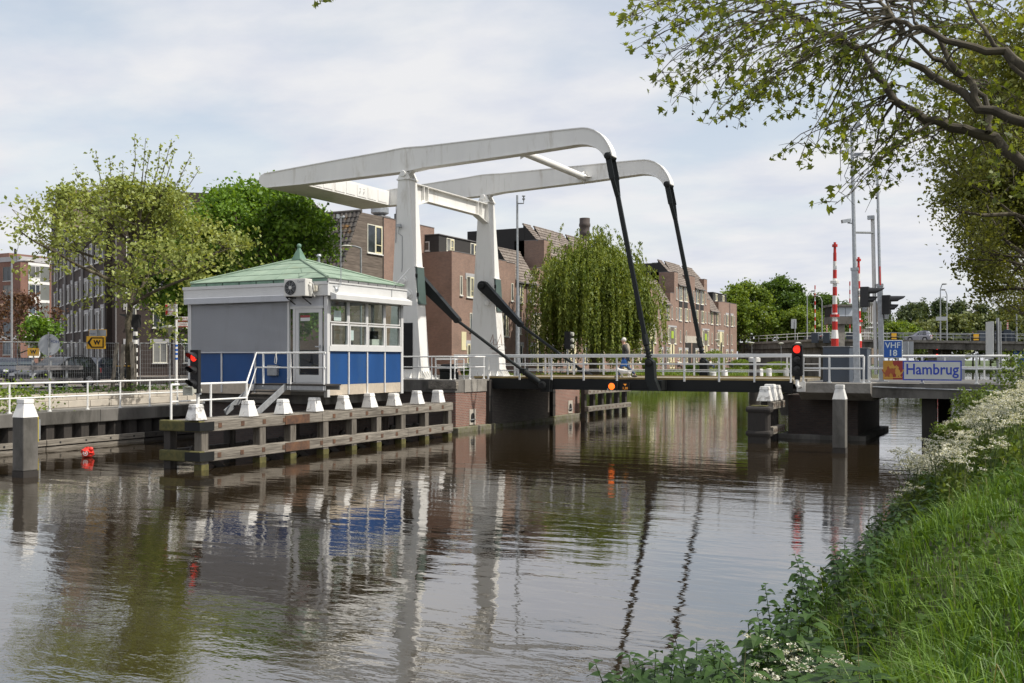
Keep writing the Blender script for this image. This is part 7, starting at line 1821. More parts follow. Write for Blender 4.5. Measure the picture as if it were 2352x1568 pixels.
# lamp-less pole with wind sensor and dark road signal near the far tower
p = at(1189, Y=50.2); d_ = p.dot(V(-_s, _c, 0)); zf4 = lambda py: EYE - (py - 825) * d_ / 2287
sp_ = thing('sensor_pole', 'slim grey pole with a small wind sensor right of the far tower', 'pole', (p.x, 50.2, 2.26))
MB().tube([(p.x, 50.2, 2.26), (p.x, 50.2, zf4(678))], 0.12, 10).build('lower_pole', M['galv'], sp_, smooth=True)
MB().tube([(p.x, 50.2, zf4(678)), (p.x - 0.03, 50.2, zf4(448))], [0.075, 0.06], 10).build('upper_pole', M['galv'], sp_, smooth=True)
MB().tube([(p.x, 50.2, zf4(467)), (p.x + 0.38, 50.2, zf4(468)), (p.x + 0.38, 50.2, zf4(458))], 0.035, 6).lathe([(0.07, 0), (0.09, 0.08), (0.04, 0.1), (0.04, 0.18), (0.1, 0.2), (0.1, 0.24)], (p.x + 0.38, 50.2, zf4(460)), 10).build('wind_sensor', M['galv_dull'], sp_)
p = at(1304, Y=49.8); d_ = p.dot(V(-_s, _c, 0)); zf5 = lambda py: EYE - (py - 825) * d_ / 2287
rs = thing('road_signal', 'dark road signal seen from behind in front of the willow', 'traffic signal', (p.x, 49.8, 2.26))
MB().box(p.x - 0.13, p.x + 0.2, 49.65, 49.95, zf5(801), zf5(761)).build('housing', M['black_matt'], rs)
for k in range(3): MB().lathe([(0.09, 0.0), (0.11, 0.14)], (p.x + 0.2, 49.8, zf5(767 + k * 14)), 12, 'x').build('lamp_hood', M['horn'], rs)
MB().tube([(p.x, 49.8, 2.26), (p.x, 49.8, zf5(801))], 0.05, 8).build('post', M['galv_dull'], rs)
# ================================================================ street furniture on the left quay
def zat(px, py, **k): return at(px, py, **k).z
XS = -34.2
# temporary mesh fence panels
M['mesh_wire'] = pm('galvanised_fence_wire', (0.26, 0.27, 0.28), 0.5, 0.15, 4, metal=0.3)
def fence_panel(label, p0, p1, h=2.0):
    th = thing('fence_panel', label, 'fence', tuple(p0), 'temporary mesh fence panels on the quay street')
    p0, p1 = V(*p0), V(*p1); d = p1 - p0; L_ = d.length; u = d.normalized(); z = V(0, 0, 1)
    fr = MB().tube([p0 + z * 0.1, p0 + z * (h + 0.1)], 0.021, 6).tube([p1 + z * 0.1, p1 + z * (h + 0.1)], 0.021, 6).tube([p0 + z * (h + 0.08), p1 + z * (h + 0.08)], 0.021, 6).tube([p0 + z * 0.15, p1 + z * 0.15], 0.021, 6)
    fr.build('frame', M['galv_dull'], th)
    w = MB(); n = int(L_ / 0.11)
    for i in range(1, n): q = p0 + d * (i / n); w.beam(q + z * 0.15, q + z * (h + 0.08), 0.006, 0.006)
    for i in range(1, 10): w.beam(p0 + z * (0.15 + i * 0.2), p1 + z * (0.15 + i * 0.2), 0.006, 0.006)
    o = w.build('wire_mesh', M['mesh_wire'], th, fix=False); o['kind'] = 'stuff'
    for q in (p0, p1): MB().box(q.x - 0.11, q.x + 0.11, q.y - 0.3, q.y + 0.3, q.z, q.z + 0.13).build('foot_block', M['black_matt'], th, bevel=0.03)
fpx = [(-70, 41.5), (40, 42.5), (146, 43.5), (272, 46.0)]
fl_ = ['mesh fence panel at the left edge of the picture', 'mesh fence panel in front of the dark estate car', 'mesh fence panel behind the yellow detour sign']
for i in range(3):
    a, b_ = at(fpx[i][0], d=fpx[i][1]), at(fpx[i + 1][0], d=fpx[i + 1][1]); a.z = b_.z = STREET
    fence_panel(fl_[i], a, b_)
a, b_ = at(322, d=45.5), at(412, d=46.5); a.z = b_.z = STREET; fence_panel('mesh fence panel between the striped pole and the signpost', a, b_)
a, b_ = at(412, d=46.5), at(520, d=48.0); a.z = b_.z = STREET; fence_panel('mesh fence panel right of the signpost partly behind the cabin', a, b_)
# crash rail in front of the car
cr_ = thing('guard_rail', 'low grey double plank guard rail in front of the parked estate car', 'guard rail', tuple(at(120, d=40.3)[:2]) + (STREET,))
a, b_ = at(36, d=39.6), at(190, d=41.2)
for h in (0.95, 0.42):
    for k in range(2): MB().beam(V(a.x, a.y, STREET + h + 0.1 * k), V(b_.x, b_.y, STREET + h + 0.1 * k), 0.05, 0.085).build('plank', M['pipe'], cr_)
for px, d_ in ((75, 40.0), (116, 40.4), (153, 40.8)):
    q = at(px, d=d_ + 0.08); MB().tube([(q.x, q.y, STREET), (q.x, q.y, STREET + 1.3)], 0.045, 8).build('post', M['galv_dull'], cr_)

# cars
M['car_black'] = pm('black_car_paint', (0.008, 0.008, 0.009), 0.25, 0.1, 1, spec=0.4)
M['car_blue'] = pm('dark_blue_car_paint', (0.014, 0.018, 0.03), 0.25, 0.1, 1, spec=0.4)
M['car_silver'] = pm('silver_lilac_car_paint', (0.36, 0.36, 0.42), 0.3, 0.06, 1, metal=0.5)
M['tyre'] = pm('tyre_rubber', (0.015, 0.015, 0.016), 0.8, 0.1, 3)
M['rim'] = pm('alloy_rim', (0.55, 0.56, 0.58), 0.35, 0.06, 2, metal=0.6)
M['tail'] = pm('red_tail_lamp', (0.45, 0.02, 0.02), 0.3, 0.05)
M['head'] = pm('clear_head_lamp', (0.6, 0.62, 0.65), 0.2, 0.05)
M['tint'] = glass_mat('car_window', (0.03, 0.04, 0.045))
def car(label, loc, rz, paint, L_=4.6, W=1.78, H=1.46, estate=True, group=None):
    """nose towards +x in its own frame"""
    th = thing('parked_car' if group else 'car', label, 'car', loc, group, rz)
    h = L_ / 2
    low = [(-h, 0.42), (-h + 0.05, 0.30), (-h + 0.35, 0.24), (h - 0.35, 0.22), (h - 0.06, 0.30), (h, 0.48), (h - 0.06, 0.66), (h - 0.35, 0.78), (h - 1.25, 0.92), (h - 1.35, 0.93), (-h + 0.12, 0.98), (-h + 0.02, 0.86)]
    def sec(y, ins, dz): return [(x * (1 - ins * 0.012), y, z + (dz if z > 0.7 else 0)) for x, z in low]
    b = MB(); rows = [(-W / 2, 2.5, -0.05), (-W / 2 + 0.04, 1.2, -0.01), (-W / 2 + 0.22, 0, 0.02), (0, -0.6, 0.035), (W / 2 - 0.22, 0, 0.02), (W / 2 - 0.04, 1.2, -0.01), (W / 2, 2.5, -0.05)]
    n = len(low)
    for r_ in rows: b.v += sec(*r_)
    for i in range(len(rows) - 1):
        for k in range(n): b.f.append((i * n + k, i * n + (k + 1) % n, (i + 1) * n + (k + 1) % n, (i + 1) * n + k))
    b.f.append(tuple(range(n))); b.f.append(tuple(range((len(rows) - 1) * n, len(rows) * n))[::-1])
    body = b.build('body', M[paint], th, smooth=True, local=True)
    back = -h + (0.16 if estate else 0.75); roof_r = -h + (0.42 if estate else 1.25)
    gh = [(back, 0.95), (h - 1.25, 0.93), (h - 2.0, H - 0.07), (h - 2.4, H), (roof_r + 0.4, H), (roof_r, H - 0.04)]
    b = MB(); m_ = len(gh)
    for (yb, yt) in ((-W / 2 + 0.07, -W / 2 + 0.24), (W / 2 - 0.07, W / 2 - 0.24)):
        b.v += [(x, yb + (yt - yb) * min(1, (z - 0.93) / (H - 0.93)), z) for x, z in gh]
    b.f = [tuple(range(m_))[::-1], tuple(range(m_, 2 * m_))] + [(i, (i + 1) % m_, m_ + (i + 1) % m_, m_ + i) for i in range(m_)]
    b.build('roof', M[paint], th, smooth=True, local=True)
    def gp(x, z, s, o=0.006): k = min(1, (z - 0.93) / (H - 0.93)); return (x, s * ((W / 2 - 0.07) - 0.17 * k + o), z)
    for s in (-1, 1):
        xs3 = [(back + 0.42, back + 1.05), (back + 1.13, (h - 2.1 + back + 1.1) / 2), ((h - 2.1 + back + 1.1) / 2 + 0.08, h - 1.75)]
        for j, (a, c_) in enumerate(xs3):
            b = MB(); zt, zb = H - 0.10, 0.98
            ta = a + (0.12 if j == 0 else 0.0); tc = c_ - (0.42 if j == 2 else 0.0)
            pts = [gp(a, zb, s), gp(c_, zb, s), gp(tc, zt, s), gp(ta, zt, s)]; inn = [(p[0], p[1] - s * 0.03, p[2]) for p in pts]
            b.add(pts + inn, [(0, 1, 2, 3), (7, 6, 5, 4), (0, 4, 5, 1), (1, 5, 6, 2), (2, 6, 7, 3), (3, 7, 4, 0)]).build('side_window', M['tint'], th, local=True)
        for x in (-h + 0.82, h - 0.88):
            wv = MB().lathe([(0.20, -0.1), (0.31, -0.1), (0.325, -0.06), (0.325, 0.06), (0.31, 0.1), (0.20, 0.1)], (x, s * (W / 2 - 0.08), 0.325), 20, 'y').build('wheel', M['tyre'], th, local=True)
            rm = MB()
            for k in range(9):
                t = k * 2 * math.pi / 9; rm.beam((x, s * (W / 2 + 0.025), 0.325), (x + 0.2 * math.cos(t), s * (W / 2 + 0.02), 0.325 + 0.2 * math.sin(t)), 0.05, 0.03, (0, 1, 0))
            rm.tube([(x + 0.205 * math.cos(t), s * (W / 2 + 0.02), 0.325 + 0.205 * math.sin(t)) for t in [2 * math.pi * i / 18 for i in range(19)]], 0.018, 5, cap=False)
            rm.build('rim', M['rim'], wv, local=True)
            MB().lathe([(0.36, s * (W / 2 - 0.06)), (0.36, s * (W / 2 + 0.003))], (x, 0, 0.35), 20, 'y').build('wheel_arch', M['black_matt'], th, local=True)
        MB().box(-h - 0.012, -h + 0.22, s * (W / 2 - 0.26) - 0.12, s * (W / 2 - 0.26) + 0.245 * (1 if s > 0 else 1) - 0.01, 0.70, 0.92).build('tail_lamp', M['tail'], th, local=True)
        MB().box(h - 0.30, h - 0.02, s * (W / 2 - 0.3) - 0.14, s * (W / 2 - 0.3) + 0.14, 0.60, 0.72).build('head_lamp', M['head'], th, local=True)
        MB().box(h - 1.95, h - 1.8, s * (W / 2 + 0.02) - 0.08, s * (W / 2 + 0.02) + 0.08, 0.95, 1.07).build('mirror', M[paint], th, local=True)
        if estate: MB().tube([(back + 0.6, s * (W / 2 - 0.32), H + 0.05), (h - 2.5, s * (W / 2 - 0.32), H + 0.05)], 0.022, 6).build('roof_rail', M['black'], th, local=True)
    for (xa, za, xb, zb) in ((back - 0.008, 1.02, roof_r - 0.01, H - 0.10), (h - 1.30, 0.97, h - 2.02, H - 0.10)):
        b = MB(); b.add([(xa, -W / 2 + 0.22, za), (xa, W / 2 - 0.22, za), (xb, W / 2 - 0.32, zb), (xb, -W / 2 + 0.32, zb)], [(0, 1, 2, 3)])
        o = b.build('windscreen', M['tint'], th, local=True); so = o.modifiers.new('t', 'SOLIDIFY'); so.thickness = 0.03; so.offset = 0
    MB().box(-h - 0.02, -h + 0.02, -0.26, 0.26, 0.50, 0.62).build('number_plate', M['yellow'], th, local=True)
    return th
c0, c1 = at(42, d=44.5), at(206, d=48.5)
cc = (c0 + c1) / 2; an = math.atan2(c0.y - c1.y, c0.x - c1.x)
car('black estate car parked behind the mesh fence on the left quay', (cc.x, cc.y, STREET), an, 'car_black', L_=(c1 - c0).length * 0.92, group='cars parked on the left quay street')
q = at(212, d=56); car('dark car with red tail lamp just behind the black estate', (q.x, q.y, STREET), an + 0.1, 'car_blue', L_=4.2, estate=False, group='cars parked on the left quay street')
q = at(5, d=62); car('dark blue car at the left edge behind the fence', (q.x, q.y, STREET), an + 1.2, 'car_blue', L_=4.2, estate=False, group='cars parked on the left quay street')
q = at(52, d=72); car('dark car further down the street at the left', (q.x, q.y, STREET), an + 0.9, 'car_blue', L_=4.2, estate=False, group='cars parked on the left quay street')

# signs
fwv, rtv = V(-_s, _c, 0), V(_c, _s, 0)
def face_box(b, c, w_, z0, z1, t0, t1):
    """plate square to the camera's view: c horizontal centre"""
    vs2 = [c + rtv * a - fwv * t + V(0, 0, z) for z in (z0, z1) for a, t in ((-w_, t0), (w_, t0), (w_, t1), (-w_, t1))]
    return b.add([(v.x, v.y, v.z) for v in vs2], [(0, 3, 2, 1), (4, 5, 6, 7), (0, 1, 5, 4), (1, 2, 6, 5), (2, 3, 7, 6), (3, 0, 4, 7)])
M['sign_yel'] = pm('yellow_sign_face', (0.78, 0.42, 0.008), 0.45, 0.05, 3)
d_ = 44.6; c = at(221, d=d_); c.z = 0; zf6 = lambda py: EYE - (py - 825) * d_ / 2287
ys_ = thing('detour_sign', 'yellow detour sign with black arrow outline and letter W', 'sign', (c.x, c.y, STREET))
face_box(MB(), c, 22 * d_ / 2287, zf6(801), zf6(772), 0.0, 0.03).build('board', M['sign_yel'], ys_, bevel=0.01)
def arrow(inset):
    k = d_ / 2287
    return [(-20 * k + inset * 1.3, 0), (-11 * k + inset * 0.3, 12 * k - inset), (18 * k - inset, 12 * k - inset), (18 * k - inset, -12 * k + inset), (-11 * k + inset * 0.3, -12 * k + inset)]
def poly_plate(c, pts, zc, t0, t1):
    b = MB(); n = len(pts); vs2 = [c + rtv * a - fwv * t + V(0, 0, zc + z) for t in (t0, t1) for a, z in pts]
    return b.add([tuple(v) for v in vs2], [tuple(range(n)), tuple(range(n, 2 * n))[::-1]] + [(i, (i + 1) % n, n + (i + 1) % n, n + i) for i in range(n)])
zc = zf6(786.5)
poly_plate(c, arrow(0.0), zc, 0.031, 0.034).build('arrow_outline', M['black_matt'], ys_); poly_plate(c, arrow(0.055), zc, 0.035, 0.038).build('arrow_field', M['sign_yel'], ys_)
poly_plate(c, [(-20 * d_ / 2287, 0), (-12.5 * d_ / 2287, 9.5 * d_ / 2287), (-8.5 * d_ / 2287, 9.5 * d_ / 2287), (-13.5 * d_ / 2287, 0), (-8.5 * d_ / 2287, -9.5 * d_ / 2287), (-12.5 * d_ / 2287, -9.5 * d_ / 2287)], zc, 0.039, 0.042).build('arrow_head', M['black_matt'], ys_)
text_mesh('lettering', 'W', 0.27, M['black_matt'], ys_, c + rtv * 0.05 - fwv * 0.045 + V(0, 0, zc), right=rtv, bold=0.012)
MB().tube([(c.x + 0.05 * rtv.x, c.y + 0.05 * rtv.y, STREET), (c.x + 0.05 * rtv.x, c.y + 0.05 * rtv.y, zf6(742))], 0.03, 8).build('post', M['galv_dull'], ys_)
MB().lathe([(0.14, 0), (0.14, 0.06), (0.05, 0.16)], (c.x, c.y, STREET), 10).build('foot', M['black_matt'], ys_)
c2 = c + fwv * 0.12 + rtv * 0.03
o = face_box(MB(), c2, 20.5 * d_ / 2287, zf6(772), zf6(756), 0.0, 0.02).build('upper_plate_border', M['sign_yel'], ys_)
face_box(MB(), c2, 19.5 * d_ / 2287, zf6(771.5), zf6(757.3), 0.021, 0.025).build('upper_plate', M['grey_back'], ys_)
M['stencil'] = pm('blue_stencil', (0.05, 0.07, 0.18), 0.6, 0.05)
text_mesh('stencil', 'HOKA', 0.10, M['stencil'], ys_, c2 - rtv * 0.25 - fwv * 0.028 + V(0, 0, zf6(766)), right=-rtv, up=(0, 0, -1))
# round sign seen from behind
d_ = 41.0; c = at(113, d=d_); c.z = 0
rs_ = thing('round_sign', 'round grey traffic sign seen from behind with HOKA stencil upside down', 'sign', (c.x, c.y, STREET))
rr_ = 24 * d_ / 2287; zc = zf6(792) if False else EYE - (792 - 825) * d_ / 2287
pts = [(rr_ * math.cos(t), rr_ * math.sin(t)) for t in [2 * math.pi * i / 28 for i in range(28)]]
poly_plate(c, pts, zc, 0.0, 0.02).build('disc', M['grey_back'], rs_)
ring = MB().tube([tuple(c + rtv * (rr_ * math.cos(t)) - fwv * 0.01 + V(0, 0, zc + rr_ * math.sin(t))) for t in [2 * math.pi * i / 28 for i in range(29)]], 0.016, 5, cap=False).build('rim', M['galv'], rs_)
text_mesh('stencil', 'HOKA', 0.17, M['stencil'], rs_, c + rtv * 0.17 - fwv * 0.024 + V(0, 0, zc + 0.16), right=-rtv - V(0, 0, -0.12), up=(0.0, 0.0, -1))
MB().tube([c + V(0, 0, STREET) - fwv * 0.05, c + V(0, 0, zc + rr_ + 0.1) - fwv * 0.05], 0.032, 8).build('post', M['galv_dull'], rs_)
for dz in (-0.3, 0.3): MB().beam(c - rtv * 0.1 - fwv * 0.04 + V(0, 0, zc + dz), c + rtv * 0.1 - fwv * 0.04 + V(0, 0, zc + dz), 0.03, 0.03).build('clamp', M['galv'], rs_)
d_ = 47.5; c = at(115 * 0 + 77, d=d_); c.z = 0
ys2 = thing('detour_sign', 'smaller weathered yellow detour board behind the round sign', 'sign', (c.x, c.y, STREET))
k2 = d_ / 2287
face_box(MB(), c, 13 * k2, EYE - (817 - 825) * k2, EYE - (799 - 825) * k2, 0, 0.03).build('board', M['sign_yel'], ys2)
text_mesh('lettering', 'W', 0.25, M['black_matt'], ys2, c - fwv * 0.034 + V(0, 0, EYE + 17 * k2), right=rtv, bold=0.01)
MB().tube([c + V(0, 0, STREET), c + V(0, 0, EYE + 26 * k2)], 0.03, 8).build('post', M['galv_dull'], ys2)

# stakes around the young plane
tb = bpy.data.objects['plane_tree'].location
stk = [(-0.62, -0.3, 0.10, 2.05), (-0.18, -0.35, 0.05, 2.0), (0.30, -0.2, -0.06, 2.1), (0.1, 0.45, 0.0, 2.0)]
lbs = ['grey leaning timber tree stake left of the young plane trunk', 'grey timber tree stake in front of the young plane trunk', 'grey timber tree stake right of the young plane trunk', 'grey timber tree stake behind the young plane trunk']
for i, (dx, dy, ln, h) in enumerate(stk):
    b0 = V(tb.x, tb.y, STREET - 0.1) + rtv * dx + fwv * dy
    st_ = thing('tree_stake', lbs[i], 'stake', tuple(b0), 'timber stakes around the young plane tree')
    MB().beam(b0, b0 + V(0, 0, h + 0.1) - rtv * (dx * 0.35), 0.15, 0.09, tuple(fwv)).build('stake', M['wood_post'], st_)
    MB().beam(b0 + V(0, 0, 1.15) - rtv * dx * 0.18, b0 + V(0, 0, 1.15) - rtv * dx * 0.9, 0.05, 0.02).build('yellow_strap', M['yellow'], st_)
# black and white striped pole with a dark signal
d_ = 45.0; c = at(311, d=d_); c.z = 0; k2 = d_ / 2287
sp2 = thing('striped_pole', 'black and white striped signal pole beside the young plane trunk', 'signal pole', (c.x, c.y, STREET))
zb_, zt_ = STREET, EYE + (825 - 752) * k2
nst = 15
for i in range(nst):
    MB().lathe([(0.10, 0), (0.10, (zt_ - zb_) / nst - 0.002)], (c.x, c.y, zb_ + (zt_ - zb_) * i / nst), 12).build('stripe', M['black'] if i % 2 == 0 else M['white'], sp2)
face_box(MB(), c, 0.18, zt_, EYE + (825 - 722) * k2, -0.2, 0.12).build('housing', M['black_matt'], sp2)
b = MB(); q0 = c - rtv * 0.18 + V(0, 0, EYE + (825 - 726) * k2); b.add([tuple(q0 + V(0, 0, 0.06)), tuple(q0 - V(0, 0, 0.14)), tuple(q0 - rtv * 0.55 + V(0, 0, 0.10) - V(0, 0, 0.02)), tuple(q0 - rtv * 0.55 + V(0, 0, 0.12)), tuple(q0 + V(0, 0, 0.06) + fwv * 0.2), tuple(q0 - V(0, 0, 0.14) + fwv * 0.2), tuple(q0 - rtv * 0.55 + V(0, 0, 0.08) + fwv * 0.2), tuple(q0 - rtv * 0.55 + V(0, 0, 0.12) + fwv * 0.2)], [(0, 1, 2, 3), (7, 6, 5, 4), (0, 4, 5, 1), (1, 5, 6, 2), (2, 6, 7, 3), (3, 7, 4, 0)]).build('visor', M['black'], sp2)
# cycle signpost
d_ = 46.0; c = at(405, d=d_); c.z = 0; k2 = d_ / 2287; zf7 = lambda py: EYE - (py - 825) * k2
sg2 = thing('finger_post', 'white and blue striped finger post with red and white route arms', 'signpost', (c.x, c.y, STREET))
MB().tube([c + V(0, 0, STREET), c + V(0, 0, zf7(698))], 0.06, 10).build('post', M['white'], sg2)
for j, py in enumerate((806, 796, 815, 826)): MB().tube([c + V(0, 0, zf7(py)) - rtv * 0, c + V(0, 0, zf7(py - 5))], 0.063, 10).build('blue_band', M['sign_blue'], sg2)
MB().tube([c + V(0, 0, zf7(698)), c + V(0, 0, zf7(694))], 0.065, 10).build('red_cap', M['red'], sg2)
M['dark_red_text'] = pm('faint_red_lettering', (0.40, 0.10, 0.09), 0.6, 0.05)
for (xa, xb, y0, y1, col, lines) in ((-25, -1, 712, 698, 'red', ('Centrum', 'Station')), (-25, -1, 724.5, 711.5, 'red', ('Schipluiden', 'Den Hoorn')), (4, 28, 738.5, 727, 'crest_dark', ('Pijnacker 8', 'Rotterdam 14')), (4, 28, 751, 740, 'crest_dark', ('Voorburg', 'Den Haag'))):
    cc_ = c + rtv * ((xa + xb) / 2 * k2)
    ar = face_box(MB(), cc_, (xb - xa) / 2 * k2, zf7(y0), zf7(y1), -0.01, 0.015).build('arm', M['white'], sg2)
    if xa < 0: face_box(MB(), c + rtv * ((xa + 3) * k2), 2.6 * k2, zf7(y0 - 1), zf7(y1 + 1), 0.016, 0.02).build('arm_tip', M['red'], ar)
    else: face_box(MB(), cc_, (xb - xa) / 2 * k2, zf7(y0), zf7(y0 - 2.0), 0.016, 0.02).build('arm_edge', M['crest_dark'], ar)
    for j, tx in enumerate(lines): text_mesh('lettering', tx, 0.085, M['dark_red_text'], ar, cc_ + rtv * (0.06 if xa < 0 else 0) - fwv * 0.022 + V(0, 0, zf7(y1 + 3.4 + 5.0 * j)), right=rtv)
# lamps
def park_lamp(label, c, h, group=None):
    th = thing('street_lamp', label, 'street lamp', tuple(c), group)
    MB().tube([c, c + V(0, 0, h - 0.35)], [0.05, 0.04], 8).build('pole', M['galv_dull'], th, smooth=True)
    MB().lathe([(0.05, -0.42), (0.12, -0.30), (0.40, -0.10), (0.42, -0.06), (0.34, 0.0), (0.05, 0.06)], (c.x, c.y, c.z + h), 18).build('bowl', M['horn'], th, smooth=True)
q = at(390, d=47.5); q.z = STREET; park_lamp('bowl shaped park lamp left of the finger post', q, EYE + (825 - 749) * 47.5 / 2287 - STREET)
def street_light(label, c, h, arm, dirv, group=None):
    th = thing('street_lamp', label, 'street lamp', tuple(c), group); u = V(*dirv).normalized()
    MB().tube([c, c + V(0, 0, h)], [0.08, 0.06], 8).build('pole', M['galv_dull'], th, smooth=True)
    MB().tube([c + V(0, 0, h), c + V(0, 0, h + 0.12) + u * arm * 0.4, c + V(0, 0, h + 0.15) + u * arm], [0.06, 0.055, 0.05], 8).build('arm', M['galv_dull'], th)
    e = c + V(0, 0, h + 0.13) + u * arm; MB().sph(tuple(e), 0.2, 12, 6, (1.8 if abs(u.x) > 0.7 else 1.2, 1.4, 0.45)).build('lantern', M['horn'], th, smooth=True)
q = at(829, d=62); q.z = 2.2; street_light('grey street lamp head between the cabin roof and the brick gable', q, EYE + (825 - 570) * 62 / 2287 - 2.2, 0.9, -rtv)
q = at(27, d=66); q.z = STREET; street_light('dark street lamp column in front of the red brick flats', q, EYE + (825 - 690) * 66 / 2287 - STREET + 2.5, 1.2, rtv)
# yellow depth sign on the quay wall and floating red bag
gy = at(82, X=-30.7)
ds = thing('quay_sign', 'narrow yellow board fixed to the quay piles by the left mooring post', 'sign', (-30.72, gy.y, 0.4))
MB().box(-30.74, -30.70, gy.y - 0.16, gy.y + 0.12, 0.32, 1.22).build('board', M['mustard'] if 'mustard' in M else M['yellow'], ds)
MB().box(-30.8, -30.74, gy.y - 0.02, gy.y + 0.22, 0.4, 1.1).build('bracket', M['galv_dull'], ds)
c = at(201, 1050, Z=0.0); r_ = np.random.default_rng(9)
bag = thing('plastic_bag', 'crumpled red plastic bag with white emblem floating by the quay', 'plastic bag', (c.x, c.y, 0.0))
b = MB().sph((c.x, c.y, 0.14), 0.22, 14, 9, (1.05, 0.75, 0.85))
b.v = [(x + r_.normal() * 0.022, y + r_.normal() * 0.022, z + r_.normal() * 0.02) for x, y, z in b.v]
b.sph((c.x + 0.16, c.y, 0.27), 0.09, 8, 5, (1, 0.8, 0.9))
M['bag_red'] = pm('red_plastic_film', (0.72, 0.035, 0.02), 0.3, 0.12, 6, bump=0.6, bscale=14)
b.build('bag', M['bag_red'], bag, smooth=True)
fy_ = V(-c.x, -c.y, 0).normalized(); e0 = V(c.x, c.y, 0.15) + fy_ * 0.18 - rtv * 0.07
for (k, m_) in ((0.085, 'white'), (0.055, 'bag_red'), (0.03, 'white')):
    pts = [(k * math.cos(t), k * math.sin(t)) for t in [2 * math.pi * i / 14 for i in range(14)]]
    bb = MB(); n = 14; off = fy_ * (0.02 + (0.085 - k) * 0.2)
    bb.add([tuple(e0 + off + rtv * a + V(0, 0, z)) for a, z in pts] + [tuple(e0 + rtv * a + V(0, 0, z)) for a, z in pts], [tuple(range(n)), tuple(range(n, 2 * n))[::-1]] + [(i, (i + 1) % n, n + (i + 1) % n, n + i) for i in range(n)]).build('emblem', M[m_], bag)
# weeds along the kerb wall
rng = np.random.default_rng(3)
n = 2600; y = rng.uniform(12, 36, n); x = rng.uniform(-34.3, -33.2, n) - 0.6 * (rng.uniform(size=n) ** 2); z = STREET + rng.uniform(0, 0.22, n) * (0.4 + np.sin(y * 1.7) ** 2)
tag(leaves('kerb_weeds', np.stack([x, y, z], 1), 0.10, M['weed'], None, rng, up=0.5), 'green weeds growing behind the low block wall', 'weeds', kind='stuff')
sh = at(8, d=36.0); n = 900
c = np.stack([rng.normal(sh.x, 0.8, n), rng.normal(sh.y, 0.8, n), QZ + np.abs(rng.normal(0.4, 0.35, n))], 1)
tag(leaves('shrub', c, 0.12, M['lf_lime'], None, rng, kind='thing'), 'small light green shrub behind the railing at the left edge', 'shrub', kind='thing')
# ================================================================ the road bridge in the distance
fb = thing('road_bridge', 'grey concrete road bridge with pale railings crossing the canal in the distance', 'bridge', tuple(at(2100, d=150)[:2]) + (0,))
path = [(1688, 791, 182), (1760, 788, 172), (1830, 784.5, 164), (1900, 782.5, 157), (2000, 784, 152), (2150, 786, 147), (2352, 789, 141), (2470, 790.5, 138)]
W_ = 10.0
C_ = []
for (px, py, d) in path: C_.append(at(px, py, d=d))
def off_pt(i, k):
    a, b_ = C_[max(0, i - 1)], C_[min(len(C_) - 1, i + 1)]; t = (b_ - a); t.z = 0; t.normalize(); return C_[i] + V(-t.y, t.x, 0) * k
for i in range(len(C_) - 1):
    a, b_, c_, d_ = off_pt(i, 0), off_pt(i + 1, 0), off_pt(i + 1, W_), off_pt(i, W_)
    th_ = 1.0
    MB().add([tuple(p) for p in (a, b_, c_, d_)] + [tuple(p - V(0, 0, th_)) for p in (a, b_, c_, d_)], [(0, 1, 2, 3), (7, 6, 5, 4), (0, 4, 5, 1), (1, 5, 6, 2), (2, 6, 7, 3), (3, 7, 4, 0)]).build('deck', M['concrete_dark'], fb)
    MB().beam(a + V(0, 0, 0.12) + (a - d_).normalized() * 0.1, b_ + V(0, 0, 0.12) + (b_ - c_).normalized() * 0.1, 0.3, 0.35).build('kerb', M['concrete'], fb)
    for off in (0.15, W_ - 0.2):
        p0, p1 = off_pt(i, off), off_pt(i + 1, off); L_ = (p1 - p0).length; n = max(2, int(L_ / 2.2))
        rl = MB().tube([p0 + V(0, 0, 1.35), p1 + V(0, 0, 1.35)], 0.045, 6).build('handrail', M['white_rail'] if i < 4 else M['galv'], fb)
        MB().tube([p0 + V(0, 0, 0.85), p1 + V(0, 0, 0.85)], 0.035, 6).build('rail', M['white_rail'] if i < 4 else M['galv'], rl)
        if off < 1:
            for k in range(n): q = p0.lerp(p1, k / n); MB().box(q.x - 0.04, q.x + 0.04, q.y - 0.04, q.y + 0.04, q.z + 0.1, q.z + 1.36).build('post', M['white_rail'] if i < 4 else M['galv'], rl)
# closed ramp wall on the left and piers
for i in range(3):
    a, b_, c_, d_ = off_pt(i, 0.6), off_pt(i + 1, 0.6), off_pt(i + 1, W_ - 0.6), off_pt(i, W_ - 0.6)
    MB().prism([(p.x, p.y) for p in (a, b_, c_, d_)], 'z', -0.5, min(a.z, b_.z) - 1.0).build('ramp_wall', M['concrete_dark'], fb)
for (px, w_, d) in ((1975, 3.4, 152.5), (2148, 2.0, 149), (2168, 2.2, 152), (2346, 3.0, 143)):
    q = at(px, d=d); qq = at(px, d=d + 7)
    MB().beam(V(q.x, q.y, 2.2), V(qq.x, qq.y, 2.2), w_, 5.2).build('pier', M['concrete'], fb)
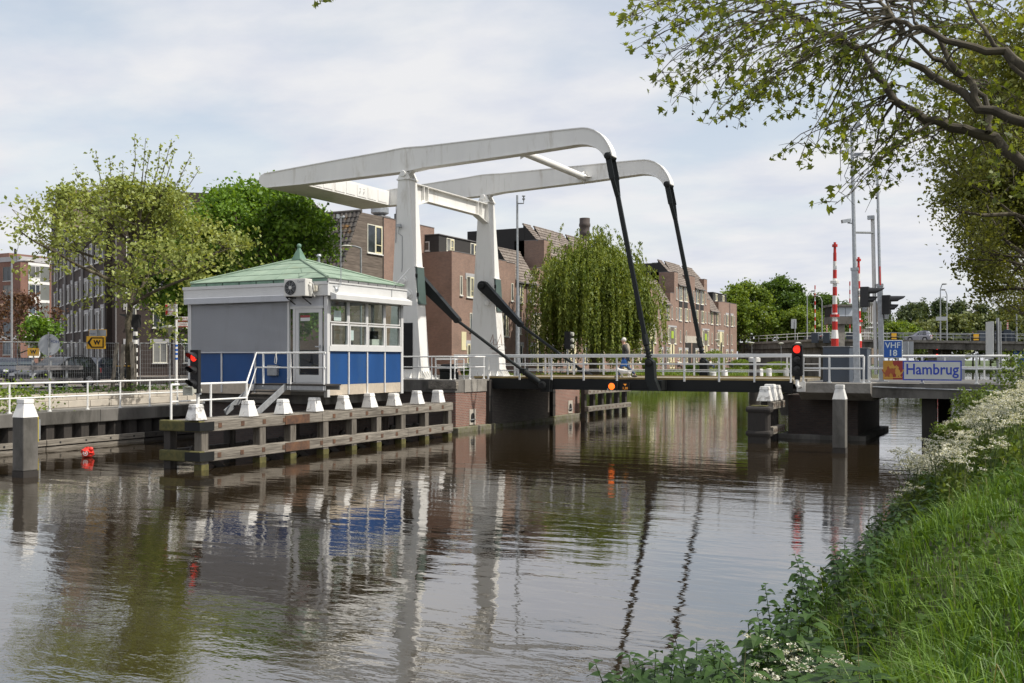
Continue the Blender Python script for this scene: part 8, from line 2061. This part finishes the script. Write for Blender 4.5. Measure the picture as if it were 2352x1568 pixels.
# control tower
d = 146.0; k_ = d / 2287; zf8 = lambda py: EYE - (py - 825) * k_
c = at(1934, d=d); c.z = 0
ct = thing('control_tower', 'small concrete bridge control tower with pale window band behind the barrier', 'tower', (c.x, c.y, 0))
def fb_box(b, c, w_, dep, z0, z1): 
    vs2 = [c + rtv * a + fwv * t + V(0, 0, z) for z in (z0, z1) for a, t in ((-w_, 0), (w_, 0), (w_, dep), (-w_, dep))]
    return b.add([tuple(v) for v in vs2], [(0, 3, 2, 1), (4, 5, 6, 7), (0, 1, 5, 4), (1, 2, 6, 5), (2, 3, 7, 6), (3, 0, 4, 7)])
fb_box(MB(), c + fwv * 0.3 + rtv * 0.0, 8 * k_, 1.6, 0, zf8(744)).build('stem', M['concrete'], ct)
fb_box(MB(), c, 25 * k_, 3.4, zf8(744), zf8(727)).build('base_band', M['concrete_dark'], ct)
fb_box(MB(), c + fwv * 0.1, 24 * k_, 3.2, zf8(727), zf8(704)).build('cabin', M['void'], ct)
for k in range(3): fb_box(MB(), c + rtv * ((-16 + 16 * k) * k_), 7.5 * k_, 0.1, zf8(726), zf8(705)).build('window', M['pane_pale'] if 'pane_pale' in M else M['sign_white'], ct)
fb_box(MB(), c - fwv * 0.3, 27.5 * k_, 4.0, zf8(704), zf8(699)).build('roof', M['concrete_dark'], ct)
# far barriers, poles and lamps
def far_boom(label, px, d, y0, y1, r=0.10):
    q = at(px, d=d); k_ = d / 2287; z0, z1 = EYE - (y1 - 825) * k_, EYE - (y0 - 825) * k_
    th = thing('barrier', label, 'barrier', (q.x, q.y, z0), 'barriers on the distant road bridge'); n = 12
    for i in range(n): MB().tube([(q.x, q.y, z0 + (z1 - z0) * i / n), (q.x, q.y, z0 + (z1 - z0) * (i + 1) / n)], r, 6).build('stripe', M['red'] if i % 2 else M['white'], th)
    MB().box(q.x - 0.5, q.x + 0.5, q.y - 0.4, q.y + 0.4, z0 - 1.6, z0).build('cabinet', M['cabinet'], th)
far_boom('thin striped barrier arm left of the distant control tower', 1872, 158, 655, 764)
far_boom('thin striped barrier arm rising behind the distant control tower', 1952, 156, 646, 764)
far_boom('short striped barrier stub on the distant bridge left of the tower', 1899, 157, 742, 764)
far_boom('short striped barrier stub on the distant bridge near the right edge', 2314, 143, 735, 757)
def far_lamp(label, px, d, ytop, ybot, arm):
    q = at(px, d=d); k_ = d / 2287; z0, z1 = EYE - (ybot - 825) * k_, EYE - (ytop - 825) * k_
    th = thing('street_lamp', label, 'street lamp', (q.x, q.y, z0), 'street lamps on the distant bridge')
    P0 = V(q.x, q.y, z1)
    MB().tube([V(q.x, q.y, z0), P0 - V(0, 0, 0.8), P0 - V(0, 0, 0.15) + rtv * arm * 0.35, P0 + rtv * arm], [0.11, 0.08, 0.07, 0.06], 6).build('pole', M['galv'], th)
    MB().sph(tuple(P0 + rtv * arm), 0.25, 8, 5, (1.6, 1.6, 0.5)).build('lantern', M['galv_dull'], th)
far_lamp('curved lamp on the distant ramp beside the ragged oak', 1854, 162, 668, 782, 1.0)
far_lamp('curved lamp on the distant bridge left of the control tower', 1888, 158, 679, 781, -0.9)
far_lamp('tall slim lamp column right of the silver car', 2160, 150, 652, 785, 0.6)
far_lamp('second slim lamp column right of the silver car', 2175, 151, 665, 785, -0.6)
far_lamp('pale lamp column on the distant bridge near the right edge', 2335, 143, 700, 787, 0.5)
q = at(1826, d=168); ob = thing('sign_back', 'grey sign back on a pole on the distant ramp', 'sign', (q.x, q.y, 5.5))
MB().tube([V(q.x, q.y, 5.0), V(q.x, q.y, 9.8)], 0.08, 6).build('pole', M['galv'], ob); fb_box(MB(), V(q.x, q.y, 0) - rtv * 0.2, 0.45, 0.06, 8.4, 10.0).build('plate', M['grey_back'], ob)
q = at(2163, d=149.5); ob = thing('sign_back', 'small blue grey sign plate on the lamp column right of the silver car', 'sign', (q.x, q.y, 6)); fb_box(MB(), V(q.x, q.y, 0), 0.85, 0.06, EYE + (825 - 736) * 149.5 / 2287, EYE + (825 - 727) * 149.5 / 2287).build('plate', M['grey_back'], ob)
# traffic on the far bridge
def on_deck(px, k):
    for i in range(len(path) - 1):
        if path[i][0] <= px <= path[i + 1][0]:
            t = (px - path[i][0]) / (path[i + 1][0] - path[i][0]); a, b_ = off_pt(i, k), off_pt(i + 1, k); return a.lerp(b_, t), (b_ - a).normalized()
p_, t_ = on_deck(2101, 2.8); car('silver lilac hatchback driving over the distant bridge', (p_.x, p_.y, p_.z + 0.12), math.atan2(-t_.y, -t_.x), 'car_silver', L_=3.8, H=1.6, estate=True)
p_, t_ = on_deck(1842, 3.0); car('dark car on the distant ramp behind the ragged oak', (p_.x, p_.y, p_.z + 0.1), math.atan2(-t_.y, -t_.x), 'car_blue', L_=4.4, estate=False)
p_, t_ = on_deck(1716, 3.0); car('dark car at the far left end of the distant ramp', (p_.x, p_.y, p_.z + 0.1), math.atan2(-t_.y, -t_.x), 'car_blue', L_=4.4, estate=False)
for px, lb in ((2052, 'small yellow warning board left of the silver car'), (2243, 'small yellow warning board right of the cyclist')):
    p_, t_ = on_deck(px, 0.6); th = thing('warning_board', lb, 'sign', tuple(p_)); q = V(p_.x, p_.y, 0)
    fb_box(MB(), q, 0.55, 0.12, p_.z + 0.2, p_.z + 1.5).build('board', M['black_matt'], th); fb_box(MB(), q - fwv * 0.02, 0.38, 0.02, p_.z + 0.75, p_.z + 1.3).build('field', M['yellow'], th); fb_box(MB(), q - fwv * 0.02, 0.38, 0.02, p_.z + 0.4, p_.z + 0.6).build('bar', M['yellow'], th)
for px, w_, lb in ((2258, 0.5, 'dark control cabinet beside the yellow board on the distant bridge'), (2294, 0.45, 'narrow dark cabinet behind the near signpost'), (2316, 1.0, 'wide dark barrier cabinet at the right end of the distant bridge')):
    p_, t_ = on_deck(px, 1.2); th = thing('cabinet', lb, 'cabinet', tuple(p_)); fb_box(MB(), V(p_.x, p_.y, 0), w_, 0.8, p_.z, p_.z + 1.75).build('housing', M['cabinet'], th); fb_box(MB(), V(p_.x, p_.y, 0) - fwv * 0.05, w_ + 0.06, 0.9, p_.z + 1.75, p_.z + 1.8).build('lid', M['galv_dull'], th)
q = at(2151, 805, d=148.5); sg = thing('canal_signal', 'distant canal signal with two red lamps on the bridge pier', 'traffic signal', (q.x, q.y, q.z))
fb_box(MB(), V(q.x, q.y, 0) - fwv * 0.1, 0.55, 0.1, q.z - 1.0, q.z + 0.7).build('backplate', M['black_matt'], sg)
for dz in (0.35, -0.7): lamp_head(sg, q.x + 0.2 * fwv.x * -1, q.y - 0.2 * fwv.y, q.z + dz, 0.2, True, face=tuple(-fwv), visor=0)
q = at(2343, 812, d=142); sg = thing('notice_board', 'tall blue notice board below the distant bridge at the right edge', 'sign', (q.x, q.y, 1.5)); fb_box(MB(), V(q.x, q.y, 0), 0.9, 0.1, 1.6, EYE + 20 * 142 / 2287).build('panel', M['sign_blue'], sg); fb_box(MB(), V(q.x, q.y, 0) - fwv * 0.03, 0.8, 0.02, 3.4, 3.9).build('header', M['sign_light'], sg)
# pale office building far behind the masts
d = 285; k_ = d / 2287; c = at(2001, d=d); c.z = 0
ob = thing('office_building', 'pale office building with vertical fins behind the two masts', 'building', (c.x, c.y, 0.9))
fb_box(MB(), c, 16 * k_, 10, 0.5, EYE + (825 - 693) * k_).build('wall', M['boards_pale'], ob)
for i in range(8): fb_box(MB(), c + rtv * ((-15 + i * 4.3) * k_) - fwv * 0.4, 0.5 * k_, 0.4, 8, EYE + (825 - 693) * k_).build('fin', M['white_panel'], ob)
for py in (694, 742, 752): fb_box(MB(), c - fwv * 0.6, 16.3 * k_, 0.5, EYE + (825 - py - 1.5) * k_, EYE + (825 - py + 1.5) * k_).build('band', M['white_panel'], ob)

# ================================================================ people
M['skin'] = pm('skin', (0.48, 0.27, 0.19), 0.6, 0.06, 6)
M['hair_white'] = pm('white_hair', (0.62, 0.60, 0.56), 0.8, 0.1, 20)
M['jacket'] = pm('dark_grey_jacket', (0.050, 0.047, 0.045), 0.8, 0.2, 5)
M['beige'] = pm('beige_cloth', (0.34, 0.29, 0.22), 0.85, 0.12, 6)
M['jeans'] = pm('blue_denim', (0.055, 0.085, 0.155), 0.85, 0.2, 8)
M['bagblue'] = pm('bright_blue_bag', (0.02, 0.12, 0.40), 0.5, 0.1, 4)
M['shoe'] = pm('dark_shoe', (0.025, 0.022, 0.02), 0.6, 0.1)
M['cloth_white'] = pm('white_shirt', (0.62, 0.62, 0.62), 0.85, 0.06, 5)
M['cloth_dark'] = pm('dark_clothes', (0.03, 0.032, 0.04), 0.85, 0.15, 5)
M['fur_white'] = pm('white_fur', (0.68, 0.66, 0.62), 0.9, 0.1, 20, bump=0.8, bscale=60)
def skin_obj(name, parent, verts, edges, rad, mat, root=0, sub=2):
    me = bpy.data.meshes.new(name); me.from_pydata([tuple(v) for v in verts], edges, [])
    o = link_mesh(name, me, parent); sk = o.modifiers.new('skin', 'SKIN'); sk.use_smooth_shade = True
    if not me.skin_vertices: return o
    for i, r_ in enumerate(rad):
        sv = me.skin_vertices[0].data[i]; sv.radius = r_ if isinstance(r_, tuple) else (r_, r_); sv.use_root = (i == root)
    ss = o.modifiers.new('sub', 'SUBSURF'); ss.levels = sub; ss.render_levels = sub
    me.materials.append(mat); return o
def chain(n, start=0): return [(start + i, start + i + 1) for i in range(n - 1)]
def person(name, label, loc, rz, J, top, legs, hair, group=None, scale=1.0, sleeves=True, hood=None):
    """J: joint positions (facing -y, x to the person's left): body is one skin, clothes are thin shells over it"""
    th = thing(name, label, 'person', loc, group, rz); th.scale = (scale,) * 3
    names = ['pelvis', 'belly', 'chest', 'neck', 'head', 'crown', 'shl', 'ell', 'wrl', 'hdl', 'shr', 'elr', 'wrr', 'hdr', 'hpl', 'knl', 'anl', 'tol', 'hpr', 'knr', 'anr', 'tor']
    ix = {n: i for i, n in enumerate(names)}
    vs2 = [J[n] for n in names]
    E_ = [('pelvis', 'belly'), ('belly', 'chest'), ('chest', 'neck'), ('neck', 'head'), ('head', 'crown'), ('chest', 'shl'), ('shl', 'ell'), ('ell', 'wrl'), ('wrl', 'hdl'), ('chest', 'shr'), ('shr', 'elr'), ('elr', 'wrr'), ('wrr', 'hdr'),
          ('pelvis', 'hpl'), ('hpl', 'knl'), ('knl', 'anl'), ('anl', 'tol'), ('pelvis', 'hpr'), ('hpr', 'knr'), ('knr', 'anr'), ('anr', 'tor')]
    rd = {'pelvis': (0.15, 0.11), 'belly': (0.15, 0.11), 'chest': (0.17, 0.12), 'neck': 0.058, 'head': (0.085, 0.10), 'crown': (0.07, 0.085), 'shl': 0.065, 'shr': 0.065, 'ell': 0.045, 'elr': 0.045, 'wrl': 0.032, 'wrr': 0.032, 'hdl': 0.030, 'hdr': 0.030, 'hpl': 0.09, 'hpr': 0.09, 'knl': 0.06, 'knr': 0.06, 'anl': 0.042, 'anr': 0.042, 'tol': 0.035, 'tor': 0.035}
    skin_obj('body', th, vs2, [(ix[a], ix[b_]) for a, b_ in E_], [rd[n] for n in names], M['skin'])
    def shell(nm, ns, es, mat, grow_, root=0):
        l_ = {n: i for i, n in enumerate(ns)}
        skin_obj(nm, th, [J[n] for n in ns], [(l_[a], l_[b_]) for a, b_ in es], [tuple(x + grow_ for x in (rd[n] if isinstance(rd[n], tuple) else (rd[n],) * 2)) for n in ns], M[mat], root)
    shell('jacket', ['chest', 'belly', 'pelvis', 'shl', 'ell', 'wrl', 'shr', 'elr', 'wrr'], [('chest', 'belly'), ('belly', 'pelvis'), ('chest', 'shl'), ('shl', 'ell'), ('ell', 'wrl'), ('chest', 'shr'), ('shr', 'elr'), ('elr', 'wrr')], top, 0.028)
    shell('trousers', ['pelvis', 'hpl', 'knl', 'anl', 'hpr', 'knr', 'anr'], [('pelvis', 'hpl'), ('hpl', 'knl'), ('knl', 'anl'), ('pelvis', 'hpr'), ('hpr', 'knr'), ('knr', 'anr')], legs, 0.018)
    for a, t in (('anl', 'tol'), ('anr', 'tor')):
        p0, p1 = V(*J[a]), V(*J[t]); MB().sph(tuple((p0 + p1) / 2 - V(0, 0, 0.02)), 0.07, 10, 6, (0.75, 2.0, 0.7)).build('shoe', M['shoe'], th, smooth=True, local=True)
    hc = (V(*J['head']) + V(*J['crown'])) / 2
    f = V(0, -1, 0)
    MB().sph(tuple(hc + V(0, 0.022, 0.025)), 0.108, 12, 8, (0.9, 1.0, 1.0)).build('hair', M[hair], th, smooth=True, local=True)
    MB().sph(tuple(hc + V(0, -0.105, -0.02)), 0.022, 6, 5, (0.8, 1.0, 1.3)).build('nose', M['skin'], th, smooth=True, local=True)
    for s in (-1, 1):
        MB().sph(tuple(hc + V(s * 0.035, -0.088, 0.012)), 0.011, 6, 4).build('eye', M['shoe'], th, local=True)
        MB().sph(tuple(hc + V(s * 0.092, 0.0, -0.01)), 0.026, 6, 5, (0.4, 0.8, 1.2)).build('ear', M['skin'], th, smooth=True, local=True)
        h = V(*J['hdl' if s > 0 else 'hdr'])
        for k in range(4): MB().tube([h + V(-0.022 + 0.015 * k, 0, 0), h + V(-0.024 + 0.016 * k, -0.01, -0.05), h + V(-0.022 + 0.015 * k, -0.025, -0.085 + 0.008 * abs(k - 1.5))], [0.0095, 0.009, 0.006], 5).build('finger', M['skin'], th, local=True)
        MB().tube([h + V(-s * 0.03, 0, 0.02), h + V(-s * 0.05, -0.02, -0.02), h + V(-s * 0.045, -0.03, -0.05)], [0.011, 0.010, 0.007], 5).build('thumb', M['skin'], th, local=True)
    return th
walk = dict(pelvis=(0, 0, 0.93), belly=(0, -0.02, 1.1), chest=(0, -0.05, 1.34), neck=(0, -0.07, 1.50), head=(0, -0.10, 1.60), crown=(0, -0.09, 1.73), shl=(0.19, -0.04, 1.42), ell=(0.25, 0.10, 1.15), wrl=(0.24, 0.0, 0.92), hdl=(0.24, -0.03, 0.85), shr=(-0.19, -0.05, 1.42), elr=(-0.25, -0.06, 1.14), wrr=(-0.23, -0.16, 0.93), hdr=(-0.23, -0.18, 0.86),
            hpl=(0.10, 0.0, 0.88), knl=(0.10, -0.20, 0.50), anl=(0.10, -0.30, 0.09), tol=(0.10, -0.44, 0.05), hpr=(-0.10, 0.0, 0.88), knr=(-0.10, 0.08, 0.48), anr=(-0.10, 0.42, 0.16), tor=(-0.10, 0.36, 0.04))
pp = at(1437, Y=42.3)
man = person('person', 'white haired person in a dark jacket walking over the bridge with a blue bag', (pp.x, 42.3, DK + 0.0), R(-70), walk, 'jacket', 'jeans', 'hair_white', scale=1.02)
MB().prism([(-0.04, 1.53), (0.16, 1.43), (0.19, 0.95), (-0.10, 0.93), (-0.17, 1.3)], 'x', -0.15, 0.14).build('open_coat', M['beige'], man, local=True, bevel=0.05) if False else None
b = MB().sph((0.10, 0.09, 1.20), 0.2, 12, 8, (0.75, 0.55, 1.65)); b.build('beige_back_panel', M['beige'], man, smooth=True, local=True)
MB().tube([(-0.07, 0.02, 1.50), (-0.08, -0.10, 1.46), (0.0, -0.15, 1.42), (0.08, -0.10, 1.46), (0.07, 0.02, 1.50), (0, 0.05, 1.52), (-0.07, 0.02, 1.50)], 0.035, 6).build('collar', M['beige'], man, smooth=True, local=True)
bg = thing('carrier_bag', 'bright blue carrier bag held by the person on the bridge', 'bag', (pp.x - 0.05, 42.12, DK + 0.58))
bx, by_, bz_ = pp.x + 0.02, 42.02, DK
MB().add([(bx - 0.14, by_ - 0.05, bz_ + 0.52), (bx + 0.14, by_ - 0.05, bz_ + 0.52), (bx + 0.14, by_ + 0.05, bz_ + 0.52), (bx - 0.14, by_ + 0.05, bz_ + 0.52), (bx - 0.11, by_ - 0.02, bz_ + 0.82), (bx + 0.11, by_ - 0.02, bz_ + 0.82), (bx + 0.11, by_ + 0.02, bz_ + 0.82), (bx - 0.11, by_ + 0.02, bz_ + 0.82)], [(0, 3, 2, 1), (4, 5, 6, 7), (0, 1, 5, 4), (1, 2, 6, 5), (2, 3, 7, 6), (3, 0, 4, 7)]).build('pouch', M['bagblue'], bg, bevel=0.03)
MB().tube([(bx - 0.06, by_, bz_ + 0.81), (bx - 0.03, by_, bz_ + 0.90), (bx + 0.03, by_, bz_ + 0.90), (bx + 0.06, by_, bz_ + 0.81)], 0.012, 5).build('handle', M['bagblue'], bg)
# small white dog beside the walker
dp = at(1440, Y=42.0); dx0 = dp.x
dog = thing('dog', 'small white dog trotting beside the walking person on the bridge', 'dog', (dx0, 41.75, DK)); 
dv = [(0.22, 0, 0.27), (0.05, 0, 0.26), (-0.15, 0, 0.28), (-0.27, 0, 0.36), (-0.36, 0, 0.40), (-0.44, 0, 0.38), (0.32, 0, 0.33), (0.38, 0, 0.42),
      (-0.15, 0.06, 0.2), (-0.17, 0.06, 0.1), (-0.20, 0.06, 0.02), (-0.13, -0.06, 0.2), (-0.08, -0.06, 0.11), (-0.10, -0.06, 0.02), (0.22, 0.06, 0.2), (0.19, 0.06, 0.13), (0.26, 0.06, 0.02), (0.24, -0.06, 0.2), (0.17, -0.06, 0.14), (0.20, -0.06, 0.02)]
de = [(0, 1), (1, 2), (2, 3), (3, 4), (4, 5), (0, 6), (6, 7), (2, 8), (8, 9), (9, 10), (2, 11), (11, 12), (12, 13), (0, 14), (14, 15), (15, 16), (0, 17), (17, 18), (18, 19)]
dr_ = [0.10, 0.095, 0.11, 0.07, 0.075, 0.04, 0.035, 0.02] + [0.045, 0.03, 0.028] * 4
skin_obj('body', dog, dv, de, dr_, M['fur_white'], root=1)
for s in (-1, 1): MB().sph((-0.345, s * 0.06, 0.44), 0.035, 6, 5, (0.7, 0.4, 1.2)).build('ear', M['fur_white'], dog, smooth=True, local=True)
MB().sph((-0.485, 0, 0.385), 0.016, 6, 4).build('nose', M['shoe'], dog, local=True)

# people sitting on the far quay
sit = dict(walk); sit.update(pelvis=(0, 0.05, 0.50), belly=(0, 0.06, 0.66), chest=(0, 0.04, 0.90), neck=(0, 0.02, 1.06), head=(0, -0.01, 1.16), crown=(0, 0.0, 1.29), shl=(0.19, 0.05, 0.98), ell=(0.24, -0.02, 0.72), wrl=(0.16, -0.22, 0.62), hdl=(0.13, -0.28, 0.60), shr=(-0.19, 0.05, 0.98), elr=(-0.24, -0.02, 0.72), wrr=(-0.16, -0.22, 0.62), hdr=(-0.13, -0.28, 0.60),
           hpl=(0.10, -0.02, 0.48), knl=(0.11, -0.42, 0.50), anl=(0.11, -0.44, 0.09), tol=(0.11, -0.58, 0.05), hpr=(-0.10, -0.02, 0.48), knr=(-0.11, -0.42, 0.50), anr=(-0.11, -0.44, 0.09), tor=(-0.11, -0.58, 0.05))
M['bench'] = pm('brown_bench_wood', (0.12, 0.05, 0.03), 0.7, 0.2, 4)
def bench(label, p, rz, group='benches in front of the brick terrace'):
    th = thing('bench', label, 'bench', tuple(p), group, rz)
    for k in range(4): MB().box(-0.9, 0.9, -0.22 + k * 0.115, -0.125 + k * 0.115, 0.42, 0.45).build('seat_slat', M['bench'], th, local=True)
    for k in range(3): MB().box(-0.9, 0.9, 0.24, 0.27, 0.55 + k * 0.13, 0.645 + k * 0.13).build('back_slat', M['bench'], th, local=True)
    for s in (-0.75, 0.75):
        MB().box(s - 0.03, s + 0.03, -0.22, -0.17, 0, 0.42).build('leg', M['steel_black'], th, local=True); MB().box(s - 0.03, s + 0.03, 0.19, 0.235, 0, 0.92).build('leg', M['steel_black'], th, local=True)
q = at(1558, 868, X=-38.5); q.z = 1.9
person('person', 'grey haired seated person in a pale top on the far quay behind the railing', (q.x, q.y, 1.9), R(100), sit, 'cloth_white', 'cloth_dark', 'hair_white'); bench('bench under the seated pale topped person', V(q.x, q.y + 0.0, 1.9), R(100))
q = at(1632, X=-38.3); person('person', 'seated person in white between the far quay bollards', (q.x, q.y, 1.9), R(80), sit, 'cloth_white', 'jeans', 'shoe'); bench('bench under the white clad person near the bollards', V(q.x, q.y, 1.9), R(80))
q = at(1676, X=-38.3); person('person', 'seated person in dark clothes right of the one in white', (q.x, q.y, 1.9), R(95), sit, 'cloth_dark', 'cloth_dark', 'shoe'); bench('bench under the dark clad person near the bollards', V(q.x, q.y, 1.9), R(95))
for i, (px, lb) in enumerate(((1258, 'brown bench in front of the yellow door panels left of the willow'), (1290, 'second brown bench left of the willow trunk'))):
    q = at(px, X=-40.2); bench(lb, V(q.x, q.y, 1.9), R(90))
# walker and cyclist on the far bridge
p_, t_ = on_deck(2297, 3.0); person('person', 'distant pedestrian in dark clothes on the road bridge near the right edge', tuple(p_), R(180), walk, 'cloth_dark', 'cloth_dark', 'hair_white')
p_, t_ = on_deck(1714, 1.2); person('person', 'distant person in pale blue at the left end of the ramp railing', tuple(p_), R(120), walk, 'jeans', 'cloth_dark', 'shoe')
def bicycle(label, loc, rz, group='bicycles'):
    th = thing('bicycle', label, 'bicycle', loc, group, rz)
    for x in (-0.53, 0.53):
        wv = MB().tube([(x + 0.33 * math.cos(t), 0, 0.35 + 0.33 * math.sin(t)) for t in [2 * math.pi * i / 20 for i in range(21)]], 0.02, 5, cap=False).build('wheel', M['tyre'], th, local=True)
        sp = MB()
        for k in range(8): t = k * math.pi / 8; sp.tube([(x + 0.32 * math.cos(t), 0, 0.35 + 0.32 * math.sin(t)), (x - 0.32 * math.cos(t), 0, 0.35 - 0.32 * math.sin(t))], 0.003, 3)
        sp.build('spokes', M['galv'], wv, local=True)
    MB().tube([(-0.53, 0, 0.35), (-0.2, 0, 0.85), (0.38, 0, 0.80), (0.53, 0, 0.35)], 0.016, 5).tube([(-0.2, 0, 0.85), (-0.08, 0, 0.32), (0.38, 0, 0.78)], 0.018, 5).tube([(-0.53, 0, 0.35), (-0.08, 0, 0.32)], 0.014, 5).build('frame', M['black'], th, local=True)
    MB().tube([(0.38, 0, 0.8), (0.36, 0, 1.03), (0.3, -0.25, 1.05), (0.18, -0.27, 1.02)], 0.013, 5).tube([(0.36, 0, 1.03), (0.3, 0.25, 1.05), (0.18, 0.27, 1.02)], 0.013, 5).build('handlebar', M['black'], th, local=True)
    MB().box(-0.34, -0.08, -0.08, 0.08, 0.93, 0.98).tube([(-0.2, 0, 0.85), (-0.21, 0, 0.94)], 0.014, 5).build('saddle', M['black'], th, bevel=0.02, local=True)
    return th
p_, t_ = on_deck(2228, 2.0); az = math.atan2(t_.y, t_.x)
bicycle('bicycle ridden by the distant cyclist on the road bridge', (p_.x, p_.y, p_.z + 0.02), az + math.pi)
ride = dict(sit); ride.update({k: (v[0], v[1] + 0.25, v[2] + 0.42) for k, v in sit.items()}); ride.update(wrl=(0.22, -0.30, 1.08), hdl=(0.22, -0.36, 1.06), wrr=(-0.22, -0.30, 1.08), hdr=(-0.22, -0.36, 1.06), knl=(0.1, -0.1, 0.75), anl=(0.1, 0.08, 0.38), tol=(0.1, -0.06, 0.33), knr=(-0.1, -0.05, 0.62), anr=(-0.1, 0.08, 0.22), tor=(-0.1, -0.06, 0.18))
person('person', 'distant cyclist in dark clothes riding over the road bridge', (p_.x, p_.y, p_.z + 0.02), az + math.pi + R(90), ride, 'cloth_dark', 'cloth_dark', 'shoe')
for i, (px, lb) in enumerate(((1578, 'parked bicycle against the terrace near the green shrubs'), (1524, 'parked bicycle by the lamp in front of the terrace'))):
    q = at(px, X=-41.5); bicycle(lb, (q.x, q.y, 1.9), R(80))
# bollards and posts of the far quay
for i, (px, X_, h) in enumerate(((1637, -34.3, 0.55), (1664, -34.3, 0.65), (1725, -34.2, 0.6), (1746, -34.2, 0.7), (1766, -34.2, 0.7), (1805, -34.2, 0.7))):
    q = at(px, X=X_); th = thing('bollard', ['low white bollard below the far hanger rod', 'wide white bollard left of the black mooring piles', 'white bollard just right of the left black pile', 'middle white bollard between the black piles', 'white bollard left of the right black pile', 'white bollard right of the right black pile'][i], 'bollard', (q.x, q.y, 0.8), 'white bollards on the far quay edge')
    MB().lathe([(0.42, -0.9), (0.42, h * 0.85), (0.34, h), (0.0001, h)], (q.x, q.y, 1.15), 14).build('post', M['white'], th, smooth=True)
    MB().lathe([(0.46, h * 0.78), (0.46, h * 0.86)], (q.x, q.y, 1.15), 14).build('rim', M['white'], th)
for i, (px, d, lb) in enumerate(((1733, 78, 'thick black mooring pile with white top left of the right canal signal'), (1834, 76, 'thick black mooring pile with white top behind the right canal signal'))):
    q = at(px, d=d); k_ = d / 2287; th = thing('mooring_pile', lb, 'mooring pile', (q.x, q.y, 0), 'black mooring piles beyond the bridge'); zt = EYE - (822 - 825) * k_; zt2_ = EYE - (831 - 825) * k_
    MB().lathe([(0.42, -1), (0.42, zt2_)], (q.x, q.y, 0), 14).build('pile', M['wood_dark'], th, smooth=True)
    MB().lathe([(0.46, zt2_), (0.46, zt), (0.3, zt + 0.05)], (q.x, q.y, 0), 14).build('white_top', M['white'], th, smooth=True)
# lamps in front of the terrace
for px, d, py, lb in ((1585 * 0 + 1530, 128, 772, 'bowl lamp in front of the terrace right of the near hanger rod'), (1647, 150, 780, 'bowl lamp in front of the terrace right of the far hanger rod'), (1727, 150, 786, 'bowl lamp standing before the distant ramp wall'), (1794, 150, 787, 'bowl lamp before the ramp wall left of the red signal')):
    q = at(px, d=d); q.z = 1.9; park_lamp(lb, q, EYE + (825 - py) * d / 2287 - 1.9, 'bowl lamps along the far quay')
# green shrubs of the far quay
rng = np.random.default_rng(66)
for i, (px, X_, w_, h, leaf_, lb) in enumerate(((1492, -39.0, 0.9, 2.3, 'lf_lime', 'rounded shrub just right of the willow curtain'), (1641, -40.5, 1.6, 3.0, 'lf_lime', 'loose green shrub behind the far hanger rod'), (1700, -38.0, 1.6, 1.6, 'lf_lime', 'clipped yellow green bush at the end of the terrace'), (1600, -36.5, 1.4, 1.2, 'lf_oak', 'low wild plants at the far water edge'), (1790, -35.5, 2.2, 1.3, 'lf_lime', 'low green bush between the black mooring piles'), (1085, -41.5, 0.9, 1.3, 'lf_oak', 'small garden bush under the window beside the far tower'))):
    q = at(px, X=X_); n = 1500; v = rng.normal(size=(n, 3)); v /= np.linalg.norm(v, axis=1)[:, None]; v *= rng.uniform(0.5, 1.05, (n, 1)) ** 0.5
    c = v * np.array([w_, w_ * 1.4, h / 2]) + np.array([q.x, q.y, 1.6 + h / 2])
    th = thing('shrub', lb, 'shrub', (q.x, q.y, 1.7), 'shrubs on the far quay'); leaves('foliage', c, 0.22, M[leaf_], th, rng); MB().tube([(q.x, q.y, 1.5), (q.x, q.y, 1.6 + h * 0.6)], 0.05, 5).build('stem', M['bark'], th)
n = 26000; y = 52 + 120 * rng.uniform(size=n) ** 1.3; x = -37.2 + 2.2 * rng.uniform(size=n) + np.maximum(0, 1 - (y - 51) / 9) * 12.6
z = np.interp(x - np.maximum(0, 1 - (y - 51) / 9) * 12.6, [-37.2, -35.2, -35.0], [1.55, 0.35, 0.0]) + rng.uniform(0, 0.55, n)
tag(leaves('waterside_plants', np.stack([x, y, z], 1), 0.30, M['lf_lime'], None, rng, up=0.1, narrow=0.35, hang=True), 'wild grass and flowers along the far water edge', 'plants', kind='stuff')
